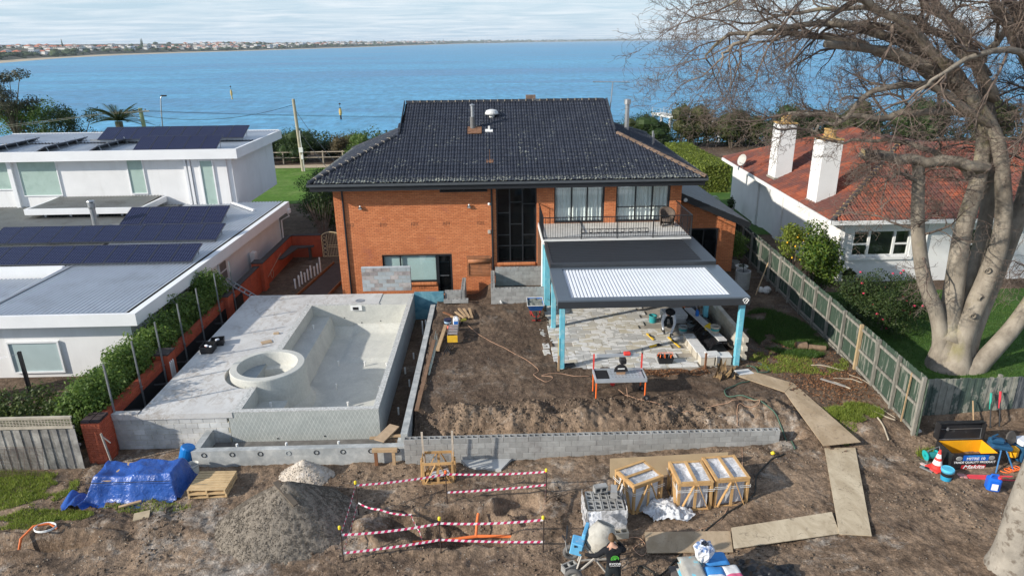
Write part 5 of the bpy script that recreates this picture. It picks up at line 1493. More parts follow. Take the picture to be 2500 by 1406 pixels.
for a, b in zip(ps, ps[1:]):
 pa, pb = FA + fdir * (a + .06), FA + fdir * (b - .06)
 for z, h in ((1.62, .09), (.80, .085), (.12, .09)):
  q = MB(); q.bar((pa.x, pa.y, z + fz(a)  * (1 if z < .5 else .3)), (pb.x, pb.y, z + fz(b) * (1 if z < .5 else .3)), .05, h); q.obj('rail', M_GREY, gf)
 q = MB(); q.bar((pa.x, pa.y, fz(a) - .08), (pb.x, pb.y, fz(b) - .08), .03, .18); q.obj('plinth', M_GREY, gf)
q = MB(); a = FA + fdir * .75; q.bar((a.x - .06, a.y, -.2), (a.x - .02, a.y, 1.6), .04, .03); q.obj('brace', M_TIMB, gf)
of = thing('grey_paling_fence', (16, 19.6, -.4), 'weathered grey and dark green paling fence behind the tool chest', 'fence')
for i in range(46):
 x = 13.82 + i * .122
 q = MB(); q.rbox((x, 19.62 + (.008 if i % 2 else -.008), .46 + RU(-.015, .015)), (.126, .018, 1.78), ry=RU(-.008, .008)); q.obj('paling', M_OLD if i < 27 else make_green('slate_paling', (.12, .13, .14), (.06, .07, .08), .5) if i == 27 else bpy.data.materials['slate_paling'], of)
q = MB(); q.box(13.75, 19.45, 19.50, 19.58, -.62, -.42); q.obj('plinth', M_GREY, of)
q = MB(); q.box(13.75, 19.45, 19.64, 19.70, .95, 1.04); q.obj('rail', M_GREY, of)
for x in (13.7, 16.5, 19.2):
 q = MB(); q.rbox((x, 19.72, .4), (.1, .1, 2.0)); q.obj('post', M_GREY, of)
q = MB(); q.bar((13.62, 19.35, -.45), (13.62, 19.35, 1.5), .09, .06); q.bar((13.7, 19.4, -.4), (13.7, 19.4, 1.4), .06, .04); q.obj('corner_timber', M_GREY, of)
# white tiled house on the right
M_TERRA = NT('terracotta_tile')
def _terra():
 t = M_TERRA
 f = t.math('ADD', t.math('MULTIPLY', t.n('NewGeometry').outputs['Random Per Island'], .6), t.math('MULTIPLY', t.n('ObjectInfo').outputs['Random'], .4))
 c = t.mix(f, rgb((.19, .052, .03)), rgb((.40, .115, .058)))
 c = t.mix(t.ramp(t.noise(.45, 6, .75), .40, .56, 0, .88), c, rgb((.115, .055, .05)))
 c = t.mix(t.ramp(t.noise(6, 4, .7), .60, .68, 0, .7), c, rgb((.10, .085, .07)))
 return t.fin(c, .75, .25)
M_TERRA = _terra()
rh = thing('tiled_white_house', (22, 40, 0), 'white painted brick house with orange terracotta roof and two chimneys', 'house')
M_WBRICK = NT('white_brick')
def _wb():
 t = M_WBRICK
 br = t.n('TexBrick'); br.inputs['Scale'].default_value = 1.0
 br.inputs['Brick Width'].default_value = .24; br.inputs['Row Height'].default_value = .086; br.inputs['Mortar Size'].default_value = .006
 mp = t.n('Mapping'); mp.inputs['Rotation'].default_value = (R(90), 0, 0)
 t.l(t.pos(), mp.inputs[0]); t.l(mp.outputs[0], br.inputs['Vector'])
 t.bump(br.outputs['Fac'], .12, -.006)
 c = t.bright(rgb((.76, .76, .75)), t.ramp(t.noise(1.2, 5), .3, .7, .94, 1.05))
 return t.fin(c, .7, .3)
M_WBRICK = _wb()
RX, RY = 17.35, 32.8
q = MB()
for a, b, c, d in cells(RX, 34, -.1, 3.3, [(17.95, 21.0, 1.33, 2.78), (23.4, 26.4, 1.0, 2.78)]): q.box(a, b, RY, RY + .25, c, d)
q.add([(RX, RY + .25, -.1), (17.95, 51, -.1), (17.95, 51, 3.3), (RX, RY + .25, 3.3)], [(0, 1, 2, 3)])
q.obj('wall', M_WBRICK, rh)
for (y, w) in ((36.6, .5), (40.5, .9), (44.9, .5)):
 x = RX + (y - RY) * .033; q = MB(); q.box(x - .12, x + .05, y, y + w, -.1, 3.28); q.obj('wall_pier', M_WBRICK, rh)
M_WWOOD = mat('white_gloss', (.80, .80, .79), .4, .03, 2)
window(rh, 17.95, 21.0, 1.33, 2.78, RY + .03, [18.85, 20.15], [], inner='dark', fr=.12, fm=M_WWOOD, drops=[[2.0], [], [2.0]])
q = MB(); q.box(17.8, 21.15, RY - .1, RY + .02, 1.2, 1.33); q.obj('sill', M_WWOOD, rh)
window(rh, 23.4, 26.4, 1.0, 2.78, RY + .03, [24.4, 25.4], [1.9], inner='dark', fr=.12, fm=M_WWOOD)
q = MB(); q.tube([(21.75, RY - .07, 3.2), (21.75, RY - .07, 0)], .045, 8); q.tube([(17.5, RY - .07, 3.2), (17.5, RY - .07, .0)], .04, 8); q.obj('downpipe', M_WWOOD, rh, kind='stuff')
E0 = Vector((16.5, 32.2, 3.4)); sl = .42
EL = Vector((17.35, 51.6, 3.4))
ridge_z = 3.4 + sl * 6.6
P1 = Vector((E0.x + 6.6, E0.y + 6.6, ridge_z))
tile_plane(rh, [E0, (40, 32.2, 3.4), (40, 38.8, ridge_z), P1], None, M_TERRA, mat('terra_underlay', (.09, .04, .03), .95), .30, .36, n_single=280, pick=lambda M: (0 if M.translation.x < 24 else 5) + M.translation.z, roll=.06)
tile_plane(rh, [EL, E0, P1, (23.6, 45.3, ridge_z)], None, M_TERRA, mat('terra_underlay', (.09, .04, .03)), .30, .36, roll=.06)
q = MB(); q.add([P1, (40, 38.8, ridge_z), (40, 45, 3.4), (23.6, 45.3, ridge_z), (17.35, 51.6, 3.4), (40, 51.6, 3.4)], [(0, 1, 2, 3), (3, 4, 5)]); q.obj('rear_slope', M_TERRA, rh)
cap_run(rh, E0 + Vector((.05, .05, 0)), P1, mat('slate_hip', (.05, .045, .05), .7, .3, 4, (.16, .08, .05), 3), .26, .42, name='hip_cap', bed=mat('ochre_bed', (.36, .24, .12)))
cap_run(rh, EL, (23.6, 45.3, ridge_z), M_TERRA, .26, .42, name='hip_cap')
q = MB(); q.box(16.44, 40, 32.08, 32.22, 3.22, 3.42); q.add([(16.38, 32.08, 3.22), (16.5, 32.2, 3.22), (17.35, 51.6, 3.22), (17.22, 51.6, 3.22), (16.38, 32.08, 3.42), (16.5, 32.2, 3.42), (17.35, 51.6, 3.42), (17.22, 51.6, 3.42)], [(0, 3, 7, 4), (4, 7, 6, 5), (1, 2, 6, 5)]); q.obj('gutter', M_WWOOD, rh)
q = MB(); q.box(16.5, 40, 32.25, 32.79, 3.2, 3.23); q.add([(16.5, 32.79, 3.21), (17.35, 32.79, 3.21), (18.0, 51.5, 3.21), (17.35, 51.5, 3.21)], [(0, 1, 2, 3)]); q.obj('eave_lining', M_WWOOD, rh)
M_POT = mat('lichened_clay', (.42, .26, .09), .9, .3, 6, (.3, .25, .14), 5)
for k, (cx, cy, zt) in enumerate(((17.3, 41.6, 6.98), (17.0, 35.2, 6.88))):
 q = MB(); q.box(cx, cx + 1.0, cy, cy + 1.15, 3.3, zt); ch = q.obj('chimney', M_WBRICK, rh)
 q = MB(); q.rbox((cx + .5, cy + .57, zt + .04), (1.08, 1.23, .1), bev=.02); q.obj('chimney_cap', M_POT, ch)
 for dy in (.3, .8):
  q = MB(); q.lathe((cx + .5, cy + dy, zt + .08), [(.24, 0), (.2, .1), (.17, .35), (.22, .4), (.2, .46), (.14, .46)], 12); q.obj('chimney_pot', M_POT, ch)
 q = MB(); q.box(cx - .06, cx + 1.06, cy - .06, cy + 1.2, 3.42 + sl * (cx - 16.6) - .08, 3.46 + sl * (cx - 16.6)); q.obj('flashing', mat('lead_flashing', (.28, .26, .22), .8), ch)
q = MB(); q.lathe((0, 0, 0), [(.01, -.12), (.22, -.09), (.40, .0), (.41, .02)], 18); dish = q.obj('satellite_dish', mat('grey_dish', (.48, .47, .44), .6), rh); dish.matrix_basis = TR((16.95, 46.6, 4.05)) @ RT(R(-70), 4, 'Z') @ RT(R(70), 4, 'X')
q = MB(); q.tube([(17.1, 46.7, 3.4), (17.05, 46.7, 4.0)], .03, 6); q.tube([(16.95, 46.6, 3.8), (16.6, 46.2, 4.0)], .015, 5); q.obj('dish_arm', M_GALV, dish)
# plants on the right
M_PINK = mat('pink_flower', (.62, .06, .12), .6, .2, 20, spec=.2)
t = shrub('lemon_tree', [(15.6 + RU(-.55, .55), 31.0 + RU(-.5, .5), 1.0 + RU(0, 2.2), .6, .6, .6) for i in range(15)], 9500, .13, M_LEAF5, 'bushy lemon tree between green fence and white wall', 'tree', stem_h=0)
t2 = shrub('lemon_tree', [(14.75 + RU(-.3, .3), 32.4 + RU(-.4, .4), 1.8 + RU(0, 1.3), .45, .45, .45) for i in range(7)], 2600, .13, M_LEAF3, 'sparse yellow-green citrus with ripe fruit left of the bushy lemon tree', 'tree', stem_h=0)
for i in range(12):
 p = (14.7 + RU(-.45, .5), 32.0 + RU(-.5, .1), 1.6 + RU(0, 1.5))
 q = MB(); q.lathe(p, [(.005, -.05), (.04, -.03), (.05, 0), (.04, .03), (.005, .055)], 8); q.obj('lemon', mat('lemon_fruit', (.75, .42, .03), .5), t2, smooth=True)
bl = [(14.9 + 3.0 * rng.random(), 25.4 + 3.4 * rng.random(), .6 + 1.3 * rng.random(), .7, .7, .55) for i in range(26)]
t = shrub('camellia_bush', bl, 16000, .09, leaf_mat('camellia_leaf', (.02, .048, .012), (.085, .12, .035)), 'wide camellia bush with pink flowers under the bare tree', 'shrub', stem_h=0)
P, D = leaf_pts(bl, 24, .92)
for p in P:
 q = MB(); q.lathe(tuple(p), [(.01, -.03), (.05, -.01), (.06, .02), (.03, .045), (.005, .04)], 7); q.obj('flower', M_PINK, t)
def potted(loc, r, h, label, blobs, m, n=900, size=.1, pm=None):
 t = thing('potted_plant', loc, label, 'plant')
 q = MB(); q.lathe(loc, [(r * .7, 0), (r, h), (r * 1.06, h), (r * 1.06, h - .04), (r * .9, h - .06), (.02, h - .06)], 14, False); q.obj('pot', pm or mat('stone_pot', (.42, .41, .38), .9, .15, 5), t)
 P, D = leaf_pts([(loc[0] + b[0], loc[1] + b[1], loc[2] + b[2], b[3], b[3], b[4]) for b in blobs], n)
 leaves('foliage', P, D, size, m, t)
potted((17.75, 32.2, 0), .26, .4, 'stone pot of spiky leaves against the white wall', [(0, 0, .6, .25, .3)], M_LEAF4, 300, .22)
potted((17.0, 48.0, 0), .25, .4, 'pale potted plant at the far corner of the white side wall', [(0, 0, .75, .25, .45)], M_LEAF2, 500, .12)
potted((13.1, 35.6, -.05), .28, .4, 'rounded potted tree at the corner of the brick side wing', [(0, 0, 1.5, .55, .6), (.1, 0, 1.1, .5, .5)], M_LEAF1, 2600, .1)
potted((13.2, 34.7, -.05), .32, .42, 'empty white bowl planter in front of the potted tree', [(0, 0, .42, .2, .08)], M_LEAF4, 100, .08, M_WHITE)
t = thing('concrete_pipe', (12.4, 32.3, -.1), 'upright grey concrete pipe beside the pergola corner', 'pipe')
q = MB(); q.lathe((12.4, 32.3, -.1), [(.36, 0), (.38, 1.0), (.31, 1.0), (.30, .05), (.01, .05)], 20); q.obj('barrel', M_BLOCK, t)
q = MB(); q.tube([(12.45, 32.35, .1), (12.38, 32.3, 1.35)], .02, 6); q.obj('stick', M_CHAR, t)
for i, (x, y) in enumerate(((13.15, 31.7), (13.35, 31.55), (13.5, 31.75))):
 q = MB(); q.rbox((x, y, .08), (.3, .36, .3), rz=RU(0, 1), ry=.4, bev=.08); q.obj('crumpled_sack', mat('pale_sack', (.58, .55, .52), .9, .15, 6), None, 'crumpled pale sack by the fence, %s of three' % ['left', 'middle', 'right'][i], 'sack', 'pale sacks by the fence')
q = MB(); q.bar((12.7, 31.2, -.05), (13.9, 33.0, 1.05), .05, .03); q.obj('timber_batten', M_TIMB, None, 'long thin batten leaning on the green fence', 'batten')
t = thing('coned_topiary_frame', (15.6, 47.5, 0), 'rounded wire plant cover on the shaded lawn behind the wing', 'frame')
q = MB()
for k in range(8):
 a = k * pi / 8; q.tube([(15.6 + .6 * cos(th) * cos(a), 47.5 + .6 * cos(th) * sin(a), 1.4 * sin(th)) for th in LS(0, pi, 13)], .012, 4)
q.obj('wires', M_GALV, t)
# bare tree
def make_treebark():
 t = NT('smooth_grey_bark')
 c = t.mix(t.ramp(t.noise(2.2, 6, .65, t.vscale(t.pos(), (1, 1, .5))), .35, .65), rgb((.17, .145, .115)), rgb((.33, .29, .235)))
 c = t.mix(t.ramp(t.noise(.8, 4, .6), .58, .72, 0, .5), c, rgb((.24, .22, .08)))
 c = t.mix(t.ramp(t.noise(26, 2, .5), .64, .7, 0, .5), c, rgb((.29, .26, .21)))
 t.bump(t.noise(18, 5, .65), .5, .02)
 return t.fin(c, .9, .2)
M_TBARK = make_treebark()
M_TWIG = mat('twig_bark', (.145, .11, .09), .9, .3, 1.5, (.24, .20, .165), 2.2)
tree = thing('bare_tree', (17, 22.5, 0), 'huge leafless multi-stemmed tree overhanging the green fence', 'tree')
def smooth_path(pts, k=4):
 P = [Vector(p) for p in pts]
 out = []
 for i in range(len(P) - 1):
  p0, p1, p2, p3 = P[max(i - 1, 0)], P[i], P[i + 1], P[min(i + 2, len(P) - 1)]
  for j in range(k):
   t = j / k
   out.append(.5 * ((2 * p1) + (p2 - p0) * t + (2 * p0 - 5 * p1 + 4 * p2 - p3) * t * t + (3 * p1 - p0 - 3 * p2 + p3) * t ** 3))
 out.append(P[-1])
 return out
STEMS = [
 ([(16.55, 22.75, -.2), (16.7, 23.2, 1.0), (16.45, 23.55, 2.1), (15.85, 23.8, 3.3), (15.45, 24.0, 4.6), (15.15, 24.0, 5.8), (14.95, 24, 7.0), (14.85, 24.1, 7.7)], .40, .24),
 ([(16.85, 22.9, -.2), (17.0, 23.5, 1.6), (17.05, 24.0, 3.2), (17.05, 24.3, 5.2), (17.35, 24.7, 7.4), (17.1, 25.0, 9.2), (16.0, 25.4, 10.6), (14.0, 25.6, 11.7), (11.5, 25.6, 12.4)], .56, .16),
 ([(17.05, 22.5, -.2), (17.35, 22.9, 1.4), (18.0, 23.4, 3.6), (18.25, 23.7, 5.2), (18.0, 23.9, 6.8), (17.3, 24.0, 8.7), (15.8, 24.0, 10.2), (13.5, 23.8, 11.3), (10.8, 23.5, 11.7)], .54, .15),
 ([(17.35, 22.7, -.2), (18.0, 23.6, 1.8), (18.8, 24.4, 4.2), (19.3, 24.9, 6.6), (19.3, 25.3, 9.0), (18.6, 25.7, 11.0), (17.0, 26, 13.0)], .52, .2),
 ([(17.3, 22.35, -.2), (18.2, 22.5, .8), (19.3, 22.8, 2.2), (20.2, 23.2, 4.0), (20.6, 23.6, 6.5), (20.4, 24, 9.5), (19.5, 24.2, 12.5)], .46, .2),
 ([(17.0, 23.2, 1.0), (17.9, 24.6, 3.4), (18.2, 25.4, 6.0), (18.0, 26.2, 8.8), (17.0, 26.8, 11.2), (15.2, 27.2, 13.2)], .42, .16)]
nodes = []
for path, r0, r1 in STEMS:
 sp_ = smooth_path(path, 5)
 n = len(sp_)
 sp_ = [Vector((p.x, 23 + (p.y - 23) * (.55 if p.y > 23 else 1), p.z)) for p in sp_]
 rad = [.8 * (r0 + (r1 - r0) * (i / (n - 1)) ** .8) for i in range(n)]
 rad[0] *= 1.7; rad[1] *= 1.5; rad[2] *= 1.3; rad[3] *= 1.12
 q = MB(); q.tube(sp_, rad, 14); q.obj('trunk_stem', M_TBARK, tree, smooth=True)
 nodes.append((sp_, rad))
q = MB(); q.lathe((17.0, 22.75, -.3), [(1.3, 0), (1.08, .2), (.9, .42), (.6, .58), (.1, .66)], 20); q.obj('trunk', M_TBARK, tree, smooth=True)
LIMBS = [
 ([(17.35, 24.2, 7.5), (15.9, 24.0, 7.75), (14.4, 24, 7.85), (12.75, 24, 8.1)], .21, .17, 'cut'),
 ([(17.2, 24.6, 9.2), (15.5, 24.4, 9.5), (13.6, 24.2, 9.3), (11.8, 24.0, 9.35), (9.9, 23.8, 9.5)], .17, .05, ''),
 ([(17.2, 24.0, 8.9), (14.8, 23.2, 10.2), (12.6, 22.6, 10.3), (11.2, 22.2, 9.4), (10.2, 22.0, 9.1)], .15, .04, ''),
 ([(16.2, 25.3, 10.4), (13.8, 25, 12.0), (10.8, 24.4, 12.3), (8.0, 24, 11.9), (6.2, 23.7, 11.2)], .17, .03, ''),
 ([(16.8, 25.1, 9.6), (14, 26.2, 11.2), (11, 27, 12.0), (8.3, 27.5, 12.0), (6.6, 27.6, 11.2)], .17, .03, ''),
 ([(15.6, 24, 10.3), (13.2, 22.8, 12.2), (10.2, 22, 13.2), (7.4, 21.5, 13.3), (5.2, 21.2, 12.8)], .17, .03, ''),
 ([(18.5, 25.6, 11), (16.6, 25, 13.4), (13, 24.5, 14.4), (9.5, 24, 14.2), (6.5, 23.8, 13.2)], .18, .03, ''),
 ([(17.5, 26.6, 10.5), (15.5, 28, 12.2), (12.5, 29, 12.9), (9.5, 29.6, 12.4)], .16, .04, ''),
 ([(19.3, 25.2, 9.0), (18.0, 23.4, 10.6), (16.2, 21.6, 11.4), (14.0, 20.4, 11.2), (12.4, 19.8, 10.4)], .17, .04, ''),
 ([(20.5, 23.8, 8.4), (19.2, 21.8, 9.6), (17.4, 20.3, 10.1), (15.6, 19.3, 9.6)], .15, .04, ''),
 ([(19.9, 24.1, 10.8), (18.0, 22.8, 12.6), (15.0, 21.8, 13.6), (12, 21, 13.4)], .15, .04, ''),
 ([(18.0, 25.6, 6.6), (16.4, 26.6, 7.8), (14.6, 27.4, 8.3), (12.8, 28, 8.2)], .14, .04, ''),
 ([(19.2, 24.9, 6.4), (19.8, 23.2, 7.6), (19.6, 21.6, 8.3), (18.8, 20.2, 8.0)], .14, .04, ''),
 ([(15.0, 24.05, 6.9), (14.2, 23.4, 7.4), (13.4, 22.7, 7.3)], .09, .03, ''),
 ([(20.4, 23.4, 5.0), (21.8, 22.9, 6.6), (22.6, 22.6, 9.2)], .2, .1, ''),
 ([(17.2, 26.6, 11.0), (18.5, 27.5, 12.6), (20.2, 28, 13.4)], .14, .05, ''),
 ([(17.2, 24.6, 9.8), (15.2, 23.6, 12.0), (12.2, 22.8, 13.8), (9.4, 22.3, 14.6), (7.0, 22, 14.4)], .16, .03, ''),
 ([(19.4, 24.8, 9.6), (17.8, 23.2, 12.6), (15.4, 22.2, 14.4), (12.6, 21.6, 15.2)], .16, .04, ''),
 ([(19.8, 24.0, 9.2), (20.6, 22.8, 11.6), (20.4, 21.8, 13.6)], .15, .05, '')]
bv, bf, bn = [], [], [0]
def tube_np(path, rad, n):
 P = np.array([tuple(p) for p in path]); m = len(P)
 d = np.gradient(P, axis=0); d /= np.linalg.norm(d, axis=1)[:, None] + 1e-9
 ref = np.array([.31, .52, .79])
 a = np.cross(d, ref); a /= np.linalg.norm(a, axis=1)[:, None] + 1e-9
 b = np.cross(d, a)
 th = 2 * pi * np.arange(n) / n
 ring = P[:, None, :] + (a[:, None, :] * np.cos(th)[None, :, None] + b[:, None, :] * np.sin(th)[None, :, None]) * np.array(rad)[:, None, None]
 o = bn[0]; bn[0] += m * n
 bv.append(ring.reshape(-1, 3))
 i = np.arange(m - 1)[:, None] * n; k = np.arange(n)[None, :]; kk = (k + 1) % n
 bf.append((np.stack([i + k, i + kk, i + n + kk, i + n + k], -1).reshape(-1, 4)) + o)
CAMV = Vector((0, 0, CZ))
def grow(p, d, length, r, level):
 seg = 6 if level <= 1 else 5 if level == 2 else 4
 path, rad = [Vector(p)], [r]
 d = Vector(d).normalized()
 step = length / seg
 for i in range(seg):
  j = .20 + .05 * level
  droop = -.035 * level if level < 3 else .03
  d = (d + Vector((rng.gauss(0, j), rng.gauss(0, j), rng.gauss(0, j * .8) + droop))).normalized()
  path.append(path[-1] + d * step)
  rad.append(max(.0045, r * (1 - .72 * (i + 1) / seg)))
 tube_np(path, rad, 6 if level == 1 else 4 if level == 2 else 3)
 if level >= 4: return
 kids_ = {1: 7, 2: 6, 3: 4}[level]
 for k in range(kids_):
  f = .22 + .78 * (k + rng.random()) / kids_
  i = min(int(f * seg), seg - 1)
  q = path[i].lerp(path[i + 1], f * seg - i)
  dd = (path[i + 1] - path[i]).normalized()
  sd = dd.orthogonal().normalized(); sd.rotate(RT(RU(0, 6.28), 3, dd))
  nd = dd * RU(.55, .95) + sd * RU(.5, .95) + Vector((-.10, 0, .10))
  nd.y *= .6
  grow(q, nd, length * RU(.38, .58), max(.006, rad[i] * .58), level + 1)
for path, r0, r1, tagc in LIMBS:
 path = [(max(p[0], 4.6 + .45 * p[0]) if p[0] < 10 else p[0], 23 + (p[1] - 23) * (.5 if p[1] > 23 else .8), p[2]) for p in path]
 sp_ = smooth_path(path, 5)
 n = len(sp_)
 sp_ = [p + Vector((rng.gauss(0, .06), rng.gauss(0, .06), rng.gauss(0, .05))) if 0 < i < n - 1 else p for i, p in enumerate(sp_)]
 rad = [r0 + (r1 - r0) * i / (n - 1) for i in range(n)]
 q = MB(); q.tube(sp_, rad, 9); q.obj('limb', M_TBARK, tree, smooth=True)
 if tagc == 'cut':
  q = MB(); q.bar(sp_[-1], sp_[-1] + Vector((-.015, 0, 0)), .3, .3); q.lathe((0, 0, 0), [(.02, 0), (.16, 0), (.165, -.02)], 12)
  q = MB(); q.lathe((0, 0, 0), [(.01, .004), (.165, .0)], 14); o = q.obj('cut_face', mat('cut_wood', (.55, .42, .2), .8), tree); o.matrix_basis = TR(sp_[-1]) @ RT(R(-90), 4, 'Y')
 low = max(p.z for p in sp_) < 10.6
 nk = 1 if tagc == 'cut' else 5 if low else 10
 for k in range(nk):
  f = .2 + .8 * (k + rng.random()) / nk
  i = min(int(f * (n - 1)), n - 2)
  dd = (sp_[i + 1] - sp_[i]).normalized()
  sd = dd.orthogonal().normalized(); sd.rotate(RT(RU(0, 6.28), 3, dd))
  grow(sp_[i], dd * .8 + sd * RU(.5, 1.0) + Vector((-.1, 0, .45 if low else .12)), RU(1.3, 2.2) if low else RU(1.9, 3.3), max(.022, rad[i] * .5), 1)
 if tagc != 'cut': grow(sp_[-1], sp_[-1] - sp_[-2], 2.2, rad[-1], 1)
for sp_, rad in nodes:
 n = len(sp_)
 for k in range(7):
  i = int(n * (.45 + .5 * rng.random()))
  i = min(i, n - 2)
  a = RU(0, 6.28)
  grow(sp_[i], Vector((cos(a) - .25, sin(a), .5)), RU(1.6, 3.0), .045, 1)
mob('crown', np_mesh('crown', np.concatenate(bv), np.concatenate(bf), M_TWIG, True), tree, kind='stuff')
for (x, y, z, dx) in ((17.72, 22.95, 3.9, -.2), (17.3, 22.6, 2.3, -.1), (17.6, 22.8, 2.9, .3)):
 q = MB(); q.lathe((0, 0, 0), [(.02, .02), (.06, .0), (.1, .04), (.13, -.04)], 10); o = q.obj('knot', M_TBARK, tree); o.matrix_basis = TR((x, y, z)) @ RT(R(100), 4, 'X') @ RT(dx, 4, 'Y')
nt = thing('bare_tree', (12.5, 13.1, -.5), 'smooth pale trunk standing at the right edge of the site', 'tree')
pth = smooth_path([(12.42, 13.1, -.7), (12.45, 13.1, .2), (12.5, 13.15, 1.4), (12.62, 13.2, 3.0), (12.9, 13.4, 5.0), (13.4, 13.6, 7.5), (14.2, 14, 10)], 5)
rr_ = [.72, .62, .55, .5, .47, .45, .44, .43, .42, .42, .41] + [.4 - .012 * i for i in range(40)]
q = MB(); q.tube(pth, rr_[:len(pth)], 18); q.obj('trunk', mat('pale_bark', (.29, .262, .222), .9, .22, 3, (.15, .125, .10), 5, (.54, .64), bump=.9, bs=14), nt, smooth=True)
bv, bf, bn = [], [], [0]
for k in range(5):
 a = 2 * pi * k / 5; tube_np([pth[-1], pth[-1] + Vector((cos(a) * .6 + .5, sin(a) * .6, .8)), pth[-1] + Vector((cos(a) * 1.5 + 1.2, sin(a) * 1.5, 1.8))], [.15, .11, .06], 8)
mob('crown', np_mesh('crown', np.concatenate(bv), np.concatenate(bf), M_TWIG, True), nt)
# small things in the raised yard
def G(x, y): return float(ground_h(np.array([x]), np.array([y]))[0])
def lay_line(name, pts, r, m, label, cat, n=6, k=6, lift=None, z=None):
 P = smooth_path([(p[0], p[1], 0) for p in pts], k)
 xs, ys = np.array([p.x for p in P]), np.array([p.y for p in P])
 zs = ground_h(xs, ys) if z is None else np.full(len(P), z)
 if z is None:
  pad = np.concatenate([[zs[0]], zs, [zs[-1]]])
  zs = np.maximum(zs, (pad[:-2] + pad[2:]) / 2)
 q = MB(); q.tube([(x, y, zz + r * 1.1) for x, y, zz in zip(xs, ys, zs)], r, n)
 return q.obj(name, m, None, label, cat, smooth=True)
M_ORANGE = mat('orange_cord', (.72, .25, .10), .6, .1, 5)
M_TAN = mat('salmon_cord', (.48, .29, .19), .6, .12, 5)
M_GHOSE = mat('green_hose', (.06, .12, .085), .5, .15, 5)
M_BHOSE = mat('black_hose', (.035, .035, .03), .5, .2, 4)
lay_line('extension_cord', [(-1.41, 28.47), (-.9, 27.4), (-.30, 26.4), (.4, 25.5), (1.16, 24.36), (1.5, 23.5), (1.3, 23.2), (1.7, 22.6), (2.0, 22.9), (1.6, 23.1), (2.36, 23.25), (2.9, 23.0), (3.43, 23.05)], .010, M_TAN, 'salmon extension cord snaking down the left of the terrace', 'cord')
lay_line('extension_cord', [(4.3, 21.9), (4.54, 21.54), (4.92, 21.22), (5.43, 20.91), (6.0, 20.5), (6.59, 20.4)], .010, M_TAN, 'salmon cord running from the wet saw towards the bank', 'cord')
lay_line('extension_cord', [(7.2, 20.75), (8.03, 20.65), (8.55, 20.76), (8.91, 20.5), (8.7, 20.35), (8.3, 20.55), (8.12, 20.36), (7.92, 19.7)], .010, M_TAN, 'tangled salmon cord by the end of the bank', 'cord')
lay_line('extension_cord', [(7.84, 18.9), (7.70, 18.49), (7.4, 17.6), (7.19, 17.01), (6.94, 16.73)], .009, M_TAN, 'salmon cord dropping from the block wall to the stone crates', 'cord')
lay_line('garden_hose', [(9.58, 23.6), (9.77, 23.4), (9.76, 22.87), (9.35, 22.4), (8.72, 22.11), (8.15, 21.67), (8.05, 21.22), (8.69, 20.75), (9.18, 20.17), (9.45, 19.2), (9.39, 18.5)], .022, M_GHOSE, 'dark green hose curving from the terrace corner to the wall end', 'hose')
lay_line('garden_hose', [(10.1, 23.8), (10.3, 23.4), (10.2, 23.0), (9.7, 22.95)], .02, M_GHOSE, 'pale green hose loop by the terrace corner post', 'hose')
q = MB(); q.bar((-2.73, 26.55, .03), (-2.86, 20.7, .03), .14, .05); q.obj('timber_plank', mat('brown_plank', (.20, .12, .075), .9, .2, 4), None, 'long brown plank lying beside the concrete kerb', 'plank')
q = MB(); q.bar((-2.33, 28.05, .05), (-2.5, 25.5, .05), .15, .1); q.obj('timber_beam', M_TIMB, None, 'pale timber beam lying beside the yellow step stool', 'beam')
t = thing('rebar_bundle', (-2.7, 25, 0), 'bundle of thin grey-green reinforcing bars beside the pale beam', 'rebar')
for i in range(9):
 q = MB(); q.tube([(-2.72 + .02 * i + RU(-.03, .03), 27.6 - .12 * i, .02 + .012 * (i % 2)), (-2.74 + .012 * i, 23.7 + RU(-.4, .3), .02 + .012 * (i % 3))], .008, 5); q.obj('bar', mat('bar_steel', (.30, .36, .35), .5, .1, 4, metal=.3), t)
for i, (a, b) in enumerate((((-2.05, 28.95), (-1.72, 28.80)), ((-2.18, 29.12), (-1.76, 28.95)), ((-1.98, 29.7), (-1.55, 28.95)), ((-1.85, 30.05), (-1.45, 29.05)), ((-1.62, 30.1), (-1.30, 28.95)), ((-1.35, 30.05), (-1.18, 28.95)), ((-2.55, 29.7), (-2.1, 29.25)))):
 q = MB(); q.bar((a[0], a[1], .04 + .03 * (i % 2)), (b[0], b[1], .03), .10, .045); q.obj('timber_offcut', M_TIMB if i != 6 else M_TIMBD, None, ['short pale offcut at the front of the fan of timber by the blue wall', 'second offcut from the front in the fan of timber', 'third offcut from the front in the fan of timber', 'fourth offcut from the front in the fan of timber', 'longest pale offcut in the fan of timber', 'rightmost grey offcut of the fan of timber', 'dark offcut tucked behind the fan of timber'][i], 'offcut', 'timber offcuts by the blue wall')
t = thing('step_stool', (-1.9, 26.9, 0), 'folding aluminium step platform with a yellow front', 'stool')
q = MB(); q.box(-2.15, -1.72, 26.30, 26.34, .02, .32); q.obj('front_plate', mat('site_yellow', (.75, .45, .04), .5, .1, 6), t)
for i in range(4):
 q = MB(); q.box(-2.12, -1.75, 26.5 + i * .28, 26.68 + i * .28, .30, .325); q.obj('tread', mat('aluminium', (.55, .58, .6), .35, .1, 5, metal=.6), t)
for x in (-2.14, -1.74):
 q = MB(); q.box(x - .012, x + .012, 26.345, 27.75, .22, .33); q.obj('side_rail', M_GALV, t)
 for y in (26.5, 27.6):
  q = MB(); q.bar((x, y, .22), (x, y + .08, -.05), .03); q.obj('leg', M_GALV, t)
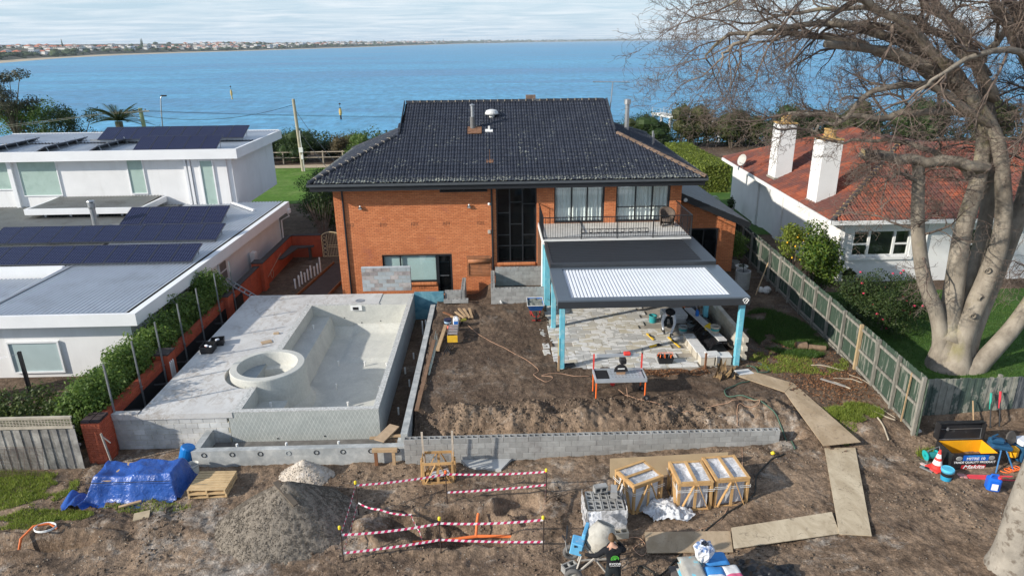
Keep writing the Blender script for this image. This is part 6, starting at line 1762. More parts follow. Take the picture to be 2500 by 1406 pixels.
def bottle(name, loc, w, d, h, m, label, capm=None, labm=None):
 t = thing(name, loc, label, 'container')
 x, y, z = loc
 q = MB(); q.rbox((x, y, z + h * .4), (w, d, h * .8), bev=min(w, d) * .18); q.obj('body', m, t)
 q = MB(); q.rbox((x + w * .12, y, z + h * .86), (w * .55, d * .45, h * .16), bev=.02); q.tube([(x + w * .1, y - .0, z + h * .88), (x + w * .1, y, z + h)], w * .12, 8); q.obj('cap', capm or m, t)
 q = MB(); q.tube([(x - w * .38, y, z + h * .78), (x - w * .3, y, z + h * .97), (x + w * .05, y, z + h * .99), (x + w * .1, y, z + h * .8)], .018, 6); q.obj('handle', m, t)
 if labm:
  q = MB(); q.box(x - w * .36, x + w * .36, y - d * .5 - .004, y - d * .5 - .001, z + h * .12, z + h * .52); q.obj('sticker', labm, t)
M_PWHITE = mat('white_plastic', (.72, .74, .78), .45, .05, 4)
M_PBLUE = mat('blue_plastic', (.02, .16, .55), .4, .1, 5)
bottle('jerry_can', (-1.88, 28.2, .0), .26, .2, .42, M_PWHITE, 'white jug with blue label beside the dark tub', None, M_PBLUE)
t = thing('tub', (-2.25, 28.25, 0), 'dark blue plastic tub left of the white jug', 'tub')
q = MB(); q.lathe((-2.25, 28.25, 0), [(.14, 0), (.17, .26), (.18, .26), (.18, .28), (.01, .28)], 16); q.obj('tub_body', mat('navy_plastic', (.015, .03, .07), .4), t)
q = MB(); q.lathe((-2.25, 28.25, 0), [(.1595, .12), (.1665, .2)], 16); q.obj('tub_band', mat('pale_band', (.35, .5, .65), .5), t)
q = MB(); q.rbox((-2.08, 27.75, .08), (.34, .2, .15), bev=.03); q.obj('red_box', mat('salmon_box', (.75, .2, .14), .5, .1, 5), None, 'bright salmon-red case in front of the tub', 'case')
t = thing('cordless_drill', (-1.55, 28.4, 0), 'small yellow and black power tool lying on the soil', 'power tool')
q = MB(); q.rbox((-1.55, 28.4, .16), (.28, .09, .1), rz=.5, bev=.02); q.obj('body', mat('tool_yellow', (.6, .5, .08), .5), t)
q = MB(); q.rbox((-1.62, 28.36, .07), (.08, .08, .16), rz=.5, ry=.2, bev=.015); q.rbox((-1.66, 28.34, .02), (.14, .1, .06), rz=.5); q.obj('handle', M_BLACK, t)
for i in range(3):
 q = MB(); q.tube([(-2.1 + .1 * i, 25.95, .03), (-2.2 + .07 * i, 25.4, .02), (-2.22 + .12 * i, 25.1 + .1 * i, .02)], .025, 5); q.obj('strap', M_BLACK, None, 'crumpled black strap on the soil below the step stool', 'strap', 'black straps')
# wheelbarrow
t = thing('wheelbarrow', (1.72, 29.2, 0), 'blue-trayed wheelbarrow full of rubble on red legs', 'wheelbarrow')
q = MB()
tray = [((-.26, -.42), (.26, -.42), (.24, .32), (-.24, .32), .34), ((-.38, -.62), (.38, -.62), (.36, .46), (-.36, .46), .66)]
vs = [(1.72 + x, 29.3 + y, z) for r in tray for (x, y), z in zip(r[:4], [r[4]] * 4)]
q.add(vs, [(0, 1, 2, 3), (0, 4, 5, 1), (1, 5, 6, 2), (2, 6, 7, 3), (3, 7, 4, 0)]); q.obj('tray', mat('barrow_blue', (.03, .14, .42), .45, .2, 5, (.3, .3, .3), 5, (.6, .7)), t)
q = MB(); q.tube([vs[4], vs[5], vs[6], vs[7], vs[4]], .016, 6); q.obj('tray_rim', M_WHITE, t)
q = MB()
xs_ = LS(-.34, .34, 14); ys_ = LS(-.56, .42, 16); X, Y = np.meshgrid(xs_, ys_)
Z = .60 + .07 * fbm(X * 6, Y * 6, 3, 90)
mob('rubble', np_mesh('rubble', np.stack([X + 1.72, Y + 29.3, Z], -1).reshape(-1, 3), grid_faces(14, 16), mat('grey_rubble', (.20, .21, .19), .95, .5, 18)), t)
M_BRED = mat('barrow_red', (.45, .035, .03), .5, .2, 6)
for s in (-1, 1):
 q = MB(); q.tube([(1.72 + s * .12, 28.55, .2), (1.72 + s * .22, 28.9, .33), (1.72 + s * .26, 29.6, .34), (1.72 + s * .32, 30.2, .5)], .02, 6); q.obj('handle_bar', M_BRED, t)
 q = MB(); q.tube([(1.72 + s * .24, 29.5, .33), (1.72 + s * .22, 29.45, .0), (1.72 + s * .2, 29.2, .0), (1.72 + s * .2, 28.95, .33)], .018, 6); q.obj('leg', M_BRED, t)
q = MB(); q.tube([(1.72 + .0, 28.55 + .18 * cos(a), .18 + .18 * sin(a)) for a in LS(0, 2 * pi, 20)], .045, 8); w_ = q.obj('wheel', M_BLACK, t)
q = MB(); q.tube([(1.62, 28.55, .18), (1.82, 28.55, .18)], .03, 8); q.obj('hub', M_BRED, w_)
q = MB(); q.bar((1.52, 28.42, .06), (1.92, 28.42, .06), .04, .03); q.obj('nose_bar', M_BRED, t)
# wet tile saw
SX0, SX1, SY0, SY1 = 3.38, 5.1, 21.15, 21.9
t = thing('wet_tile_saw', (4.24, 21.5, -.05), 'wet tile saw table on four orange legs', 'saw')
M_SORG = mat('saw_orange', (.85, .17, .04), .45, .08, 4)
M_STAY = mat('saw_tray', (.52, .56, .60), .4, .08, 5, metal=.4)
for i, (x, y) in enumerate(((SX0, SY0), (SX1, SY0), (SX0, SY1), (SX1, SY1))):
 gz = G(x, y)
 q = MB(); q.tube([(x, y, gz - .02), (x, y, .70)], .028, 8); q.obj('leg', M_SORG, t)
 if x > 4:
  q = MB(); q.tube([(x + .05 + .085 * cos(a), y - .05, gz + .1 + .085 * sin(a)) for a in LS(0, 2 * pi, 18)], .035, 7); w_ = q.obj('wheel', M_BLACK, t)
  q = MB(); q.tube([(x + .05, y - .09, gz + .1), (x + .05, y - .01, gz + .1)], .04, 8); q.obj('hub', M_GALV, w_)
q = MB(); q.box(SX0 - .04, SX1 + .04, SY0 - .05, SY0 - .01, .70, .84); q.box(SX0 - .04, SX1 + .04, SY1 + .01, SY1 + .05, .70, .84); q.box(SX0 - .04, SX0, SY0 - .01, SY1 + .01, .70, .84); q.box(SX1, SX1 + .04, SY0 - .01, SY1 + .01, .70, .84); q.box(SX0, SX1, SY0 - .01, SY1 + .01, .68, .72); q.obj('tray', M_STAY, t)
q = MB(); q.box(SX0 + .02, SX0 + .46, SY0 + .05, SY1 - .05, .80, .815); q.obj('rubber_mat', M_BLACK, t)
q = MB(); q.box(SX0 + .48, SX1 - .06, SY0 + .04, SY1 - .04, .80, .83); tb = q.obj('cutting_table', M_STAY, t)
q = MB(); q.mats = [M_BLACK]; q.box(-.035, .035, -.006, .006, 0, .003); me = q.mesh('slot')
for i in range(9):
 for j in range(5): mob('slot', me, tb, TR((SX0 + .58 + i * .12, SY0 + .12 + j * .12, .8305)))
q = MB(); q.box(SX0 + .1, SX1 - .1, SY1 - .01, SY1 + .06, 1.30, 1.40); q.obj('rail_beam', M_STAY, t)
for x in (SX0, SX1):
 q = MB(); q.bar((x, SY1 + .02, .84), (x, SY1 + .02, 1.42), .05, .05); q.obj('end_bracket', mat('saw_red', (.7, .06, .05), .5), t)
q = MB(); q.tube([(SX1, SY1 + .0 + .09 * cos(a), 1.5 + .09 * sin(a)) for a in LS(0, 2 * pi, 14)], .012, 5); q.obj('hand_wheel', M_BLACK, t)
bx = 4.28
q = MB(); pts = [(bx + .24 * cos(a), .95 + .26 * sin(a)) for a in LS(0, pi, 12)]
vs = [(x, y, z) for y in (SY0 + .28, SY0 + .36) for x, z in pts]
n = len(pts); q.add(vs, [tuple(range(n)), tuple(range(2 * n - 1, n - 1, -1))] + [(i, i + n, i + n + 1, i + 1) for i in range(n - 1)]); gd = q.obj('blade_guard', M_BLACK, t)
q = MB(); q.box(bx - .12, bx + .12, SY0 + .274, SY0 + .279, 1.05, 1.09); q.obj('guard_lettering', M_WHITE, gd)
q = MB(); q.lathe((0, 0, 0), [(.01, -.004), (.17, -.003), (.17, .003), (.01, .004)], 22); o = q.obj('blade', mat('saw_blade', (.50, .30, .18), .4, .1, 6, metal=.5), t); o.matrix_basis = TR((bx, SY0 + .32, .93)) @ RT(R(90), 4, 'X')
q = MB(); q.rbox((bx + .12, SY1 - .08, 1.2), (.22, .3, .2), bev=.03); q.tube([(bx + .05, SY1 - .2, 1.05), (bx + .1, SY1 - .1, 1.3)], .03, 6); q.obj('motor', M_BLACK, t)
q = MB(); q.rbox((bx + .28, SY1 + .02, 1.42), (.24, .16, .12), bev=.02); q.obj('motor_cover', mat('saw_red', (.7, .06, .05)), t)
q = MB(); q.lathe((SX0 + .62, SY0 + .3, .42), [(.06, 0), (.09, .05), (.09, .2), (.04, .25), (.01, .26)], 10); q.obj('water_pump', mat('saw_red', (.7, .06, .05)), t)
q = MB(); q.tube(smooth_path([(SX0 + .65, SY0 + .3, .6), (SX0 + .9, SY0 + .32, .62), (SX0 + 1.1, SY0 + .3, .35), (SX0 + 1.15, SY0 + .2, .0)], 5), .012, 5); q.obj('pump_cord', M_TAN, t)
# on and around the terrace
def bucket(loc, r, h, m, label, band=None, lid=None, fill=None):
 t = thing('bucket', loc, label, 'bucket')
 q = MB(); q.lathe(loc, [(.01, .005), (r * .84, .0), (r, h), (r * 1.06, h), (r * 1.06, h - .03), (r * .95, h - .03), (r * .82, .03), (.01, .03)], 20); q.obj('body', m, t)
 if band:
  q = MB(); q.lathe(loc, [(r * .885, h * .3), (r * .965, h * .72)], 20); q.obj('label_band', band, t)
 if lid:
  q = MB(); q.lathe(loc, [(r * 1.09, h - .05), (r * 1.09, h + .005), (r * .98, h + .02), (r * .9, h + .008), (.01, h + .008)], 20); q.obj('lid', lid, t)
 if fill:
  q = MB(); q.lathe(loc, [(r * .9, h * .7), (.01, h * .74)], 16); q.obj('contents', fill, t)
 q = MB(); q.tube([(loc[0] + r * 1.05 * cos(a), loc[1] - r * .2 - .9 * r * sin(a), loc[2] + h - .03 - .05 * sin(a)) for a in LS(0, pi, 10)], .006, 4); q.obj('bail', M_GALV, t)
 return t
M_TEAL = mat('teal_plastic', (.03, .30, .32), .45, .1, 6)
M_GREYMIX = mat('grey_slurry', (.28, .27, .25), .6, .2, 8)
bucket((7.98, 26.95, -.055), .19, .32, mat('grey_bucket', (.30, .33, .34), .5, .15, 6), 'grey and teal bucket on the bare screed nearest the kneeling worker', M_TEAL, None, M_GREYMIX)
bucket((8.45, 27.25, -.055), .20, .34, mat('dark_bucket', (.10, .12, .13), .5, .2, 6), 'darker grey bucket right of the teal one', M_GALV, None, M_GREYMIX)
bucket((6.95, 28.2, -.055), .18, .34, M_TEAL, 'teal bucket behind the kneeling worker', None, None, M_GREYMIX)
t = thing('stone_stack', (7.9, 28.3, -.05), 'stack of wrapped white stone slabs on the screed', 'stone')
for i in range(4):
 q = MB(); q.rbox((7.9 + .01 * (i % 2), 28.3, .03 + i * .105), (1.0, .85, .1), rz=.05 + .01 * i, bev=.008); q.obj('slab', mat('white_slab', (.62, .62, .62), .7, .06, 3, (.5, .5, .5), 5, rnd=.08), t)
t = thing('cardboard_box', (8.9, 29.0, -.05), 'open cardboard box with an orange stripe under the pergola', 'box')
M_CARD = mat('cardboard', (.36, .24, .15), .9, .12, 5)
q = MB(); q.box(8.55, 8.58, 28.75, 29.3, -.05, .42); q.box(9.22, 9.25, 28.75, 29.3, -.05, .42); q.box(8.58, 9.22, 28.75, 28.78, -.05, .42); q.box(8.58, 9.22, 29.27, 29.3, -.05, .42); q.obj('sides', M_CARD, t)
q = MB(); q.rbox((8.9, 29.02, .36), (.6, .45, .1), rz=.2); q.obj('contents', M_CHAR, t)
q = MB(); q.box(8.545, 8.549, 28.85, 29.0, .0, .4); q.box(8.62, 8.74, 28.742, 28.748, .0, .4); q.obj('stripe', M_SORG, t)
t = thing('stone_bench', (9.0, 25.5, 0), 'half-built stone bench with white capping at the pergola corner', 'bench')
M_CREAMB = mat('cream_block', (.50, .46, .39), .9, .12, 3, (.42, .38, .31), 2, rnd=.12)
for i, (x, y, w, d) in enumerate(((8.1, 23.95, .55, .4), (8.72, 23.92, .6, .4), (7.98, 24.5, .4, .55), (7.95, 25.1, .4, .55), (7.93, 25.7, .4, .5))):
 q = MB(); q.rbox((x + .0, y, .12), (w - .01, d, .34), bev=.008); q.obj('block', M_CREAMB, t)
 q = MB(); q.rbox((x, y, .315), (w + .03, d + .04, .05), rz=RU(-.03, .03), bev=.006); q.obj('cap_stone', M_PAVE if i > 3 else mat('white_slab', (.62, .62, .62)), t)
q = MB(); q.rbox((8.32, 23.95, .372), (.5, .36, .05), rz=.12, bev=.006); q.obj('cap_stone', mat('white_slab', (.62, .62, .62)), t)
for r in range(5):
 n_ = 9 - (r > 3) * 2
 for k in range(n_):
  y = 24.35 + k * .5 + (.25 if r % 2 else 0)
  q = MB(); q.rbox((9.66, y, .06 + r * .19), (.2, .49, .18), bev=.008); q.obj('block', M_CREAMB, t)
q = MB(); q.bar((8.62, 28.6, .42), (9.05, 24.95, .45), .34, .05); q.obj('bench_board', mat('white_slab', (.62, .62, .62)), None, 'long pale board lying over the black plastic', 'board')
def crumple(name, x0, x1, y0, y1, zf, nx, ny, amp, m, label, cat, seed, fr=3.0, warp=None):
 xs_, ys_ = LS(0, 1, nx), LS(0, 1, ny)
 U, V = np.meshgrid(xs_, ys_)
 X = x0 + (x1 - x0) * U; Y = y0 + (y1 - y0) * V
 if warp: X, Y = warp(X, Y, U, V)
 ridges = 1 - np.abs(fbm(X * fr, Y * fr, 4, seed)) * 2
 Z = zf(X, Y, U, V) + amp * ridges + amp * .6 * fbm(X * fr * 3, Y * fr * 3, 3, seed + 9)
 return mob(name, np_mesh(name, np.stack([X, Y, Z], -1).reshape(-1, 3), grid_faces(nx, ny), m), None, None, label, cat)
M_BPLAS = mat('black_plastic', (.012, .012, .014), .28, .15, 6, spec=.5)
crumple('plastic_sheet', 8.35, 9.5, 24.7, 29.2, lambda X, Y, U, V: .08 + .3 * np.sin(np.pi * U) * (V < .97), 40, 90, .07, M_BPLAS, 'crumpled black plastic draped beside the half-built bench', 'plastic sheet', 61)
bucket((8.95, 25.7, .475), .19, .3, mat('beige_bucket', (.42, .38, .32), .6, .2, 6), 'mortar bucket with teal band standing on the pale board', M_TEAL, None, M_GREYMIX)
crumple('yellow_cloth', 8.7, 9.15, 26.1, 26.6, lambda X, Y, U, V: .62 - .3 * (np.abs(U - .5) + np.abs(V - .5)), 20, 20, .03, mat('yellow_rag', (.70, .48, .03), .7), 'bright yellow bag folded on the board behind the bucket', 'cloth', 66, 8)
bottle('spray_bottle', (8.75, 27.6, .44), .14, .12, .3, M_PBLUE, 'small blue bottle standing at the far end of the board')
q = MB(); q.rbox((8.1, 28.9, .03), (.2, .45, .14), rz=.5, bev=.02); q.obj('tool_case', mat('saw_red', (.7, .06, .05)), None, 'small red case behind the slab stack', 'case')
def hand_tool(name, a, b, w, m, label, cat='tool', grip=None):
 t = thing(name, a, label, cat)
 q = MB(); q.bar(a, b, w, .04); q.obj('body', m, t)
 if grip:
  v = (Vector(b) - Vector(a)); c = Vector(a) + v * .5; q = MB(); q.bar(Vector(a) + v * .35 + Vector((0, 0, .035)), Vector(a) + v * .65 + Vector((0, 0, .035)), w * .6, .04); q.obj('grip', grip, t)
M_LVL = mat('level_yellow', (.75, .48, .04), .5, .1, 6)
hand_tool('spirit_level', (7.2, 26.35, .03), (7.42, 25.3, .03), .06, M_LVL, 'long yellow spirit level under the hands of the kneeling worker', 'level', M_BLACK)
hand_tool('spirit_level', (6.38, 26.75, .03), (6.52, 26.1, .03), .07, M_LVL, 'short yellow level left of the kneeling worker', 'level', M_BLACK)
t = thing('angle_grinder', (6.4, 25.4, 0), 'yellow angle grinder lying on the pavers', 'power tool')
q = MB(); q.tube([(6.2, 25.35, .06), (6.5, 25.5, .07)], [.05, .04], 8); q.obj('body', M_LVL, t)
q = MB(); q.tube([(6.5, 25.5, .07), (6.62, 25.55, .07)], .05, 8); q.lathe((6.64, 25.56, .03), [(.01, 0), (.1, 0), (.1, .01), (.01, .012)], 14); q.obj('head', M_BLACK, t)
q = MB(); q.rbox((8.55, 25.1 - .6, .02), (.35, .2, .03), rz=.3, bev=.01); q.obj('knee_pad', M_LVL, None, 'yellow knee board near the corner stones', 'pad')
t = thing('tool_tote', (6.5, 24.0, 0), 'black open tool tote with orange handle on the terrace edge', 'tool bag')
q = MB()
vs = [(6.5 + x, 24.0 + y, z) for z, w, d in ((.0, .25, .14), (.28, .30, .19)) for x, y in ((-w, -d), (w, -d), (w, d), (-w, d))]
q.add(vs, [(0, 3, 2, 1), (0, 1, 5, 4), (1, 2, 6, 5), (2, 3, 7, 6), (3, 0, 4, 7)]); q.obj('bag', M_BLACK, t)
q = MB(); q.tube([(6.2, 24.0, .28), (6.22, 24.0, .42), (6.78, 24.0, .42), (6.8, 24.0, .28)], .014, 6); q.obj('handle', M_SORG, t)
for i in range(7):
 q = MB(); x = 6.28 + i * .07; q.bar((x, 23.95 + .05 * (i % 3), .1), (x + RU(-.04, .04), 24.0, .34 + .05 * (i % 2)), .03, .03); q.obj('tool_handle', [M_SORG, M_CHAR, M_GALV][i % 3], t)
for (x, y) in ((2.28, 23.5), (7.92, 23.45)):
 q = MB(); q.rbox((x, y, .25), (.07, .05, .75), rz=.2); q.obj('survey_peg', M_TIMBD if x > 5 else M_TIMB, None, 'reddish timber stake at the right front of the terrace' if x > 5 else 'pale timber stake beside the left front post', 'stake')
q = MB(); q.box(2.26, 2.29, 23.62, 23.65, -.1, 1.3); q.obj('measuring_staff', mat('staff_yellow', (.62, .5, .2), .6), None, 'thin yellow staff against the left front post', 'staff')
q = MB(); q.rbox((2.75, 23.85, .06), (.42, .3, .05), rz=.1, bev=.01); q.obj('rubber_mat', M_CHAR2, None, 'dark rubber mat beside the left front post', 'mat')
q = MB(); q.rbox((9.25, 22.95, G(9.25, 22.95) + .05), (.62, .4, .03), rz=.25, ry=.05, bev=.004); q.obj('loose_tile', mat('white_slab', (.62, .62, .62)), None, 'single white tile lying on soil near the corner post', 'tile')
t = thing('tree_stump', (8.35, 22.7, 0), 'broken hollow tree stump with split bark by the terrace', 'stump')
for i, (dx, dy, h, rz, ry) in enumerate(((-.35, -.1, .42, .3, .5), (0, .15, .6, 1.2, .2), (.3, 0, .45, 2.4, -.4), (.15, -.2, .3, .8, .7), (.45, .1, .25, 2, .9))):
 q = MB(); nn = 8
 vs, fs = [], []
 for k in range(nn):
  a = -1.2 + 2.4 * k / (nn - 1)
  for z in (0, h * .6, h):
   w = (.22 - .06 * z / h) * (1 + .2 * sin(k * 2.1 + z * 9))
   vs.append((w * cos(a), w * sin(a), z * (1 + .25 * sin(k * 1.7))))
 for k in range(nn - 1):
  for z in range(2): fs.append((k * 3 + z, k * 3 + 3 + z, k * 3 + 4 + z, k * 3 + 1 + z))
 q.add(vs, fs)
 o = q.obj('bark_slab', mat('stump_wood', (.24, .16, .08), .95, .35, 5, (.07, .05, .035), 4, (.4, .6), bump=.6, bs=18), t)
 o.matrix_basis = TR((8.35 + dx, 22.7 + dy, G(8.35, 22.7) - .03)) @ RT(rz, 4, 'Z') @ RT(ry, 4, 'Y')
t = thing('cut_log', (12.6, 24.9, 0), 'short cut log lying in the grass by the fence', 'log')
q = MB(); q.tube([(12.1, 25.0, .13), (12.5, 24.95, .13)], .16, 12); q.tube([(12.55, 24.9, .1), (13.2, 24.75, .1)], [.12, .1], 10); q.obj('log_body', mat('log_bark', (.22, .15, .10), .95, .3, 6, bump=.6, bs=15), t)
q = MB(); q.lathe((0, 0, 0), [(.01, .003), (.155, 0)], 12); o = q.obj('cut_face', mat('old_cut', (.32, .17, .09), .9), t); o.matrix_basis = TR((12.095, 25.0, .13)) @ RT(R(-90), 4, 'Y')
M_STICK = mat('dry_stick', (.42, .36, .28), .9, .2, 6)
for i, (a, b, r) in enumerate((((12.07, 23.52), (13.07, 22.95), .022), ((11.9, 22.3), (12.6, 21.5), .03), ((12.4, 22.4), (13.3, 22.0), .018), ((12.6, 20.4), (13.2, 19.6), .022), ((12.7, 19.8), (12.5, 18.7), .03), ((13.0, 20.6), (13.25, 19.7), .015), ((13.1, 22.6), (13.5, 21.8), .015))):
 m_ = ((a[0] + b[0]) / 2 + RU(-.12, .12), (a[1] + b[1]) / 2 + RU(-.12, .12))
 lay_line('fallen_stick', [a, m_, b], r, M_STICK, ['longest straight pale stick lying in the leaves near the fence', 'thick grey fallen branch among the leaves', 'thin stick between the leaves and the fence', 'crooked stick close to the fence corner', 'short thick stick nearest the fence corner', 'fine twig beside the fence corner', 'fine twig below the fence mid post'][i], 'stick', 5)
q = MB(); q.rbox((12.2, 22.0, G(12.2, 22) + .03), (.9, .12, .03), rz=-.8, bev=.01); q.obj('bark_strip', mat('bark_grey', (.30, .28, .26), .9), None, 'flat grey strip of bark among the leaves', 'bark')
def crate(loc, w, d, h, rz, label, fill):
 t = thing('storage_crate', loc, label, 'crate', None, rz)
 q = MB()
 vs = [(sx * w * k, sy * d * k, z) for z, k in ((0, .44), (h, .5)) for sx, sy in ((-1, -1), (1, -1), (1, 1), (-1, 1))]
 vi = [(sx * w * k, sy * d * k, z) for z, k in ((.02, .42), (h, .47)) for sx, sy in ((-1, -1), (1, -1), (1, 1), (-1, 1))]
 q.add(vs + vi, [(0, 1, 5, 4), (1, 2, 6, 5), (2, 3, 7, 6), (3, 0, 4, 7), (8, 9, 10, 11), (8, 12, 13, 9), (9, 13, 14, 10), (10, 14, 15, 11), (11, 15, 12, 8), (4, 5, 13, 12), (5, 6, 14, 13), (6, 7, 15, 14), (7, 4, 12, 15)])
 o = q.obj('box', M_BLACK); o.parent = t
 for i in range(fill):
  q = MB(); q.rbox((RU(-.15, .15) * w * 2, RU(-.2, .2) * d, h * .72 + .02 * i), (.16, .1, .07), rz=RU(0, 3), bev=.02); o = q.obj('contents', [M_PWHITE, M_PWHITE, M_BRED][i % 3]); o.parent = t
crate((-11.68, 25.35, .3), .5, .62, .3, .05, 'black plastic crate with white fittings, nearer of two on the deck', 4)
crate((-11.55, 26.0, .3), .52, .45, .26, .25, 'black plastic crate with clear bag, farther of two on the deck', 2)
q = MB(); q.rbox((-9.6, 26.1, .315), (.42, .32, .02), rz=.5); q.obj('plywood_offcut', mat('ply', (.40, .29, .19), .9, .15, 5), None, 'small square of plywood on the pale deck', 'plywood')
q = MB(); q.rbox((-9.45, 26.95, .335), (.23, .11, .076), rz=.1, bev=.006); q.obj('loose_brick', mat('tan_brick', (.48, .36, .24), .9), None, 'single tan brick on the deck edge', 'brick')
# tarpaulin, drums, pallets
def make_tarp():
 t = NT('blue_tarpaulin')
 c = t.mix(t.ramp(t.noise(1.5, 4, .6), .35, .65), rgb((.012, .055, .25)), rgb((.03, .11, .42)))
 c = t.mix(t.math('MULTIPLY', t.ramp(t.noise(5, 7, .8, dist=2.5), .60, .66), t.ramp(t.noise(.9, 2), .5, .62)), c, rgb((.55, .6, .7)))
 t.bump(t.math('ADD', t.noise(4, 5, .55, dist=1.6), t.math('MULTIPLY', t.noise(1.7, 4), 2.0)), .5, .07)
 return t.fin(c, .33, .5)
M_TARP = make_tarp()
t = thing('tarp_covered_stack', (-11, 18, -.95), 'stack of materials under a crumpled blue tarpaulin by the red pillar', 'tarpaulin')
xs_, ys_ = LS(-13.1, -9.1, 130), LS(16.85, 19.0, 90)
X, Y = np.meshgrid(xs_, ys_)
wob = .16 * fbm(X * 1.1, Y * 1.1, 3, 4)
ux = np.minimum((X + 12.5 + wob) / .34, (-9.66 - X + wob) / .30); uy = np.minimum((Y - 17.28 + wob) / .42, (18.75 - Y) / .24)
box_ = np.clip(np.minimum(ux, uy), 0, 1)
box_ = box_ * box_ * (3 - 2 * box_)
gz = gh(X, Y)
wx = X + .25 * fbm(X * 2, Y * 2, 2, 3)
fold = np.abs(np.sin(wx * 5.5 + 1.2 * Y)) ** 3 * .09 + np.abs(fbm(X * 1.6, Y * 1.6, 3, 5)) * .12
top = .76 - .13 * np.sin((X + 12.4) * 2.3) ** 2 * sstep(17.5, 18.1, Y) + .06 * (X + 11) * .5 + .05 * fbm(X * 1.5, Y * 1.5, 3, 6)
fl = np.exp(-(((X + 12.7) * .8 + (Y - 17.25) * .6) / .30) ** 2) * (Y < 17.8) * (X < -12.2)
Z = gz + .015 + top * box_ + fold * (.3 + .9 * (1 - np.abs(2 * box_ - 1))) * (box_ > 0) + fl * (.12 + .10 * np.abs(np.sin(X * 11)))
keep = (box_ > .0) | ((X - -11.1) ** 2 / 1.7 ** 2 + (Y - 18.0) ** 2 / .93 ** 2 < 1.0 + .35 * fbm(X * 1.4, Y * 1.4, 2, 8)) | ((fl > .25) & (Y > 16.95 + .2 * fbm(X * 3, Y * 3, 2, 9)))
V = np.stack([X, Y, Z], -1).reshape(-1, 3); F = grid_faces(130, 90)
F = F[keep.reshape(-1)[F].all(1)]
mob('tarpaulin', np_mesh('tarpaulin', V, F, M_TARP, True), t)
q = MB(); q.box(-12.2, -9.9, 17.6, 18.55, -1.0, -.32); q.obj('stack', M_TIMB, t)
q = MB(); q.tube([(-12.3, 17.38, -.25), (-9.8, 17.36, -.22)], .012, 5); q.obj('rope', M_BLACK, t)
dr = thing('plastic_drum', (-10.1, 19.25, -.95), 'tilted blue plastic drum between the tarpaulin and the trough', 'drum')
q = MB(); q.lathe((0, 0, 0), [(.01, 0), (.2, 0), (.23, .05), (.23, .5), (.2, .55), (.01, .56)], 18); o = q.obj('drum_body', mat('drum_blue', (.01, .17, .5), .4, .1, 4)); o.parent = dr; dr.rotation_euler = (0, R(18), .3)
dr.location = (-10.25, 19.25, -.8)
bucket((-9.78, 18.75, -.95), .17, .38, mat('milky_bucket', (.62, .62, .58), .5, .1, 5), 'white pail beside the blue drum behind the tarpaulin')
def pallet(loc, rz, label, w=1.15, d=.98):
 t = thing('timber_pallet', (0, 0, 0), label, 'pallet', 'stacked timber pallets')
 for i in range(8):
  q = MB(); q.rbox((0, -d / 2 + .055 + i * (d - .11) / 7, .128), (w, .1, .02), rz=RU(-.008, .008)); q.obj('deck_board', M_PALL, t)
 for y in (-d / 2 + .05, 0, d / 2 - .05):
  q = MB(); q.rbox((0, y, .01), (w, .09, .018)); q.obj('base_board', M_PALL, t)
 for x in (-w / 2 + .03, 0, w / 2 - .03):
  q = MB(); q.rbox((x, 0, .068), (.05, d, .096)); q.obj('stringer', M_PALL, t)
 t.location = loc; t.rotation_euler = (0, 0, rz)
 return t
M_PALL = mat('pallet_timber', (.56, .40, .22), .85, .15, 4, (.46, .32, .17), 3, rnd=.14)
pallet((-8.86, 17.92, -.92), .03, 'lower of the two stacked timber pallets by the gravel heap')
pallet((-8.86, 17.93, -.775), -.01, 'upper of the two stacked timber pallets by the gravel heap')
# heaps
def heap(name, c, rx, ry, h, m, label, cat, seed, n=130, stone=0.0, power=1.0, cnt=0, srange=(.012, .03), top=(0, 0)):
 xs_, ys_ = LS(-1.35, 1.35, n), LS(-1.35, 1.35, n)
 U, V_ = np.meshgrid(xs_, ys_)
 def hz(u, v):
  uu, vv = u - top[0] * (1 - np.hypot(u, v)), v - top[1] * (1 - np.hypot(u, v))
  r = np.hypot(uu, vv) * (1 + .10 * fbm(u * 1.6 + 5, v * 1.6, 3, seed))
  z = h * np.clip(1 - np.sqrt(r * r + .006) + .077, -.1, None) ** power
  return z + .022 * h * fbm(u * 5, v * 5, 3, seed + 3)
 X, Y = c[0] + U * rx, c[1] + V_ * ry
 H = hz(U, V_)
 Z = gh(X, Y) - .02 + np.maximum(H, -.05) + stone * fbm(X * 14, Y * 14, 3, seed + 5) * (H > 0)
 keep = np.hypot(U, V_) < 1.22
 F = grid_faces(n, n); F = F[keep.reshape(-1)[F].all(1)]
 t = thing(name, (c[0], c[1], -.9), label, cat)
 mob('heap_body', np_mesh('heap_body', np.stack([X, Y, Z], -1).reshape(-1, 3), F, m, True), t)
 if cnt:
  a = nrg.random(cnt) * 2 * np.pi; r = np.sqrt(nrg.random(cnt)) * 1.18
  u, v = r * np.cos(a), r * np.sin(a)
  x, y = c[0] + u * rx, c[1] + v * ry
  z = gh(x, y) - .02 + np.maximum(hz(u, v), -.03)
  s = srange[0] + (srange[1] - srange[0]) * nrg.random(cnt) ** 2
  d = nrg.normal(size=(cnt, 4, 3)); d /= np.linalg.norm(d, axis=2)[:, :, None]
  base = np.array([[1, 1, 1], [-1, -1, 1], [-1, 1, -1], [1, -1, -1]]) * .6
  Vv = (base[None] + d * .5) * s[:, None, None] + np.stack([x, y, z + s * .3], -1)[:, None, :]
  Ff = np.array([[0, 1, 2], [0, 3, 1], [0, 2, 3], [1, 3, 2]])
  Ff = (Ff[None] + (np.arange(cnt) * 4)[:, None, None]).reshape(-1, 3)
  mob('stones', np_mesh('stones', Vv.reshape(-1, 3), Ff, m), t, kind='stuff')
 return t
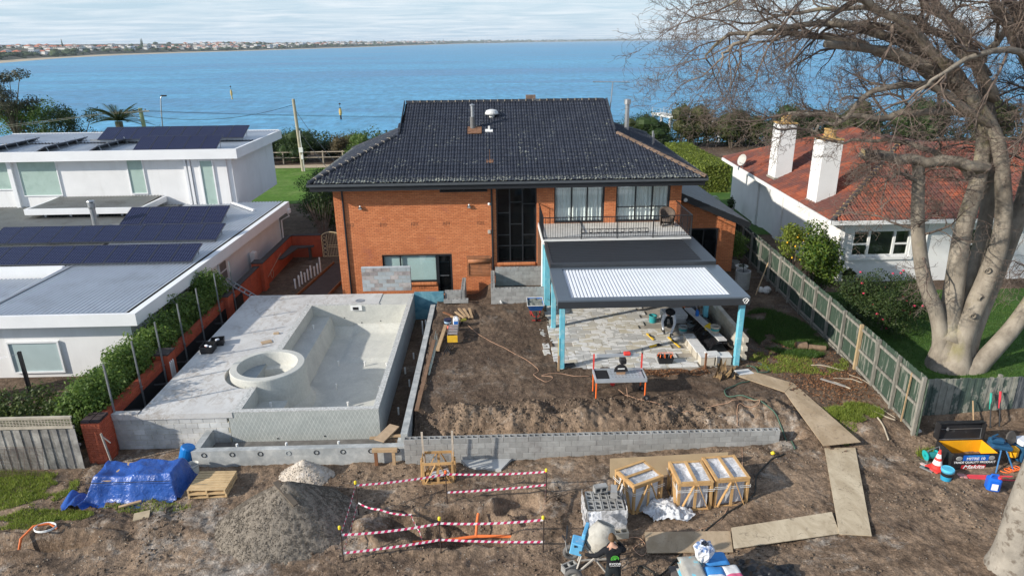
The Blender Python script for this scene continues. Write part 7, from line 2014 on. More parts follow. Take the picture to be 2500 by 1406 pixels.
M_GRAVEL = mat('crushed_gravel', (.17, .146, .118), .95, .15, 9, (.21, .182, .15), 30, (.45, .6), isl=.3, bump=.8, bs=45, spec=.2)
heap('gravel_heap', (-6.15, 16.3), 1.82, 1.62, 1.30, M_GRAVEL, 'large cone-shaped heap of grey-brown gravel beside the taped pit', 'gravel heap', 21, 170, .03, 1.0, 34000, (.007, .019), (.05, .0))
M_SANDP = mat('pale_sand', (.50, .44, .37), .95, .12, 6, (.60, .55, .50), 5, bump=.4, bs=30)
heap('sand_heap', (-6.2, 18.45), .85, .55, .62, M_SANDP, 'small heap of pale sand against the trough wall', 'sand heap', 33, 60, .035, 1.0, 1500, (.01, .03))
q = MB(); q.bar((-6.35, 16.35, .36), (-5.65, 15.75, .02), .16, .04); q.obj('board_on_heap', mat('wet_board', (.15, .12, .09), .8, .2, 4), None, 'weathered board stuck in the top of the gravel heap', 'board')
cnt = 5200
x = nrg.uniform(-14.5, 14, cnt); y = nrg.uniform(12.6, 19.0, cnt)
sel = fbm(x * .6, y * .6, 3, 71) > -.15
x, y = x[sel], y[sel]; cnt = len(x)
z = ground_h(x, y)
s = .008 + .03 * nrg.random(cnt) ** 3
base = np.array([[1, 1, 1], [-1, -1, 1], [-1, 1, -1], [1, -1, -1]]) * .6
Vv = (base[None] + nrg.normal(size=(cnt, 4, 3)) * .3) * s[:, None, None] + np.stack([x, y, z + s * .3], -1)[:, None, :]
Ff = (np.array([[0, 1, 2], [0, 3, 1], [0, 2, 3], [1, 3, 2]])[None] + (np.arange(cnt) * 4)[:, None, None]).reshape(-1, 3)
mob('loose_stones', np_mesh('loose_stones', Vv.reshape(-1, 3), Ff, mat('loose_stone', (.30, .26, .21), .95, .3, 9, isl=.5)), None, None, 'small stones and clods scattered over the trodden soil', None, None, 'stuff')
cnt = 15000
x = np.concatenate([nrg.uniform(-14.5, 14, cnt * 2 // 3), nrg.uniform(-2.9, 9, cnt // 3)]); y = np.concatenate([nrg.uniform(12.6, 18.8, cnt * 2 // 3), nrg.uniform(19.5, 21.3, cnt // 3)])
sel = (fbm(x * .7, y * .7, 3, 73) > -.05)
x, y = x[sel], y[sel]; cnt = len(x); z = ground_h(x, y); s = .012 + .045 * nrg.random(cnt) ** 3
oc = np.array([[1, 0, 0], [0, 1, 0], [-1, 0, 0], [0, -1, 0], [0, 0, .8], [0, 0, -.8]])
Vv = (oc[None] * (.6 + .7 * nrg.random((cnt, 6, 1))) + nrg.normal(size=(cnt, 6, 3)) * .12) * s[:, None, None] + np.stack([x, y, z + s * .2], -1)[:, None, :]
of = np.array([[0, 1, 4], [1, 2, 4], [2, 3, 4], [3, 0, 4], [1, 0, 5], [2, 1, 5], [3, 2, 5], [0, 3, 5]])
mob('soil_clods', np_mesh('soil_clods', Vv.reshape(-1, 3), (of[None] + (np.arange(cnt) * 6)[:, None, None]).reshape(-1, 3), mat('soil_clod', (.16, .12, .088), .95, .3, 6, isl=.45, spec=.1)), None, None, 'broken clods of brown soil strewn over the site', None, None, 'stuff')
# timber bits by the trough and the open crate
t = thing('timber_trestle', (-3.75, 18.95, -.95), 'small two-legged timber frame against the trough end', 'trestle')
q = MB(); q.box(-4.12, -3.32, 18.86, 18.98, -.42, -.31); q.obj('top_beam', M_TIMB, t)
for x in (-4.02, -3.45):
 q = MB(); q.box(x - .05, x + .05, 18.9, 18.98, -1.0, -.425); q.obj('leg', M_TIMBD if x < -3.7 else M_TIMB, t)
for i, (a, b, w) in enumerate((((-4.3, 19.55, -.30), (-3.1, 19.62, -.26), .12), ((-3.95, 19.3, -.25), (-3.55, 20.1, -.18), .38))):
 q = MB(); q.bar(a, b, w, .04); q.obj('bridging_board', M_TIMB if i == 0 else mat('ply', (.40, .29, .19)), None, ['narrow board bridging the trough beside the kerb', 'wide short board laid across the trough corner'][i], 'board')
def slat_crate(loc, w, d, h, rz, label, fill, tall=0.0, film=True):
 t = thing('slatted_crate', (0, 0, 0), label, 'crate')
 hw, hd = w / 2, d / 2
 for sx in (-1, 1):
  for sy in (-1, 1):
   q = MB(); q.rbox((sx * (hw - .03), sy * (hd - .03), h / 2), (.07, .07, h)); q.obj('corner_post', M_CRATE, t)
 for z in (.05, h - .04):
  for sy in (-1, 1):
   q = MB(); q.rbox((0, sy * (hd + .006), z), (w - .02, .022, .09)); q.obj('rail', M_CRATE, t)
  for sx in (-1, 1):
   q = MB(); q.rbox((sx * (hw + .006), 0, z), (.022, d - .02, .09)); q.obj('rail', M_CRATE, t)
 for sy in (-1, 1):
  q = MB(); q.bar((-hw + .1, sy * (hd + .02), .08), (-.06, sy * (hd + .02), h - .06), .02, .085, up=(0, 1, 0)); q.obj('brace', M_CRATE, t)
  q = MB(); q.bar((hw - .1, sy * (hd + .02), .08), (.06, sy * (hd + .02), h - .06), .02, .085, up=(0, 1, 0)); q.obj('brace', M_CRATE, t)
  q = MB(); q.rbox((0, sy * (hd + .012), h / 2), (.08, .02, h - .12)); q.obj('slat', M_CRATE, t)
 for sx in (-1, 1):
  q = MB(); q.bar((sx * (hw + .02), -hd + .1, .08), (sx * (hw + .02), -.06, h - .06), .02, .085, up=(1, 0, 0)); q.obj('brace', M_CRATE, t)
  q = MB(); q.bar((sx * (hw + .02), hd - .1, .08), (sx * (hw + .02), .06, h - .06), .02, .085, up=(1, 0, 0)); q.obj('brace', M_CRATE, t)
  q = MB(); q.rbox((sx * (hw + .012), 0, h / 2), (.02, .08, h - .12)); q.obj('slat', M_CRATE, t)
 if fill:
  n_ = 9
  for i in range(n_):
   q = MB(); q.rbox((-hw + .09 + (w - .18) * (i + .5) / n_, 0, h * .46), ((w - .18) / n_ - .006, d - .2, h * .80 + RU(-.01, .01)), bev=.004); q.obj('stone_slab', mat('crated_stone', (.58, .61, .66), .75, .08, 3, rnd=.06), t)
  q = MB(); q.rbox((0, 0, h + .015), (.09, d + .02, .025)); q.obj('top_slat', M_CRATE, t)
  for s in (-1, 1):
   q = MB(); q.rbox((s * (hw - .03), 0, h + .015), (.08, d + .03, .025)); q.obj('top_slat', M_CRATE, t)
   q = MB(); q.rbox((0, s * (hd - .03), h + .012), (w - .18, .07, .02)); q.obj('top_slat', M_CRATE, t)
  nx = 26
  us = LS(-1, 1, nx); U, Vv = np.meshgrid(us, us)
  X = U * (hw - .05); Y = Vv * (hd - .05)
  Z = h - .015 - .07 * (1 - U ** 2) * (1 - Vv ** 2) * (1 - np.exp(-(U / .15) ** 2)) + .016 * fbm(X * 9, Y * 4, 3, int(loc[0] * 10))
  o = mob('film', np_mesh('film', np.stack([X, Y, Z], -1).reshape(-1, 3), grid_faces(nx, nx), M_FILM, True), None); o.parent = t
  for z in (h * .72, h * .78):
   q = MB()
   q.box(-hw - .034, hw + .034, -hd - .036, -hd - .034, z - .008, z + .008); q.box(-hw - .036, -hw - .034, -hd - .034, hd + .034, z - .008, z + .008); q.box(hw + .034, hw + .036, -hd - .034, hd + .034, z - .008, z + .008); q.obj('strap', M_WHITE, t)
 if tall:
  for sx in (-1, 1):
   q = MB(); q.bar((sx * (hw - .02), hd - .05, .1), (sx * (hw - .01), hd - .1, tall), .06, .03); q.obj('upright', mat('bleached_slat', (.55, .47, .38), .9, .2, 6), t)
  for i in range(6):
   q = MB(); q.rbox((-hw + .12 + i * (w - .24) / 5, .1, .06), (.1, d - .1, .02)); q.obj('floor_slat', M_CRATE, t)
  q = MB(); q.rbox((.05, .05, .14), (w * .6, d * .5, .08), rz=.3, bev=.02); q.obj('rubbish', M_FILM, t)
 t.location = loc; t.rotation_euler = (0, 0, rz)
 return t
M_CRATE = mat('crate_timber', (.52, .32, .14), .85, .15, 4, (.42, .25, .11), 3, rnd=.12)
def make_film():
 t = NT('clear_film')
 c = t.mix(t.ramp(t.noise(5, 6, .7, dist=1.5), .4, .62), rgb((.45, .46, .48)), rgb((.82, .83, .86)))
 t.bump(t.noise(12, 5, .7, dist=1.5), .6, .03)
 t.fin(c, .18, .6)
 tr = t.n('BsdfTransparent'); mx = t.n('MixShader'); mx.inputs[0].default_value = .15
 t.l(t.b.outputs[0], mx.inputs[1]); t.l(tr.outputs[0], mx.inputs[2]); t.l(mx.outputs[0], t.out.inputs['Surface'])
 return t.m
M_FILM = make_film()
slat_crate((-1.95, 18.12, G(-1.95, 18.12) - .03), .95, .62, .78, .03, 'nearly empty timber crate with two tall uprights by the block wall', False, 1.55)
slat_crate((3.95, 16.5, -.78), .90, 1.02, 1.0, R(-64), 'timber crate of stone standing askew, left of the pair', True)
slat_crate((5.43, 16.48, -.72), .98, 1.04, .95, R(2), 'timber crate of stone, left one of the close pair', True)
slat_crate((6.48, 16.62, -.70), .98, 1.12, .95, R(4), 'timber crate of stone, right one of the close pair', True)
t = thing('plywood_screen', (5.0, 17.75, -.7), 'long tan plywood sheet leaning behind the stone crates', 'plywood')
q = MB(); q.slab([(3.32, 17.58, -.78), (6.95, 17.66, -.65), (7.0, 17.86, -.06), (3.34, 17.80, -.14)], .02); q.obj('sheet', mat('tan_ply', (.42, .32, .20), .85, .12, 3, (.34, .25, .16), 1.5), t)
t = thing('block_pallet', (2.82, 15.75, -.7), 'pallet of grey concrete blocks wrapped in torn clear film', 'pallet')
zb_ = G(2.82, 15.6)
for x in (-.45, 0, .45):
 q = MB(); q.box(2.82 + x - .05, 2.82 + x + .05, 15.2, 16.35, zb_, zb_ + .1); q.obj('stringer', M_PALL, t)
for i in range(7):
 q = MB(); q.box(2.28, 3.36, 15.2 + i * .17, 15.3 + i * .17, zb_ + .1, zb_ + .12); q.obj('deck_board', M_PALL, t)
bmesh_ = block_mesh(.39, .2, .19, M_BLOCK)
for lv in range(3):
 for i in range(5):
  for j in range(2):
   mob('block', bmesh_, t, TR((2.34 + i * .2 + .19, 15.45 + j * .42, zb_ + .22 + lv * .205)) @ RT(R(90), 4, 'Z'))
for i, (x, y, rz) in enumerate(((2.75, 15.9, .2), (3.1, 15.75, 1.4))):
 mob('block', bmesh_, t, TR((x, y, zb_ + .22 + 3 * .205)) @ RT(rz, 4, 'Z') @ RT(R(90), 4, 'X'))
us = LS(0, 1, 40); vs_ = LS(0, 1, 14); U, Vv = np.meshgrid(us, vs_)
for k, (A, B) in enumerate((((2.27, 15.16), (3.37, 15.16)), ((2.26, 16.1), (2.26, 15.16)), ((3.38, 15.16), (3.38, 16.1)))):
 X = A[0] + (B[0] - A[0]) * U; Y = A[1] + (B[1] - A[1]) * U
 X = X + .025 * fbm(U * 9, Vv * 4, 3, 80 + k); Y = Y - .03 * np.abs(fbm(U * 9, Vv * 5, 3, 84 + k))
 Z = zb_ + .02 + (.76 + .05 * fbm(U * 6, 0 * U, 2, 88 + k)) * Vv
 mob('film', np_mesh('film', np.stack([X, Y, Z], -1).reshape(-1, 3), grid_faces(40, 14), M_FILM, True), t)
mob('loose_block', block_mesh(.39, .2, .19, mat('tan_block', (.44, .40, .33), .92, .1, 5)), None, TR((3.2, 14.85, G(3.2, 14.95) + .18)) @ RT(.1, 4, 'Z') @ RT(R(0), 4, 'X'), 'loose tan concrete block in front of the block pallet', 'block')
mob('loose_block', bmesh_, None, TR((1.72, 13.75, G(1.72, 13.75) + .1)) @ RT(.5, 4, 'Z'), 'loose grey concrete block behind the mixer wheel', 'block')
crumple('plastic_film', 4.0, 5.2, 15.45, 16.45, lambda X, Y, U, V: gh(X, Y) + .05 + .16 * np.sin(np.pi * U) * np.sin(np.pi * V), 50, 44, .10, M_FILM, 'crumpled clear plastic film lying between the stone crates', 'plastic film', 97, 4.0, lambda X, Y, U, V: (X + .35 * (V - .5) * -1 + .08 * np.sin(V * 9), Y + .12 * np.sin(U * 7) + .1 * (U - .5)))
def make_walk(name, a, b):
 t = NT(name)
 c = t.mix(t.ramp(t.noise(1.6, 6, .7, t.vscale(t.pos(), (1, .5, 1)), .8), .38, .62), rgb(a), rgb(b))
 c = t.mix(t.ramp(t.noise(4.5, 8, .8, dist=1.2), .55, .66, 0, .8), c, rgb((.16, .125, .095)))
 return t.fin(c, .9, .2)
M_WALK = make_walk('trodden_ply', (.36, .27, .175), (.48, .375, .26))
M_WALK2 = make_walk('pale_ply', (.42, .34, .235), (.58, .49, .355))
for name, pts, m, lab in (('a', [(8.87, 22.75), (9.41, 23.2), (10.75, 22.0), (10.15, 21.35)], M_WALK, 'walkway plywood sheet nearest the terrace corner'),
      ('b', [(10.15, 21.33), (10.75, 21.98), (11.4, 18.38), (10.15, 18.25)], M_WALK, 'long walkway plywood sheet running down beside the fence'),
      ('c', [(10.28, 18.4), (11.26, 18.38), (9.68, 14.38), (8.88, 14.5)], M_WALK2, 'pale muddy walkway sheet pointing towards the viewer'),
      ('d', [(6.17, 14.96), (9.12, 15.42), (8.92, 14.55), (5.98, 14.17)], M_WALK2, 'pale walkway sheet lying crosswise at the front'),
      ('e', [(3.85, 15.05), (6.15, 14.94), (5.96, 14.15), (3.74, 14.24)], M_WALK, 'darker walkway sheet at the left end of the walkway')):
 zz = [max(G(p[0], p[1]), float(gh(p[0], p[1]))) + {'a': .05, 'b': .045, 'c': .035, 'd': .06, 'e': .03}[name] for p in pts]
 zz = [max(z, .5 * (z + max(zz))) for z in zz]
 q = MB(); P4 = [(p[0], p[1], z) for p, z in zip(pts, zz)]; q.slab(P4, .022, (0, 0, -1)); q.obj('plywood_sheet', m, None, lab, 'plywood', 'plywood walkway sheets')
lay_line('black_hose', [(8.96, 18.3), (8.38, 17.94), (7.73, 17.3), (7.3, 16.4), (6.4, 15.75), (5.76, 15.25), (4.89, 14.5), (4.28, 13.82), (3.77, 13.42), (3.39, 13.57), (3.5, 13.85), (3.75, 13.6), (3.8, 13.1)], .021, M_BHOSE, 'thick black hose winding across the plywood to the front edge', 'hose')
lay_line('extension_cord', [(3.0, 14.9), (3.24, 14.89), (3.67, 14.93), (3.78, 14.44), (3.6, 14.2), (3.45, 14.5), (3.7, 14.7), (4.07, 14.75), (4.77, 14.91), (5.9, 15.33), (6.4, 15.9)], .010, M_TAN, 'salmon cord looping over the plywood near the mixer', 'cord')
q = MB(); q.lathe((8.62, 18.35, G(8.62, 18.35)), [(.01, 0), (.06, .0), (.07, .05), (.03, .1), (.01, .1)], 10); q.obj('plastic_stopper', mat('cap_yellow', (.8, .62, .04), .5), None, 'small yellow cap at the right end of the block wall', 'cap')
# barrier stakes and tape
M_TAPER = mat('tape_red', (.62, .04, .14), .5, .05)
M_TAPEW = mat('tape_white', (.80, .78, .80), .5, .03)
M_CAPY = mat('cap_yellow', (.8, .62, .04), .5)
STK = [(-4.19, 14.55, 'nearest left'), (-1.63, 14.67, 'nearest middle'), (1.06, 14.56, 'nearest right'), (-4.14, 16.45, 'far left'), (-1.6, 16.75, 'far middle'), (1.30, 16.72, 'far right')]
STOP = []
for i, (x, y, nm) in enumerate(STK):
 g = G(x, y)
 t = thing('barrier_stake', (x, y, g), 'black barrier stake with yellow cap, %s of the taped pit' % nm, 'stake', 'barrier stakes round the pit')
 top = g + 1.12
 q = MB(); q.tube([(x, y, g - .1), (x + RU(-.03, .03), y, top)], .017, 6); q.obj('rod', mat('rusty_rod', (.05, .035, .03), .7, .2, 6), t)
 q = MB(); q.lathe((x, y, top), [(.03, -.06), (.04, -.05), (.04, .02), (.025, .04), (.005, .045)], 10); q.obj('cap', M_CAPY if i != 4 else M_SORG, t)
 STOP.append(Vector((x, y, top)))
def tape(pts, label, w=.072, sag=.06, seg=.085, tw=0.0):
 q = MB(); q.mat(M_TAPER); q.mat(M_TAPEW)
 P = []
 for a, b in zip(pts, pts[1:]):
  a, b = Vector(a), Vector(b)
  n_ = max(4, int((b - a).length / seg))
  for i in range(n_):
   f = i / n_; P.append(a.lerp(b, f) + Vector((0, 0, -sag * 4 * f * (1 - f))))
 P.append(Vector(pts[-1]))
 for i in range(len(P) - 1):
  d = (P[i + 1] - P[i]); sh = d * .45
  th0, th1 = tw * sin(i * .21), tw * sin((i + 1) * .21)
  sd = d.cross(Vector((0, 0, 1))).normalized()
  u0 = Vector((0, 0, cos(th0))) * w + sd * sin(th0) * w; u1 = Vector((0, 0, cos(th1))) * w + sd * sin(th1) * w
  q.mat(M_TAPER if i % 2 else M_TAPEW)
  q.add([P[i], P[i + 1], P[i + 1] + sh + u1, P[i] + sh + u0], [(0, 1, 2, 3)])
 return q.obj('barrier_tape', None, None, label, 'barrier tape', 'striped barrier tapes')
def at_s(i, dz): return STOP[i] + Vector((0, 0, dz))
tape([at_s(3, -.14), at_s(4, -.12), at_s(5, -.10)], 'red and white tape along the far side of the pit, upper run', .07, .05)
tape([at_s(4, -.75), at_s(5, -.55)], 'red and white tape low on the far right side of the pit', .07, .03)
tape([at_s(0, -.28), at_s(1, -.2), at_s(2, -.12)], 'red and white tape along the near side of the pit, upper run', .075, .06)
tape([at_s(0, -.86), at_s(1, -.72), at_s(2, -.82)], 'red and white tape along the near side of the pit, lower run', .075, .03)
tape([at_s(3, -.14), at_s(0, -.28)], 'red and white tape up the left side of the pit, upper run', .07, .05)
tape([at_s(3, -.75), at_s(0, -.86)], 'red and white tape up the left side of the pit, lower run', .05, .05)
tape([at_s(5, -.12), at_s(2, -.12)], 'red and white tape down the right side of the pit, upper run', .07, .08)
tape([at_s(5, -.6), at_s(2, -.8)], 'red and white tape down the right side of the pit, lower run', .07, .05)
tape([at_s(3, -.72), (-3.5, 16.25, -.62), (-2.6, 16.15, -.75), (-2.3, 15.6, -.9), (-2.15, 15.2, -.95)], 'loose red and white tape end drooping into the pit', .065, .06)
M_PIPEO = mat('orange_pipe', (.80, .20, .06), .45, .1, 5)
for i, (pts, r) in enumerate((([(-2.9, 15.7, -1.3), (-2.1, 15.75, -1.33), (-1.9, 15.75, -1.33)], .035), ([(-1.75, 15.75, -1.32), (-.7, 15.85, -1.28), (.35, 15.7, -1.2)], .045), ([(-.75, 15.84, -1.28), (-.72, 16.1, -1.0), (-.68, 16.3, -.85)], .04))):
 q = MB(); q.tube(pts, r, 8); q.obj('orange_conduit', M_PIPEO, None, ['short orange pipe end at the left of the pit floor', 'long orange pipe along the pit floor', 'orange riser pipe climbing out of the pit'][i], 'pipe')
q = MB(); q.tube([(-13.35, 15.55, -1.25), (-13.3, 15.75, -.85), (-13.1, 16.05, -.68), (-12.75, 16.2, -.72), (-12.55, 16.15, -.85)], .035, 8); q.obj('orange_conduit', M_PIPEO, None, 'orange conduit arching out of the hole at the lower left', 'pipe')
q = MB(); q.tube([(-12.75 + .28 * cos(a), 16.0 + .2 * sin(a), -.72 + .02 * a / 6) for a in LS(0, 6 * pi, 60)], .012, 5); q.obj('white_cable_coil', M_WHITE, None, 'coil of white cable beside the orange conduit', 'cable')
q = MB(); q.rbox((-10.42, 16.62, G(-10.42, 16.62) + .03), (.42, .36, .03), rz=.35); q.obj('plywood_offcut', mat('pale_offcut', (.45, .36, .24), .85, .15, 5), None, 'square plywood scrap on the soil before the tarpaulin', 'plywood')
q = MB(); q.bar((-11.3, 17.05, -.88), (-10.75, 17.3, -.86), .09, .05); q.obj('timber_offcut', M_TIMB, None, 'short timber offcut at the foot of the tarpaulin', 'offcut')
lay_line('bent_pipe', [(-9.75, 17.1), (-9.85, 16.9), (-9.75, 16.7)], .03, mat('root_brown', (.12, .09, .07)), 'short bent root sticking out before the pallets', 'root')
q = MB(); q.lathe((-12.0, 15.35, G(-12.0, 15.35)), [(.01, 0), (.07, .02), (.075, .06), (.03, .1), (.01, .1)], 9); q.obj('plastic_stopper', M_WHITE, None, 'small white cap on the soil at the lower left', 'cap')
# mixer
t = thing('cement_mixer', (2.1, 13.5, -.6), 'blue and grey cement mixer on wheels in front of the worker', 'cement mixer')
M_DRUM = mat('cement_coated', (.44, .42, .37), .7, .15, 4, (.33, .31, .27), 5, bump=.3, bs=20)
M_MBLUE = mat('mixer_blue', (.13, .42, .68), .5, .12, 5, (.4, .45, .48), 5, (.55, .68))
dax = Vector((.35, .35, .8)).normalized()
dm = Vector((2.42, 13.7, .32))
q = MB(); q.lathe((0, 0, 0), [(.01, -.42), (.18, -.42), (.34, -.2), (.40, .0), (.37, .12), (.24, .36), (.22, .40), (.20, .38), (.33, .1), (.3, -.1), (.05, -.3)], 24)
o = q.obj('drum', M_DRUM, t, smooth=True); o.matrix_basis = TR(dm) @ Vector((0, 0, 1)).rotation_difference(dax).to_matrix().to_4x4()
q = MB(); q.rbox((1.82, 13.52, .30), (.30, .34, .34), rz=-.25, ry=.15, bev=.02); q.obj('motor_box', M_MBLUE, t)
q = MB(); q.rbox((1.75, 13.34, .42), (.05, .02, .05), rz=-.25); q.obj('switch', M_BLACK, t)
q = MB(); q.rbox((2.05, 13.78, .42), (.09, .5, .34), rz=-.35, ry=.1, bev=.015); q.obj('gear_cover', M_MBLUE, t)
q = MB()
for a, b in (((1.75, 13.25, -.35), (2.0, 13.5, .28)), ((1.75, 13.25, -.35), (2.25, 13.3, .12)), ((2.25, 13.3, .12), (2.0, 13.5, .28)), ((2.0, 13.5, .28), (2.65, 13.15, -.45)), ((1.78, 13.2, -.35), (2.7, 13.2, -.48)), ((1.9, 13.9, -.5), (2.05, 13.7, .3)), ((1.9, 13.9, -.5), (2.7, 13.95, -.52)), ((2.7, 13.95, -.52), (2.55, 13.75, .0))): q.bar(a, b, .035)
q.obj('frame', mat('dusty_frame', (.40, .37, .33), .7, .15, 6), t)
q = MB(); q.tube([(1.5, 13.95, .25), (1.55, 13.7, .3), (1.58, 13.5, .1), (1.7, 13.42, .05)], .018, 6); q.tube([(1.62, 13.95, .55), (1.58, 13.75, .3)], .02, 6); q.obj('tip_handle', M_CHAR, t)
for wx, wy in ((1.70, 13.18),):
 q = MB(); q.tube([(wx + .03 * sin(a) , wy + .02, -.33 + .0) for a in (0, 1)], .1, 8)
 for (ox, oy) in ((0, 0), (.05, .85)):
  q = MB(); q.tube([(wx + ox + .17 * cos(a), wy + oy, -.34 + .17 * sin(a)) for a in LS(0, 2 * pi, 22)], .06, 9); w_ = q.obj('wheel', mat('tyre', (.13, .125, .12), .8, .2, 6), t, smooth=True)
  q = MB(); q.lathe((0, 0, 0), [(.02, .03), (.06, .03), (.11, .0), (.12, -.03), (.02, -.03)], 14); o = q.obj('rim', mat('cream_rim', (.45, .43, .36), .7), w_); o.matrix_basis = TR((wx + ox, wy + oy, -.34)) @ RT(R(90), 4, 'X')
lay_line('mortar_board', [(2.2, 13.3), (2.7, 13.05)], .05, M_TIMB, 'rough timber under the mixer frame', 'board', 4)
crumple('plastic_film', 2.28, 2.62, 14.3, 14.9, lambda X, Y, U, V: -.35 + .5 * V, 16, 20, .06, M_FILM, 'strip of torn film hanging from the block pallet behind the mixer', 'plastic film', 108, 6.0)
# bags of cement on a pallet
t = thing('timber_pallet', (4.9, 13.15, -.6), 'dark block pallet under the cement bags at the front edge', 'pallet')
q = MB(); q.box(4.15, 5.55, 12.4, 13.62, -.62, -.5); q.obj('deck', mat('dark_pallet', (.14, .12, .11), .9, .2, 5), t)
def bag(c, size, rz, m, label, stripe=None, panel=None, tilt=0.0):
 t = thing('cement_bag', (0, 0, 0), label, 'bag', 'bags stacked on the front pallet')
 w, d, h = size
 n = 12
 us = LS(-1, 1, n); U, Vv = np.meshgrid(us, us)
 k = (1 - np.abs(U) ** 5) ** .45 * (1 - np.abs(Vv) ** 5) ** .45
 wob = .02 * fbm(U * 2 + c[0] * 3, Vv * 2 + c[1] * 3, 3, 44)
 Xt, Yt = U * w / 2, Vv * d / 2
 top = np.stack([Xt, Yt, h * (.5 + .5 * k) + wob * k], -1).reshape(-1, 3); bot = np.stack([Xt, Yt, h * (.5 - .5 * k)], -1).reshape(-1, 3)
 F = grid_faces(n, n)
 me = np_mesh('paper', np.concatenate([top, bot]), np.concatenate([F, F[:, ::-1] + n * n]), m, True)
 if stripe:
  me.materials.append(stripe)
  if panel: me.materials.append(panel)
  idx = np.zeros(2 * len(F), dtype=np.int32)
  rows = (np.arange(len(F)) // (n - 1)); cols = np.arange(len(F)) % (n - 1)
  idx[:len(F)][rows < 5] = 1
  if panel: idx[:len(F)][(rows > 7) & (cols > 3) & (cols < 8)] = 2
  me.polygons.foreach_set('material_index', idx)
 o = mob('paper', me); o.parent = t
 t.location = c; t.rotation_euler = (tilt, 0, rz)
 return t
M_BGW = mat('bag_white', (.66, .66, .66), .7, .12, 6, (.45, .42, .38), 4, (.55, .7))
M_BGB = mat('bag_blue', (.05, .24, .58), .6, .1, 6)
M_BGC = mat('bag_cyan', (.10, .42, .58), .6, .15, 5, (.45, .44, .4), 3, (.5, .62))
M_BGP = mat('bag_pink', (.62, .12, .22), .6, .1, 6)
M_BGG = mat('bag_grey', (.36, .35, .32), .7, .15, 5, (.16, .45, .55), 2.5, (.58, .64))
bag((4.55, 13.05, -.5), (.5, .8, .17), .05, M_BGC, 'lowest cyan cement bag at the left of the bag stack')
bag((4.55, 13.05, -.33), (.5, .8, .17), .0, M_BGG, 'middle grey cement bag at the left of the bag stack')
bag((4.55, 13.06, -.16), (.5, .8, .17), .06, M_BGG, 'top grey and cyan cement bag at the left of the bag stack')
bag((5.05, 12.75, -.5), (.46, .7, .16), .02, M_BGW, 'lowest white cement bag in the middle front')
bag((5.05, 12.75, -.34), (.46, .7, .16), .0, M_BGW, 'second white cement bag in the middle front')
bag((5.05, 12.78, -.18), (.46, .62, .18), -.05, M_BGB, 'top blue and white bag in the middle of the stack', M_BGW)
bag((5.45, 12.74, -.5), (.42, .66, .16), .0, M_BGW, 'lowest white bag at the right of the stack')
bag((5.45, 12.74, -.34), (.42, .66, .16), .02, M_BGW, 'second white bag at the right of the stack')
bag((5.47, 12.80, -.18), (.42, .62, .18), .12, M_BGW, 'pink and white bag at the right of the stack', M_BGP)
bag((5.2, 13.4, -.5), (.66, .44, .3), .1, M_BGC, 'bright blue bag at the back of the stack', M_BGW)
bag((5.2, 13.38, -.2), (.62, .42, .16), .06, M_BGB, 'upper blue bag at the back of the stack')
t = thing('open_sack', (4.85, 13.25, .02), 'crumpled half-empty white sack with blue top standing on the bags', 'sack')
q = MB(); vs, fs = [], []
for r, (rad, z) in enumerate(((.10, .0), (.16, .12), (.20, .25), (.22, .36), (.19, .46), (.10, .5))):
 for k in range(18):
  a = 2 * pi * k / 18; w = rad * (1 + .18 * sin(k * 2.2 + r) + RU(-.08, .08)); vs.append((4.85 + w * cos(a) + .05 * z, 13.25 + w * sin(a), -.02 + z))
for r in range(5):
 for k in range(18): fs.append((r * 18 + k, r * 18 + (k + 1) % 18, r * 18 + 18 + (k + 1) % 18, r * 18 + 18 + k))
q.mat(M_BGW); q.add(vs, fs[:54]); b0 = 0
q.mat(mat('sack_blue', (.12, .2, .38), .7, .3, 12, (.6, .62, .68), 9, (.45, .55))); q.f += fs[54:]; q.m += [1] * len(fs[54:])
q.obj('sack_body', None, t)
crumple('plastic_sheet', 5.75, 7.1, 12.6, 13.75, lambda X, Y, U, V: gh(X, Y) + .04 + .30 * np.sin(np.pi * U) ** 1.5 * np.sin(np.pi * np.clip(V, 0, 1)), 60, 50, .12, M_BPLAS, 'crumpled black plastic sheet right of the bag stack', 'plastic sheet', 115, 2.2, lambda X, Y, U, V: (X + .3 * (V - .5), Y - .35 * U + .1 * np.sin(U * 8)))
# tool chest and gear at the right
def text(parent, s, loc, size, m, width=None, name='lettering', rx=R(90), shear=0.0, bold=0.0):
 cu = bpy.data.curves.new(name, 'FONT')
 cu.body = s; cu.size = size; cu.align_x = 'CENTER'; cu.align_y = 'CENTER'; cu.extrude = .001; cu.shear = shear; cu.offset = bold
 tmp = bpy.data.objects.new(name, cu)
 me = bpy.data.meshes.new_from_object(tmp)
 bpy.data.objects.remove(tmp)
 me.materials.clear(); me.materials.append(m)
 o = bpy.data.objects.new(name, me)
 co = np.empty(len(me.vertices) * 3); me.vertices.foreach_get('co', co); co = co.reshape(-1, 3)
 w = co[:, 0].max() - co[:, 0].min()
 sx = width / w if width else 1
 o.matrix_basis = TR(loc) @ RT(rx, 4, 'X') @ Matrix.Diagonal((sx, 1, 1, 1))
 return setup(o, parent)
TX0, TX1, TY0, TY1, TZ0, TZ1 = 13.52, 14.95, 17.15, 17.95, -.42, .12
t = thing('tool_chest', (14.2, 17.5, TZ0), 'open black tool chest with yellow inside and shop lettering', 'tool chest')
M_TBOX = mat('chest_black', (.02, .02, .022), .45, .2, 5, (.08, .08, .08), 4, (.6, .72))
M_TYEL = mat('chest_yellow', (.85, .40, .015), .5, .08, 4)
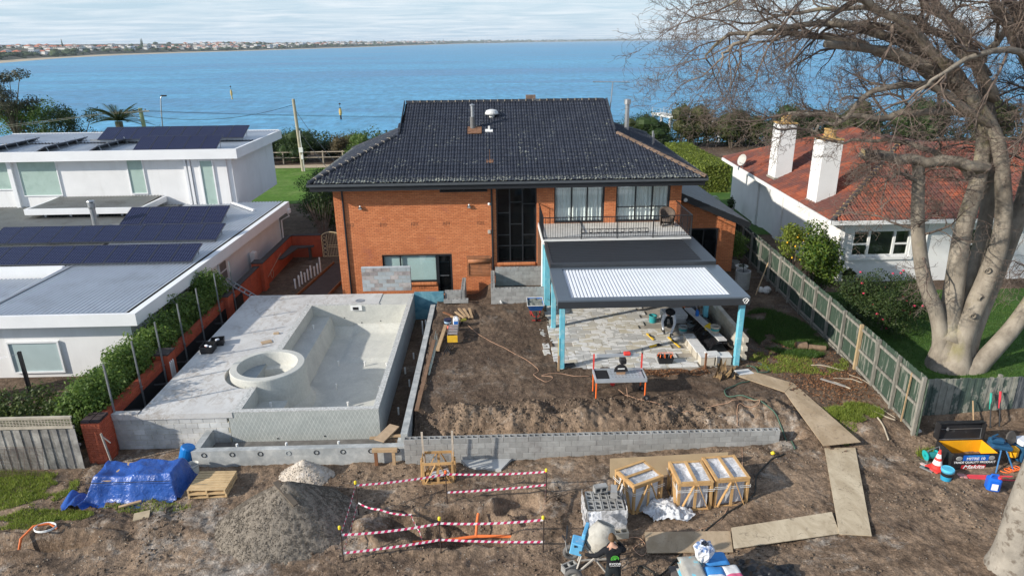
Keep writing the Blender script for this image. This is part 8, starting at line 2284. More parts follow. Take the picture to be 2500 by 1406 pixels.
q = MB(); q.mat(M_TBOX); q.box(TX0, TX1, TY0, TY0 + .03, TZ0, TZ1); q.box(TX0, TX1, TY1 - .03, TY1, TZ0, TZ1); q.box(TX0, TX0 + .03, TY0 + .03, TY1 - .03, TZ0, TZ1); q.box(TX1 - .03, TX1, TY0 + .03, TY1 - .03, TZ0, TZ1); q.box(TX0 + .03, TX1 - .03, TY0 + .03, TY1 - .03, TZ0, TZ0 + .03)
q.mat(M_TYEL); e = .032; q.box(TX0 + e, TX1 - e, TY1 - .04, TY1 - .031, TZ0 + .03, TZ1 - .01); q.box(TX0 + e, TX0 + .04, TY0 + e, TY1 - .041, TZ0 + .03, TZ1 - .01); q.box(TX1 - .04, TX1 - e, TY0 + e, TY1 - .041, TZ0 + .03, TZ1 - .01); q.box(TX0 + .041, TX1 - .041, TY0 + e, TY1 - .041, TZ0 + .031, TZ0 + .04)
q.obj('box', None, t)
q = MB(); q.mat(M_TBOX); q.rbox(((TX0 + TX1) / 2, TY1 + .10, TZ1 + .28), (TX1 - TX0, .03, .56), rx=R(-12)); q.rbox(((TX0 + TX1) / 2, TY1 + .10, TZ1 + .56), (TX1 - TX0 + .02, .2, .03), rx=R(-12)); q.box(TX0 - .005, TX0 + .025, TY1 - .05, TY1 + .2, TZ1 + .02, TZ1 + .55); q.box(TX1 - .025, TX1 + .005, TY1 - .05, TY1 + .2, TZ1 + .02, TZ1 + .55)
lid = q.obj('lid', None, t)
q = MB(); q.bar((TX0 + .04, TY1 + .05, TZ1 + .35), (TX1 - .04, TY1 + .05, TZ1 + .35), .012); q.bar((TX0 + .03, TY1 + .02, TZ1 + .01), (TX1 - .03, TY1 + .02, TZ1 + .01), .014); q.bar((TX0 + .05, TY1 + .03, TZ1 + .02), (TX0 + .05, TY1 + .06, TZ1 + .35), .012); q.bar((TX1 - .05, TY1 + .03, TZ1 + .02), (TX1 - .05, TY1 + .06, TZ1 + .35), .012); q.obj('lid_trim', M_GALV, lid)
q = MB(); q.rbox((TX0 + .3, TY1 + .04, TZ1 + .36), (.05, .04, .1)); q.obj('lock', M_GALV, lid)
for x in (TX0 + .22, TX1 - .22):
 q = MB(); q.lathe((0, 0, 0), [(.01, .012), (.09, .01), (.1, 0)], 14); o = q.obj('recessed_handle', mat('steel_grey', (.3, .3, .29), .5), t); o.matrix_basis = TR((x, TY0, TZ1 - .14)) @ RT(R(90), 4, 'X') @ Matrix.Diagonal((1, .75, 1, 1))
q = MB(); xm = (TX0 + TX1) / 2; q.box(xm - .38, xm + .40, TY0 - .006, TY0 - .001, TZ1 - .22, TZ1 - .03); q.obj('blue_sticker', mat('sticker_blue', (.01, .12, .52), .5), t)
q = MB(); q.box(xm - .38, xm + .36, TY0 - .006, TY0 - .001, TZ0 + .02, TZ0 + .17); q.obj('red_sticker', mat('sticker_red', (.5, .03, .04), .5), t)
M_LET = mat('letter_white', (.85, .85, .85), .5, .02)
text(t, 'MIGHTY HELPFUL', (xm + .01, TY0 - .0085, TZ1 - .065), .055, mat('letter_cyan', (.1, .5, .75), .5), .52)
text(t, 'MITRE 10', (xm + .01, TY0 - .0085, TZ1 - .155), .125, M_LET, .56, bold=.003)
text(t, 'TRADE QUALITY PRODUCT', (xm, TY0 - .0035, TZ1 - .28), .10, M_LET, 1.28, bold=.002)
text(t, 'Makita', (xm - .01, TY0 - .0085, TZ0 + .10), .17, M_LET, .66, shear=.35, bold=.003)
q = MB(); q.box(TX0 + .05, TX1 - .02, TY0 - .06, TY0 + .4, TZ0 - .1, TZ0 - .002); q.obj('timber_bearer', M_TIMB, t)
cx, cy = 13.14, 17.2; gz = G(cx, cy)
t = thing('traffic_cone', (cx, cy, gz), 'red and white traffic cone beside the tool chest', 'cone')
M_CONE = mat('cone_red', (.80, .06, .05), .5, .08, 6)
q = MB(); q.rbox((cx, cy, gz + .025), (.44, .44, .05), rz=.3, bev=.012); q.obj('base', M_CONE, t)
for z0, z1, m in ((.05, .18, M_CONE), (.18, .32, M_WHITE), (.32, .40, M_CONE), (.40, .53, M_WHITE), (.53, .66, M_CONE)):
 rr2 = lambda z: .17 - .145 * z / .66
 q = MB(); q.lathe((cx, cy, gz), [(rr2(z0), z0), (rr2(z1), z1)], 18); q.obj('band', m, t)
q = MB(); q.lathe((cx, cy, gz), [(.026, .66), (.018, .665), (.017, .6)], 12); q.obj('tip', M_CONE, t)
bucket((13.1, 16.68, G(13.1, 16.68)), .165, .36, mat('cyan_bucket', (.03, .30, .50), .4, .08, 5), 'blue lidded bucket in front of the traffic cone', M_BLACK, mat('cyan_lid', (.10, .48, .68), .4))
jx, jy = 14.02, 16.05; gz = G(jx, jy)
t = thing('jerry_can', (jx, jy, gz), 'bright blue jerry can with red cap at the right', 'jerry can')
M_JB = mat('jerry_blue', (.01, .13, .62), .35, .05, 4, spec=.5)
q = MB(); q.rbox((jx, jy, gz + .21), (.34, .3, .42), rz=-.35, bev=.05); q.obj('body', M_JB, t)
q = MB(); q.tube([(jx - .12, jy + .02, gz + .40), (jx - .08, jy + .02, gz + .50), (jx + .08, jy - .02, gz + .50), (jx + .1, jy - .02, gz + .42)], .025, 7); q.obj('handle', M_JB, t)
q = MB(); q.lathe((jx + .09, jy - .08, gz + .42), [(.045, 0), (.045, .05), (.01, .055)], 12); q.obj('cap', mat('cap_red', (.7, .05, .06), .5), t)
q = MB(); q.rbox((jx - .07, jy - .172, gz + .2), (.16, .004, .2), rz=-.35); q.obj('sticker', M_WHITE, t)
t = thing('hose_reel', (13.2, 17.65, -.45), 'teal hose reel on its stand left of the tool chest', 'hose reel')
M_REEL = mat('reel_teal', (.02, .42, .42), .45, .1, 5)
for dx in (-.14, .22):
 q = MB(); q.lathe((0, 0, 0), [(.03, .02), (.16, .015), (.17, -.015), (.03, -.02)], 16); o = q.obj('flange', M_REEL, t); o.matrix_basis = TR((13.2 + dx, 17.65, -.22)) @ RT(R(80), 4, 'Y')
q = MB(); q.tube([(13.1, 17.65, -.22), (13.4, 17.65, -.22)], .11, 12); q.obj('hose_wrap', mat('hose_teal', (.03, .25, .25), .5), t)
q = MB(); q.tube([(13.05, 17.5, -.45), (13.1, 17.65, -.05), (13.5, 17.75, .02), (13.55, 17.6, -.4)], .014, 6); q.obj('stand', M_GALV, t)
hand_tool('trowel_float', (12.75, 17.35, -.39), (12.95, 17.05, -.39), .12, M_GALV, 'steel trowel lying left of the traffic cone', 'trowel', M_CHAR)
hand_tool('spirit_level', (12.85, 17.5, -.39), (13.0, 17.2, -.37), .10, mat('level_red_white', (.6, .45, .42), .5, .1, 8), 'red and white packet lying beside the steel trowel', 'packet')
q = MB(); q.prism([(13.55, 16.62), (15.3, 16.4), (15.35, 16.62), (13.65, 16.86)], -.5, -.395); q.obj('grey_board', mat('slate_board', (.28, .32, .33), .8), None, 'grey board lying in front of the tool chest', 'board')
for i, (y0, y1) in enumerate(((16.82, 16.68), (16.72, 16.45))):
 t = thing('bolt_cutters', (14.3, y0, -.4), ['red bolt cutters nearer the tool chest', 'red bolt cutters lying on the grey board'][i], 'bolt cutters')
 q = MB(); q.tube([(13.75, y0, -.37), (15.1 + .1 * i, y1, -.37)], .028, 7); q.obj('handle', mat('cutter_red', (.62, .06, .08), .5), t)
 q = MB(); q.tube([(13.8, y0 - .05, -.36), (14.3, y0 - .12, -.37)], .026, 7); q.obj('handle', mat('cutter_red', (.62, .06, .08), .5), t)
 q = MB(); q.rbox((13.65, y0, -.36), (.22, .12, .05), rz=-.2, bev=.02); q.obj('jaws', mat('jaw_pink', (.5, .25, .24), .5), t)
for i, (x, m, lab, h) in enumerate(((15.55, M_TIMB, 'wooden-handled tool leaning behind the open chest lid', 1.0), (16.1, mat('grip_green', (.03, .35, .27), .5), 'green-handled spade leaning on the fence', 1.25), (16.4, mat('grip_red', (.65, .04, .06), .5), 'red-handled spade leaning on the fence', 1.3))):
 t = thing('spade', (x, 19.2, -.45), lab, 'spade')
 q = MB(); q.tube([(x, 19.1, -.3), (x + .05, 19.5, -.42 + h)], .022, 7); q.obj('shaft', M_CHAR if i else m, t)
 if i:
  q = MB(); q.tube([(x + .03, 19.35, -.42 + h * .6), (x + .05, 19.5, -.40 + h)], .034, 7); q.obj('grip', m, t)
 q = MB(); q.rbox((x, 19.07, -.38), (.17, .02, .26), rx=R(-20), bev=.008); q.obj('blade', M_GALV, t)
t = thing('mitre_saw', (15.2, 17.0, -.45), 'dark blue mitre saw on a folding blue tripod stand', 'saw')
M_MAK = mat('tool_navy', (.02, .08, .16), .45, .1, 5)
for a, b in (((14.72, 16.85, -.45), (15.0, 17.2, .2)), ((15.35, 16.9, -.45), (15.15, 17.2, .2)), ((15.2, 17.7, -.45), (15.1, 17.3, .2))):
 q = MB(); q.tube([a, b], .022, 7); q.obj('leg', mat('stand_blue', (.04, .16, .35), .5), t)
q = MB(); q.rbox((15.05, 17.35, .27), (.6, .38, .14), rz=-.2, ry=.1, bev=.04); q.obj('base', M_MAK, t)
q = MB(); q.rbox((14.95, 17.4, .42), (.42, .2, .18), rz=-.3, bev=.05); q.tube([(14.75, 17.35, .5), (14.7, 17.3, .62), (14.9, 17.35, .66)], .025, 6); q.obj('motor', M_MAK, t)
q = MB(); q.lathe((0, 0, 0), [(.02, .03), (.2, .025), (.22, 0), (.2, -.025), (.02, -.03)], 20); o = q.obj('blade_guard', mat('guard_dark', (.10, .09, .08), .5), t); o.matrix_basis = TR((15.5, 17.55, .4)) @ RT(R(75), 4, 'X') @ RT(.3, 4, 'Y')
t = thing('demolition_hammer', (15.5, 17.3, -.4), 'yellow power tool body behind the mitre saw stand', 'power tool')
q = MB(); q.rbox((15.55, 17.4, .0), (.26, .26, .36), rz=.5, bev=.06); q.obj('body', M_TYEL, t)
q = MB(); q.tube([(15.5, 17.4, -.18), (15.45, 17.3, -.4)], .05, 8); q.obj('nose', M_CHAR, t)
t = thing('toolbox', (15.8, 17.4, -.4), 'pile of grey and yellow tool cases at the right edge', 'tool case')
q = MB(); q.rbox((15.95, 17.6, -.1), (.5, .5, .5), rz=.3, bev=.03); q.obj('case', M_MAK, t)
q = MB(); q.rbox((15.95, 17.6, .24), (.4, .4, .16), rz=.1, bev=.03); q.obj('lid_case', M_PWHITE, t)
q = MB(); q.tube([(15.0 + .12 * cos(a) + .02 * a, 16.95 + .1 * sin(a), -.38 + .006 * a) for a in LS(0, 8 * pi, 60)], .016, 5); q.obj('orange_lead', M_SORG, None, 'coiled bright orange lead under the mitre saw stand', 'cord')
q = MB(); q.rbox((13.55, 19.0, G(13.55, 19.0) + .06), (.3, .25, .14), rz=.4, bev=.05); q.obj('crumpled_bag', mat('pale_sack', (.58, .55, .52)), None, 'crumpled white bag on the soil at the fence corner', 'bag')
# people
def skin_mesh(verts, edges, radii, root=0, sub=2):
 me = bpy.data.meshes.new('body')
 me.from_pydata(verts, edges, [])
 o = bpy.data.objects.new('body_tmp', me)
 COL.objects.link(o)
 o.modifiers.new('skin', 'SKIN').use_smooth_shade = True
 if not me.skin_vertices:
  bpy.context.view_layer.objects.active = o
  me.skin_vertices
 for i, r in enumerate(radii):
  sv = me.skin_vertices[0].data[i]
  sv.radius = r if isinstance(r, tuple) else (r, r)
  sv.use_root = (i == root)
 m = o.modifiers.new('sub', 'SUBSURF'); m.levels = sub; m.render_levels = sub
 dg = bpy.context.evaluated_depsgraph_get()
 out = bpy.data.meshes.new_from_object(o.evaluated_get(dg))
 bpy.data.objects.remove(o)
 return out
def finger_chains(V, E, Rr, T, wrist, palm, side, curl, scale=1.0):
 p0 = Vector(V[wrist]); d, s, c = Vector(palm).normalized(), Vector(side).normalized(), Vector(curl).normalized()
 V.append(tuple(p0 + d * .07 * scale)); E.append((wrist, len(V) - 1)); Rr.append((.036, .02)); T.append('hand'); pi = len(V) - 1
 for k, (off, ln) in enumerate(((.030, .075), (.011, .085), (-.009, .08), (-.028, .062))):
  prev = pi
  b = p0 + d * .095 * scale + s * off
  for j, f in enumerate((0.0, .5, 1.0)):
   q = b + d * ln * f * (1 - .25 * f) + c * ln * .55 * f * f
   V.append(tuple(q)); E.append((prev, len(V) - 1)); Rr.append(.0095 - .001 * j); T.append('hand'); prev = len(V) - 1
 prev = wrist
 for f in (.35, .7, 1.0):
  q = p0 + d * .03 + s * (.02 + .055 * f) + d * .06 * f + c * .03 * f
  V.append(tuple(q)); E.append((prev, len(V) - 1)); Rr.append(.011 - .002 * f); T.append('hand'); prev = len(V) - 1
def head_mesh(q, c, yaw, pitch, skin, s=1.0):
 rot = RT(yaw, 3, 'Z') @ RT(pitch, 3, 'X')
 C = Vector(c)
 vs, fs = [], []
 nu, nv = 20, 14
 for j in range(nv + 1):
  th = pi * j / nv
  for i in range(nu):
   ph = 2 * pi * i / nu
   x, y, z = sin(th) * cos(ph), sin(th) * sin(ph), cos(th)
   X, Y, Z = x * .075, y * .095, z * .12
   if z < 0: X *= 1 - .28 * z * z; Y = Y * (1 - .15 * z * z) - .012 * -z
   if y < -.75 and abs(x) < .3 and -.35 < z < .15: Y -= .02 * (1 - abs(x) / .3)
   if y < -.6 and .1 < z < .25 and .15 < abs(x) < .6: Y += .008
   if y < -.75 and abs(x) < .35 and -.62 < z < -.5: Y -= .006
   vs.append(rot @ Vector((X, Y, Z)) * s + C)
 for j in range(nv):
  for i in range(nu): fs.append((j * nu + i, j * nu + (i + 1) % nu, (j + 1) * nu + (i + 1) % nu, (j + 1) * nu + i))
 q.mat(skin); q.add(vs, fs)
 for sx in (-1, 1):
  e = []
  for k in range(8):
   a = 2 * pi * k / 8; e.append(rot @ Vector((sx * (.078 + .012 * (k % 2)), .01 + .02 * cos(a), .0 + .033 * sin(a))) * s + C)
  e.append(rot @ Vector((sx * .072, .0, .0)) * s + C)
  q.add(e, [(k, (k + 1) % 8, 8) for k in range(8)])
def person(label, V, E, Rr, T, mats, head, yaw, pitch, loc):
 me = skin_mesh(V, E, Rr)
 q = MB()
 keys = list(mats)
 for k in keys: q.mat(mats[k])
 vs = [tuple(v.co) for v in me.vertices]; fs = [tuple(p.vertices) for p in me.polygons]
 SV = np.array(V)
 q.v = vs; q.f = fs; q.m = []
 for p in me.polygons:
  d = ((SV - np.array(p.center)) ** 2).sum(1); q.m.append(keys.index(T[int(d.argmin())]))
 head_mesh(q, head, yaw, pitch, mats['skin'])
 return q.obj('person', None, None, label, 'person', smooth=True)
M_SKIN = mat('skin', (.52, .29, .20), .6, .06, 8)
M_HOOD = mat('black_hoodie', (.013, .014, .017), .85, .25, 5, bump=.3, bs=14, spec=.2)
M_JEAN = mat('dark_jeans', (.018, .024, .028), .85, .25, 6)
M_BOOT = mat('work_boot', (.10, .07, .045), .8, .2, 6)
gz = float(gh(2.6, 12.85))
V, E, Rr, T = [], [], [], []
def jv(p, r, tag, frm=None):
 V.append(p); Rr.append(r); T.append(tag)
 if frm is not None: E.append((frm, len(V) - 1))
 return len(V) - 1
pel = jv((2.60, 12.84, gz + .94), (.165, .125), 'jeans')
wai = jv((2.60, 12.85, gz + 1.08), (.165, .125), 'hood', pel)
che = jv((2.585, 12.88, gz + 1.28), (.185, .13), 'hood', wai)
upc = jv((2.575, 12.92, gz + 1.42), (.15, .105), 'hood', che)
nek = jv((2.565, 12.94, gz + 1.52), (.065, .062), 'skin', upc)
nk2 = jv((2.56, 12.96, gz + 1.60), (.056, .056), 'skin', nek)
for sx, tag in ((-1, 'l'), (1, 'r')):
 hip = jv((2.60 + sx * .10, 12.84, gz + .88), .10, 'jeans', pel)
 kne = jv((2.60 + sx * .13, 12.86, gz + .48), .072, 'jeans', hip)
 ank = jv((2.60 + sx * .14, 12.82, gz + .10), .05, 'jeans', kne)
 hel = jv((2.60 + sx * .145, 12.83, gz + .045), .05, 'boot', ank)
 toe = jv((2.60 + sx * .17, 13.0, gz + .035), .042, 'boot', hel)
shl = jv((2.40, 12.92, gz + 1.40), .085, 'hood', upc)
ell = jv((2.20, 12.93, gz + 1.22), .062, 'hood', shl)
wrl = jv((1.98, 13.05, gz + 1.16), .045, 'hood', ell)
hnl = jv((1.94, 13.08, gz + 1.155), .032, 'hand', wrl)
finger_chains(V, E, Rr, T, hnl, (-.8, .6, -.05), (.1, .2, 1), (.2, .4, -1))
shr = jv((2.75, 12.92, gz + 1.41), .085, 'hood', upc)
elr = jv((2.90, 13.04, gz + 1.26), .062, 'hood', shr)
wrr = jv((2.74, 13.14, gz + 1.44), .044, 'hood', elr)
hnr = jv((2.70, 13.14, gz + 1.48), .032, 'hand', wrr)
finger_chains(V, E, Rr, T, hnr, (-.35, -.1, .9), (-.7, -.6, -.2), (-.8, .2, .2))
pm = {'jeans': M_JEAN, 'hood': M_HOOD, 'skin': M_SKIN, 'hand': M_HOOD, 'boot': M_BOOT}
hc = (2.555, 12.98, gz + 1.70)
p1 = person('worker in black hooded top with green logo standing at the mixer, seen from behind', V, E, Rr, T, pm, hc, R(185), R(-12), (2.6, 12.85, gz))
q = MB(); vs, fs = [], []
for j in range(8):
 th = pi * .60 * j / 7
 for i in range(22):
  ph = 2 * pi * i / 22
  front = max(0, sin(ph)) ** 2
  t2 = th * (1 - .42 * front)
  vs.append((hc[0] + .083 * sin(t2) * cos(ph) * (1 + .05 * sin(i * 3.1)), hc[1] - .012 + .103 * sin(t2) * sin(ph), hc[2] + .128 * cos(t2) + .004 * sin(i * 2.3)))
for j in range(7):
 for i in range(22): fs.append((j * 22 + i, j * 22 + (i + 1) % 22, j * 22 + 22 + (i + 1) % 22, j * 22 + 22 + i))
q.add(vs, fs); q.obj('hair', mat('brown_hair', (.12, .07, .035), .7, .35, 40), p1, smooth=True)
q = MB(); q.tube([(2.565 + .10 * cos(a), 12.93 + .085 * sin(a), gz + 1.475 + .03 * sin(a)) for a in LS(0, 2 * pi, 17)], .035, 8); q.obj('collar', M_HOOD, p1, smooth=True)
M_LOGO = mat('logo_green', (.10, .52, .06), .6, .05)
by = 12.72
q = MB()
for r0, r1, a0, a1 in ((.095, .075, -.3, 3.6), (.06, .042, .0, 3.9), (.03, .0, 0, 6.28)):
 n = 14; vs = []
 for i in range(n + 1):
  a = a0 + (a1 - a0) * i / n
  for r in (r0, r1): vs.append((2.60 + r * cos(a), by - .004, gz + 1.31 + r * sin(a)))
 q.add(vs, [(2 * i, 2 * i + 1, 2 * i + 3, 2 * i + 2) for i in range(n)])
q.obj('logo', M_LOGO, p1)
text(p1, 'RYCOR', (2.61, by - .004, gz + 1.16), .085, M_LET, .27, bold=.002)
text(p1, 'LANDSCAPES', (2.61, by - .004, gz + 1.105), .032, M_LET, .24)
V, E, Rr, T = [], [], [], []
pel = jv((7.50, 27.75, .42), (.16, .14), 'hood')
che = jv((7.46, 27.45, .62), (.17, .13), 'hood', pel)
upc = jv((7.42, 27.25, .72), (.14, .11), 'hood', che)
nek = jv((7.40, 27.15, .78), .06, 'skin', upc)
for sx in (-1, 1):
 hip = jv((7.50 + sx * .12, 27.72, .36), .11, 'jeans', pel)
 kne = jv((7.50 + sx * .2, 27.35, .09), .075, 'jeans', hip)
 ank = jv((7.50 + sx * .19, 27.80, .07), .055, 'jeans', kne)
 toe = jv((7.50 + sx * .19, 28.0, .06), .045, 'boot', ank)
sl = jv((7.23, 27.25, .68), .085, 'white', upc); el = jv((7.08, 27.05, .45), .062, 'white', sl); wl = jv((7.10, 26.85, .18), .045, 'white', el); hl = jv((7.11, 26.78, .12), .034, 'hand', wl)
finger_chains(V, E, Rr, T, hl, (0, -.6, -.5), (1, 0, 0), (0, .2, -.6))
sr = jv((7.62, 27.2, .68), .085, 'white', upc); er = jv((7.58, 26.85, .44), .062, 'white', sr); wr = jv((7.34, 26.45, .16), .045, 'white', er); hr = jv((7.31, 26.37, .11), .034, 'hand', wr)
finger_chains(V, E, Rr, T, hr, (-.2, -.7, -.4), (-1, 0, 0), (0, .2, -.6))
pm = {'jeans': M_JEAN, 'hood': M_HOOD, 'skin': M_SKIN, 'hand': M_BLACK, 'boot': M_BOOT, 'white': mat('white_sleeve', (.70, .72, .76), .85, .08, 8)}
hc = (7.40, 27.02, .86)
p2 = person('paver in black vest and hat kneeling on the terrace, arms on a level', V, E, Rr, T, pm, hc, 0, R(45), (7.4, 27.2, 0))
q = MB(); q.lathe((0, 0, 0), [(.10, .0), (.205, -.02), (.215, -.03), (.20, -.028), (.102, .008), (.098, .07), (.07, .11), (.01, .12)], 22); o = q.obj('hat', M_HOOD, p2, smooth=True); o.matrix_basis = TR((7.40, 27.0, .93)) @ RT(R(28), 4, 'X')
# plants and poles beyond the houses
def blobs_of(cx, cy, z0, rx, ry, h, n, r):
 return [(cx + RU(-rx, rx) * .75, cy + RU(-ry, ry) * .75, z0 + h * RU(.25, .85), r * RU(.7, 1.25), r * RU(.7, 1.25), r * RU(.6, 1.0)) for _ in range(n)]
def gb(x, y): return float(gh(x, y))
BG = [
 (-22.8, 82, 2.6, 2, 3.6, 5000, .22, M_LEAF2, 'rounded dark coastal bush behind the rail fence left of the pole'),
 (-26.5, 83, 2.6, 2, 3.4, 3500, .24, M_LEAF2, 'dark bush half hidden behind the white house corner'),
 (-20.0, 84, 1.6, 1.4, 2.0, 2500, .2, M_LEAF2, 'low dark bush right of the pole'),
 (-17.6, 82, 1.8, 1.4, 3.0, 3000, .2, leaf_mat('brown_scrub', (.09, .075, .04), (.19, .15, .08)), 'brownish dry bush on the foreshore'),
 (-15.2, 80, 1.9, 1.4, 3.5, 3500, .22, leaf_mat('fresh_leaf', (.05, .11, .02), (.15, .22, .05)), 'fresh green bush beside the dry one'),
 (-12.8, 78, 2.2, 1.6, 2.6, 3200, .2, M_LEAF3, 'yellow-green bush just left of the brick house roof'),
 (14.6, 82, 2.2, 1.5, 4.6, 3000, .22, M_LEAF4, 'olive bush seen just over the right roof slope'),
 (19.0, 88, 3.4, 2, 3.8, 5000, .24, M_LEAF2, 'broad dark bush below the jetty'),
 (25.0, 88, 3.4, 2, 6.2, 6500, .24, leaf_mat('russet_leaf', (.045, .06, .02), (.13, .135, .045)), 'tall russet-topped bush right of the jetty'),
 (31.0, 88, 3.6, 2, 4.8, 6000, .24, M_LEAF4, 'olive thicket left of the white chimneys'),
 (37.5, 86, 3.8, 2, 5.6, 6000, .26, M_LEAF2, 'dark thicket behind the nearer chimney'),
 (45.0, 86, 4.0, 2, 5.8, 5500, .28, M_LEAF4, 'olive thicket behind the tiled roof, right of the chimneys'),
 (53.0, 85, 4.2, 2, 6.6, 5500, .28, M_LEAF2, 'dark tree clump behind the bare tree trunk'),
 (61.0, 84, 4.2, 2, 6.2, 4000, .3, M_LEAF4, 'olive tree clump at the far right edge')]
for x, y, rx, ry, h, n, s, m, lab in BG:
 shrub('coastal_bush', blobs_of(x, y, gb(x, y), rx, ry, h, 16, rx * .5), int(n * 1.3), s * .85, m, lab, 'bush', 'coastal bushes along the foreshore', stem_h=gb(x, y), core=.6)
P, D = leaf_pts([(x, 92 + RU(-2, 2), gb(x, 90) + .4, 2.6, 1.6, RU(1.3, 2.2)) for x in np.arange(-60, 95, 2.2)], 42000, .6)
leaves('coastal_scrub', P, D, .34, leaf_mat('scrub_leaf', (.03, .058, .016), (.10, .14, .042)), None, label='continuous low scrub along the top of the shore bank', kind='stuff')
t = thing('clipped_hedge', (19.2, 66, -.8), 'square-clipped lime-green hedge behind the brick house wing', 'hedge')
n = 16000
u = nrg.random((n, 3)); f = nrg.integers(0, 4, n)
X = 18.0 + 2.4 * u[:, 0]; Y = 58.5 + 14 * u[:, 1]; Z = -.9 + 2.5 * u[:, 2]
Z = np.where(f < 2, 1.6, Z); Y = np.where(f == 2, 58.5, Y); X = np.where(f == 3, 18.0, X)
P = np.stack([X, Y, Z], -1) + nrg.normal(size=(n, 3)) * .07
D = np.zeros((n, 3)); D[f < 2, 2] = 1; D[f == 2, 1] = -1; D[f == 3, 0] = -1
leaves('foliage', P, D, .17, M_LEAF3, t)
q = MB(); q.box(18.15, 20.25, 58.65, 72.3, -.9, 1.5); q.obj('opaque_core', M_LEAF2, t)  # solid darker box added behind the hedge leaves
shrub('bare_shrub', blobs_of(15.0, 50, gb(15, 50), .9, .9, 2.4, 8, .5), 500, .12, M_LEAF4, 'thin bare shrub beside the wing roof', 'shrub', stem_h=gb(15, 50))
q = MB()
for i in range(26):
 a = RU(0, 6.28); r = RU(.4, 1.1); q.tube([(15.0, 50.0, gb(15, 50)), (15 + r * .5 * cos(a), 50 + r * .5 * sin(a), .8), (15 + r * cos(a), 50 + r * sin(a), RU(1.4, 2.2))], [.03, .02, .006], 4)
q.obj('brush_sticks', M_TWIG, None, 'fan of bare grey stems behind the brick wing', 'shrub')
for i, (x, y, rx, h, n, lab) in enumerate(((-12.3, 47, 1.5, 4.2, 5000, 'tall dark garden shrub left of the side passage'), (-10.4, 48.5, 1.6, 4.8, 5500, 'tall dark garden tree behind the iron gate'), (-12.6, 53, 1.9, 4.0, 4500, 'dark hedge block further back between the houses'), (-9.6, 54, 1.8, 4.4, 4500, 'dark foliage behind the brick house corner'), (-14.6, 56.5, 1.6, 3.6, 3500, 'dark clipped hedge at the lawn edge beside the white house'))):
 shrub('garden_shrub', blobs_of(x, y, gb(x, y), rx, 1.3, h, 16, .8), n, .14, M_LEAF2, lab, 'shrub', 'dark garden shrubs between the houses', stem_h=gb(x, y))
q = MB()
for i in range(18):
 a = RU(-2.6, -.5); r = RU(.5, 1.4); q.tube([(-11.6, 44.6, -.9), (-11.6 + r * .4 * cos(a), 44.6 + .2 * sin(a), .5), (-11.6 + r * cos(a), 44.6 + .6 * sin(a), 1.0 + r)], [.035, .022, .006], 4)
q.obj('bare_branches', M_TWIG, None, 'bare tangled branches above the red return wall', 'shrub')
def frond_plant(c, n, ln, m, droop, w, parent, name='frond', zup=.6):
 for i in range(n):
  a = 2 * pi * i / n + RU(-.15, .15); el = RU(-.25, 1.25) * zup + .15
  d = Vector((cos(a) * cos(el), sin(a) * cos(el), sin(el)))
  L = ln * RU(.8, 1.1)
  pts = [Vector(c) + d * (L * f) + Vector((0, 0, -droop * L * f * f)) for f in LS(0, 1, 8)]
  sd = d.cross(Vector((0, 0, 1))).normalized()
  vs, fs = [], []
  for k in range(7):
   for s in (-1, 1):
    for j in range(3):
     p = pts[k].lerp(pts[k + 1], j / 3); ww = w * (1 - .75 * abs((k + j / 3) / 7 - .35))
     tip = p + sd * s * ww + (pts[k + 1] - pts[k]).normalized() * ww * .7 + Vector((0, 0, -.15 * ww))
     b = len(vs); vs += [p, p + (pts[k + 1] - pts[k]) * .16, tip]; fs.append((b, b + 1, b + 2))
  q = MB(); q.add(vs, fs); q.tube(pts, [.03 * ln / 2.5] * 7 + [.01], 4); q.obj(name, m, parent)
M_PALM = leaf_mat('palm_leaf', (.03, .055, .015), (.10, .13, .035), .25)
t = thing('palm_tree', (-39.7, 75, -1.2), 'date palm with arching fronds behind the white house', 'palm tree')
q = MB(); q.tube([(-39.7, 75, -1.3), (-39.7, 75, 4.4)], [.45, .38], 10); q.obj('trunk', M_BARK, t)
frond_plant((-39.7, 75, 4.5), 46, 3.3, M_PALM, .26, .5, t)
t = thing('palm_plant', (-9.1, 43.5, -.9), 'small yellow-green palm against the brick house corner', 'palm')
q = MB(); q.tube([(-9.0, 43.5, -1), (-9.0, 43.5, 1.0)], .1, 8); q.obj('trunk', M_BARK, t)
frond_plant((-9.0, 43.4, 1.0), 14, 1.5, M_LEAF3, .4, .22, t, zup=.8)
def tree_obj(name, x, y, h, label, blobs, n, size, m, tr=.22, lean=0):
 z0 = gb(x, y)
 t = thing(name, (x, y, z0), label, 'tree')
 q = MB(); q.tube([(x, y, z0 - .2), (x + lean * .5, y, z0 + h * .35), (x + lean, y, z0 + h * .7)], [tr, tr * .75, tr * .4], 8)
 for b in blobs[::2]: q.tube([(x + lean * .5, y, z0 + h * .4), ((x + b[0]) / 2 + RU(-.2, .2), (y + b[1]) / 2, (z0 + h * .4 + b[2]) / 2 + .3), (b[0], b[1], b[2])], [tr * .4, tr * .25, tr * .08], 5)
 q.obj('trunk', M_BARK, t)
 P, D = leaf_pts(blobs, n, .3); leaves('crown', P, D, size, m, t)
bb = [(-50.5 + RU(-2.6, 2.2), 75 + RU(-1.5, 1.5), RU(5.6, 9.4), .9, .9, .6) for _ in range(22)]
tree_obj('sheoak_tree', -50.5, 75, 10, 'tall wispy grey-green tree at the left edge', bb, 6500, .2, leaf_mat('sheoak', (.055, .06, .04), (.13, .135, .09)), .25, -.3)
bb = blobs_of(-50.5, 77, 0, 3.8, 2.2, 7.2, 26, 1.4); tree_obj('broad_tree', -50, 77, 5, 'broad sunlit green tree below the wispy one', bb, 9000, .22, M_LEAF1)
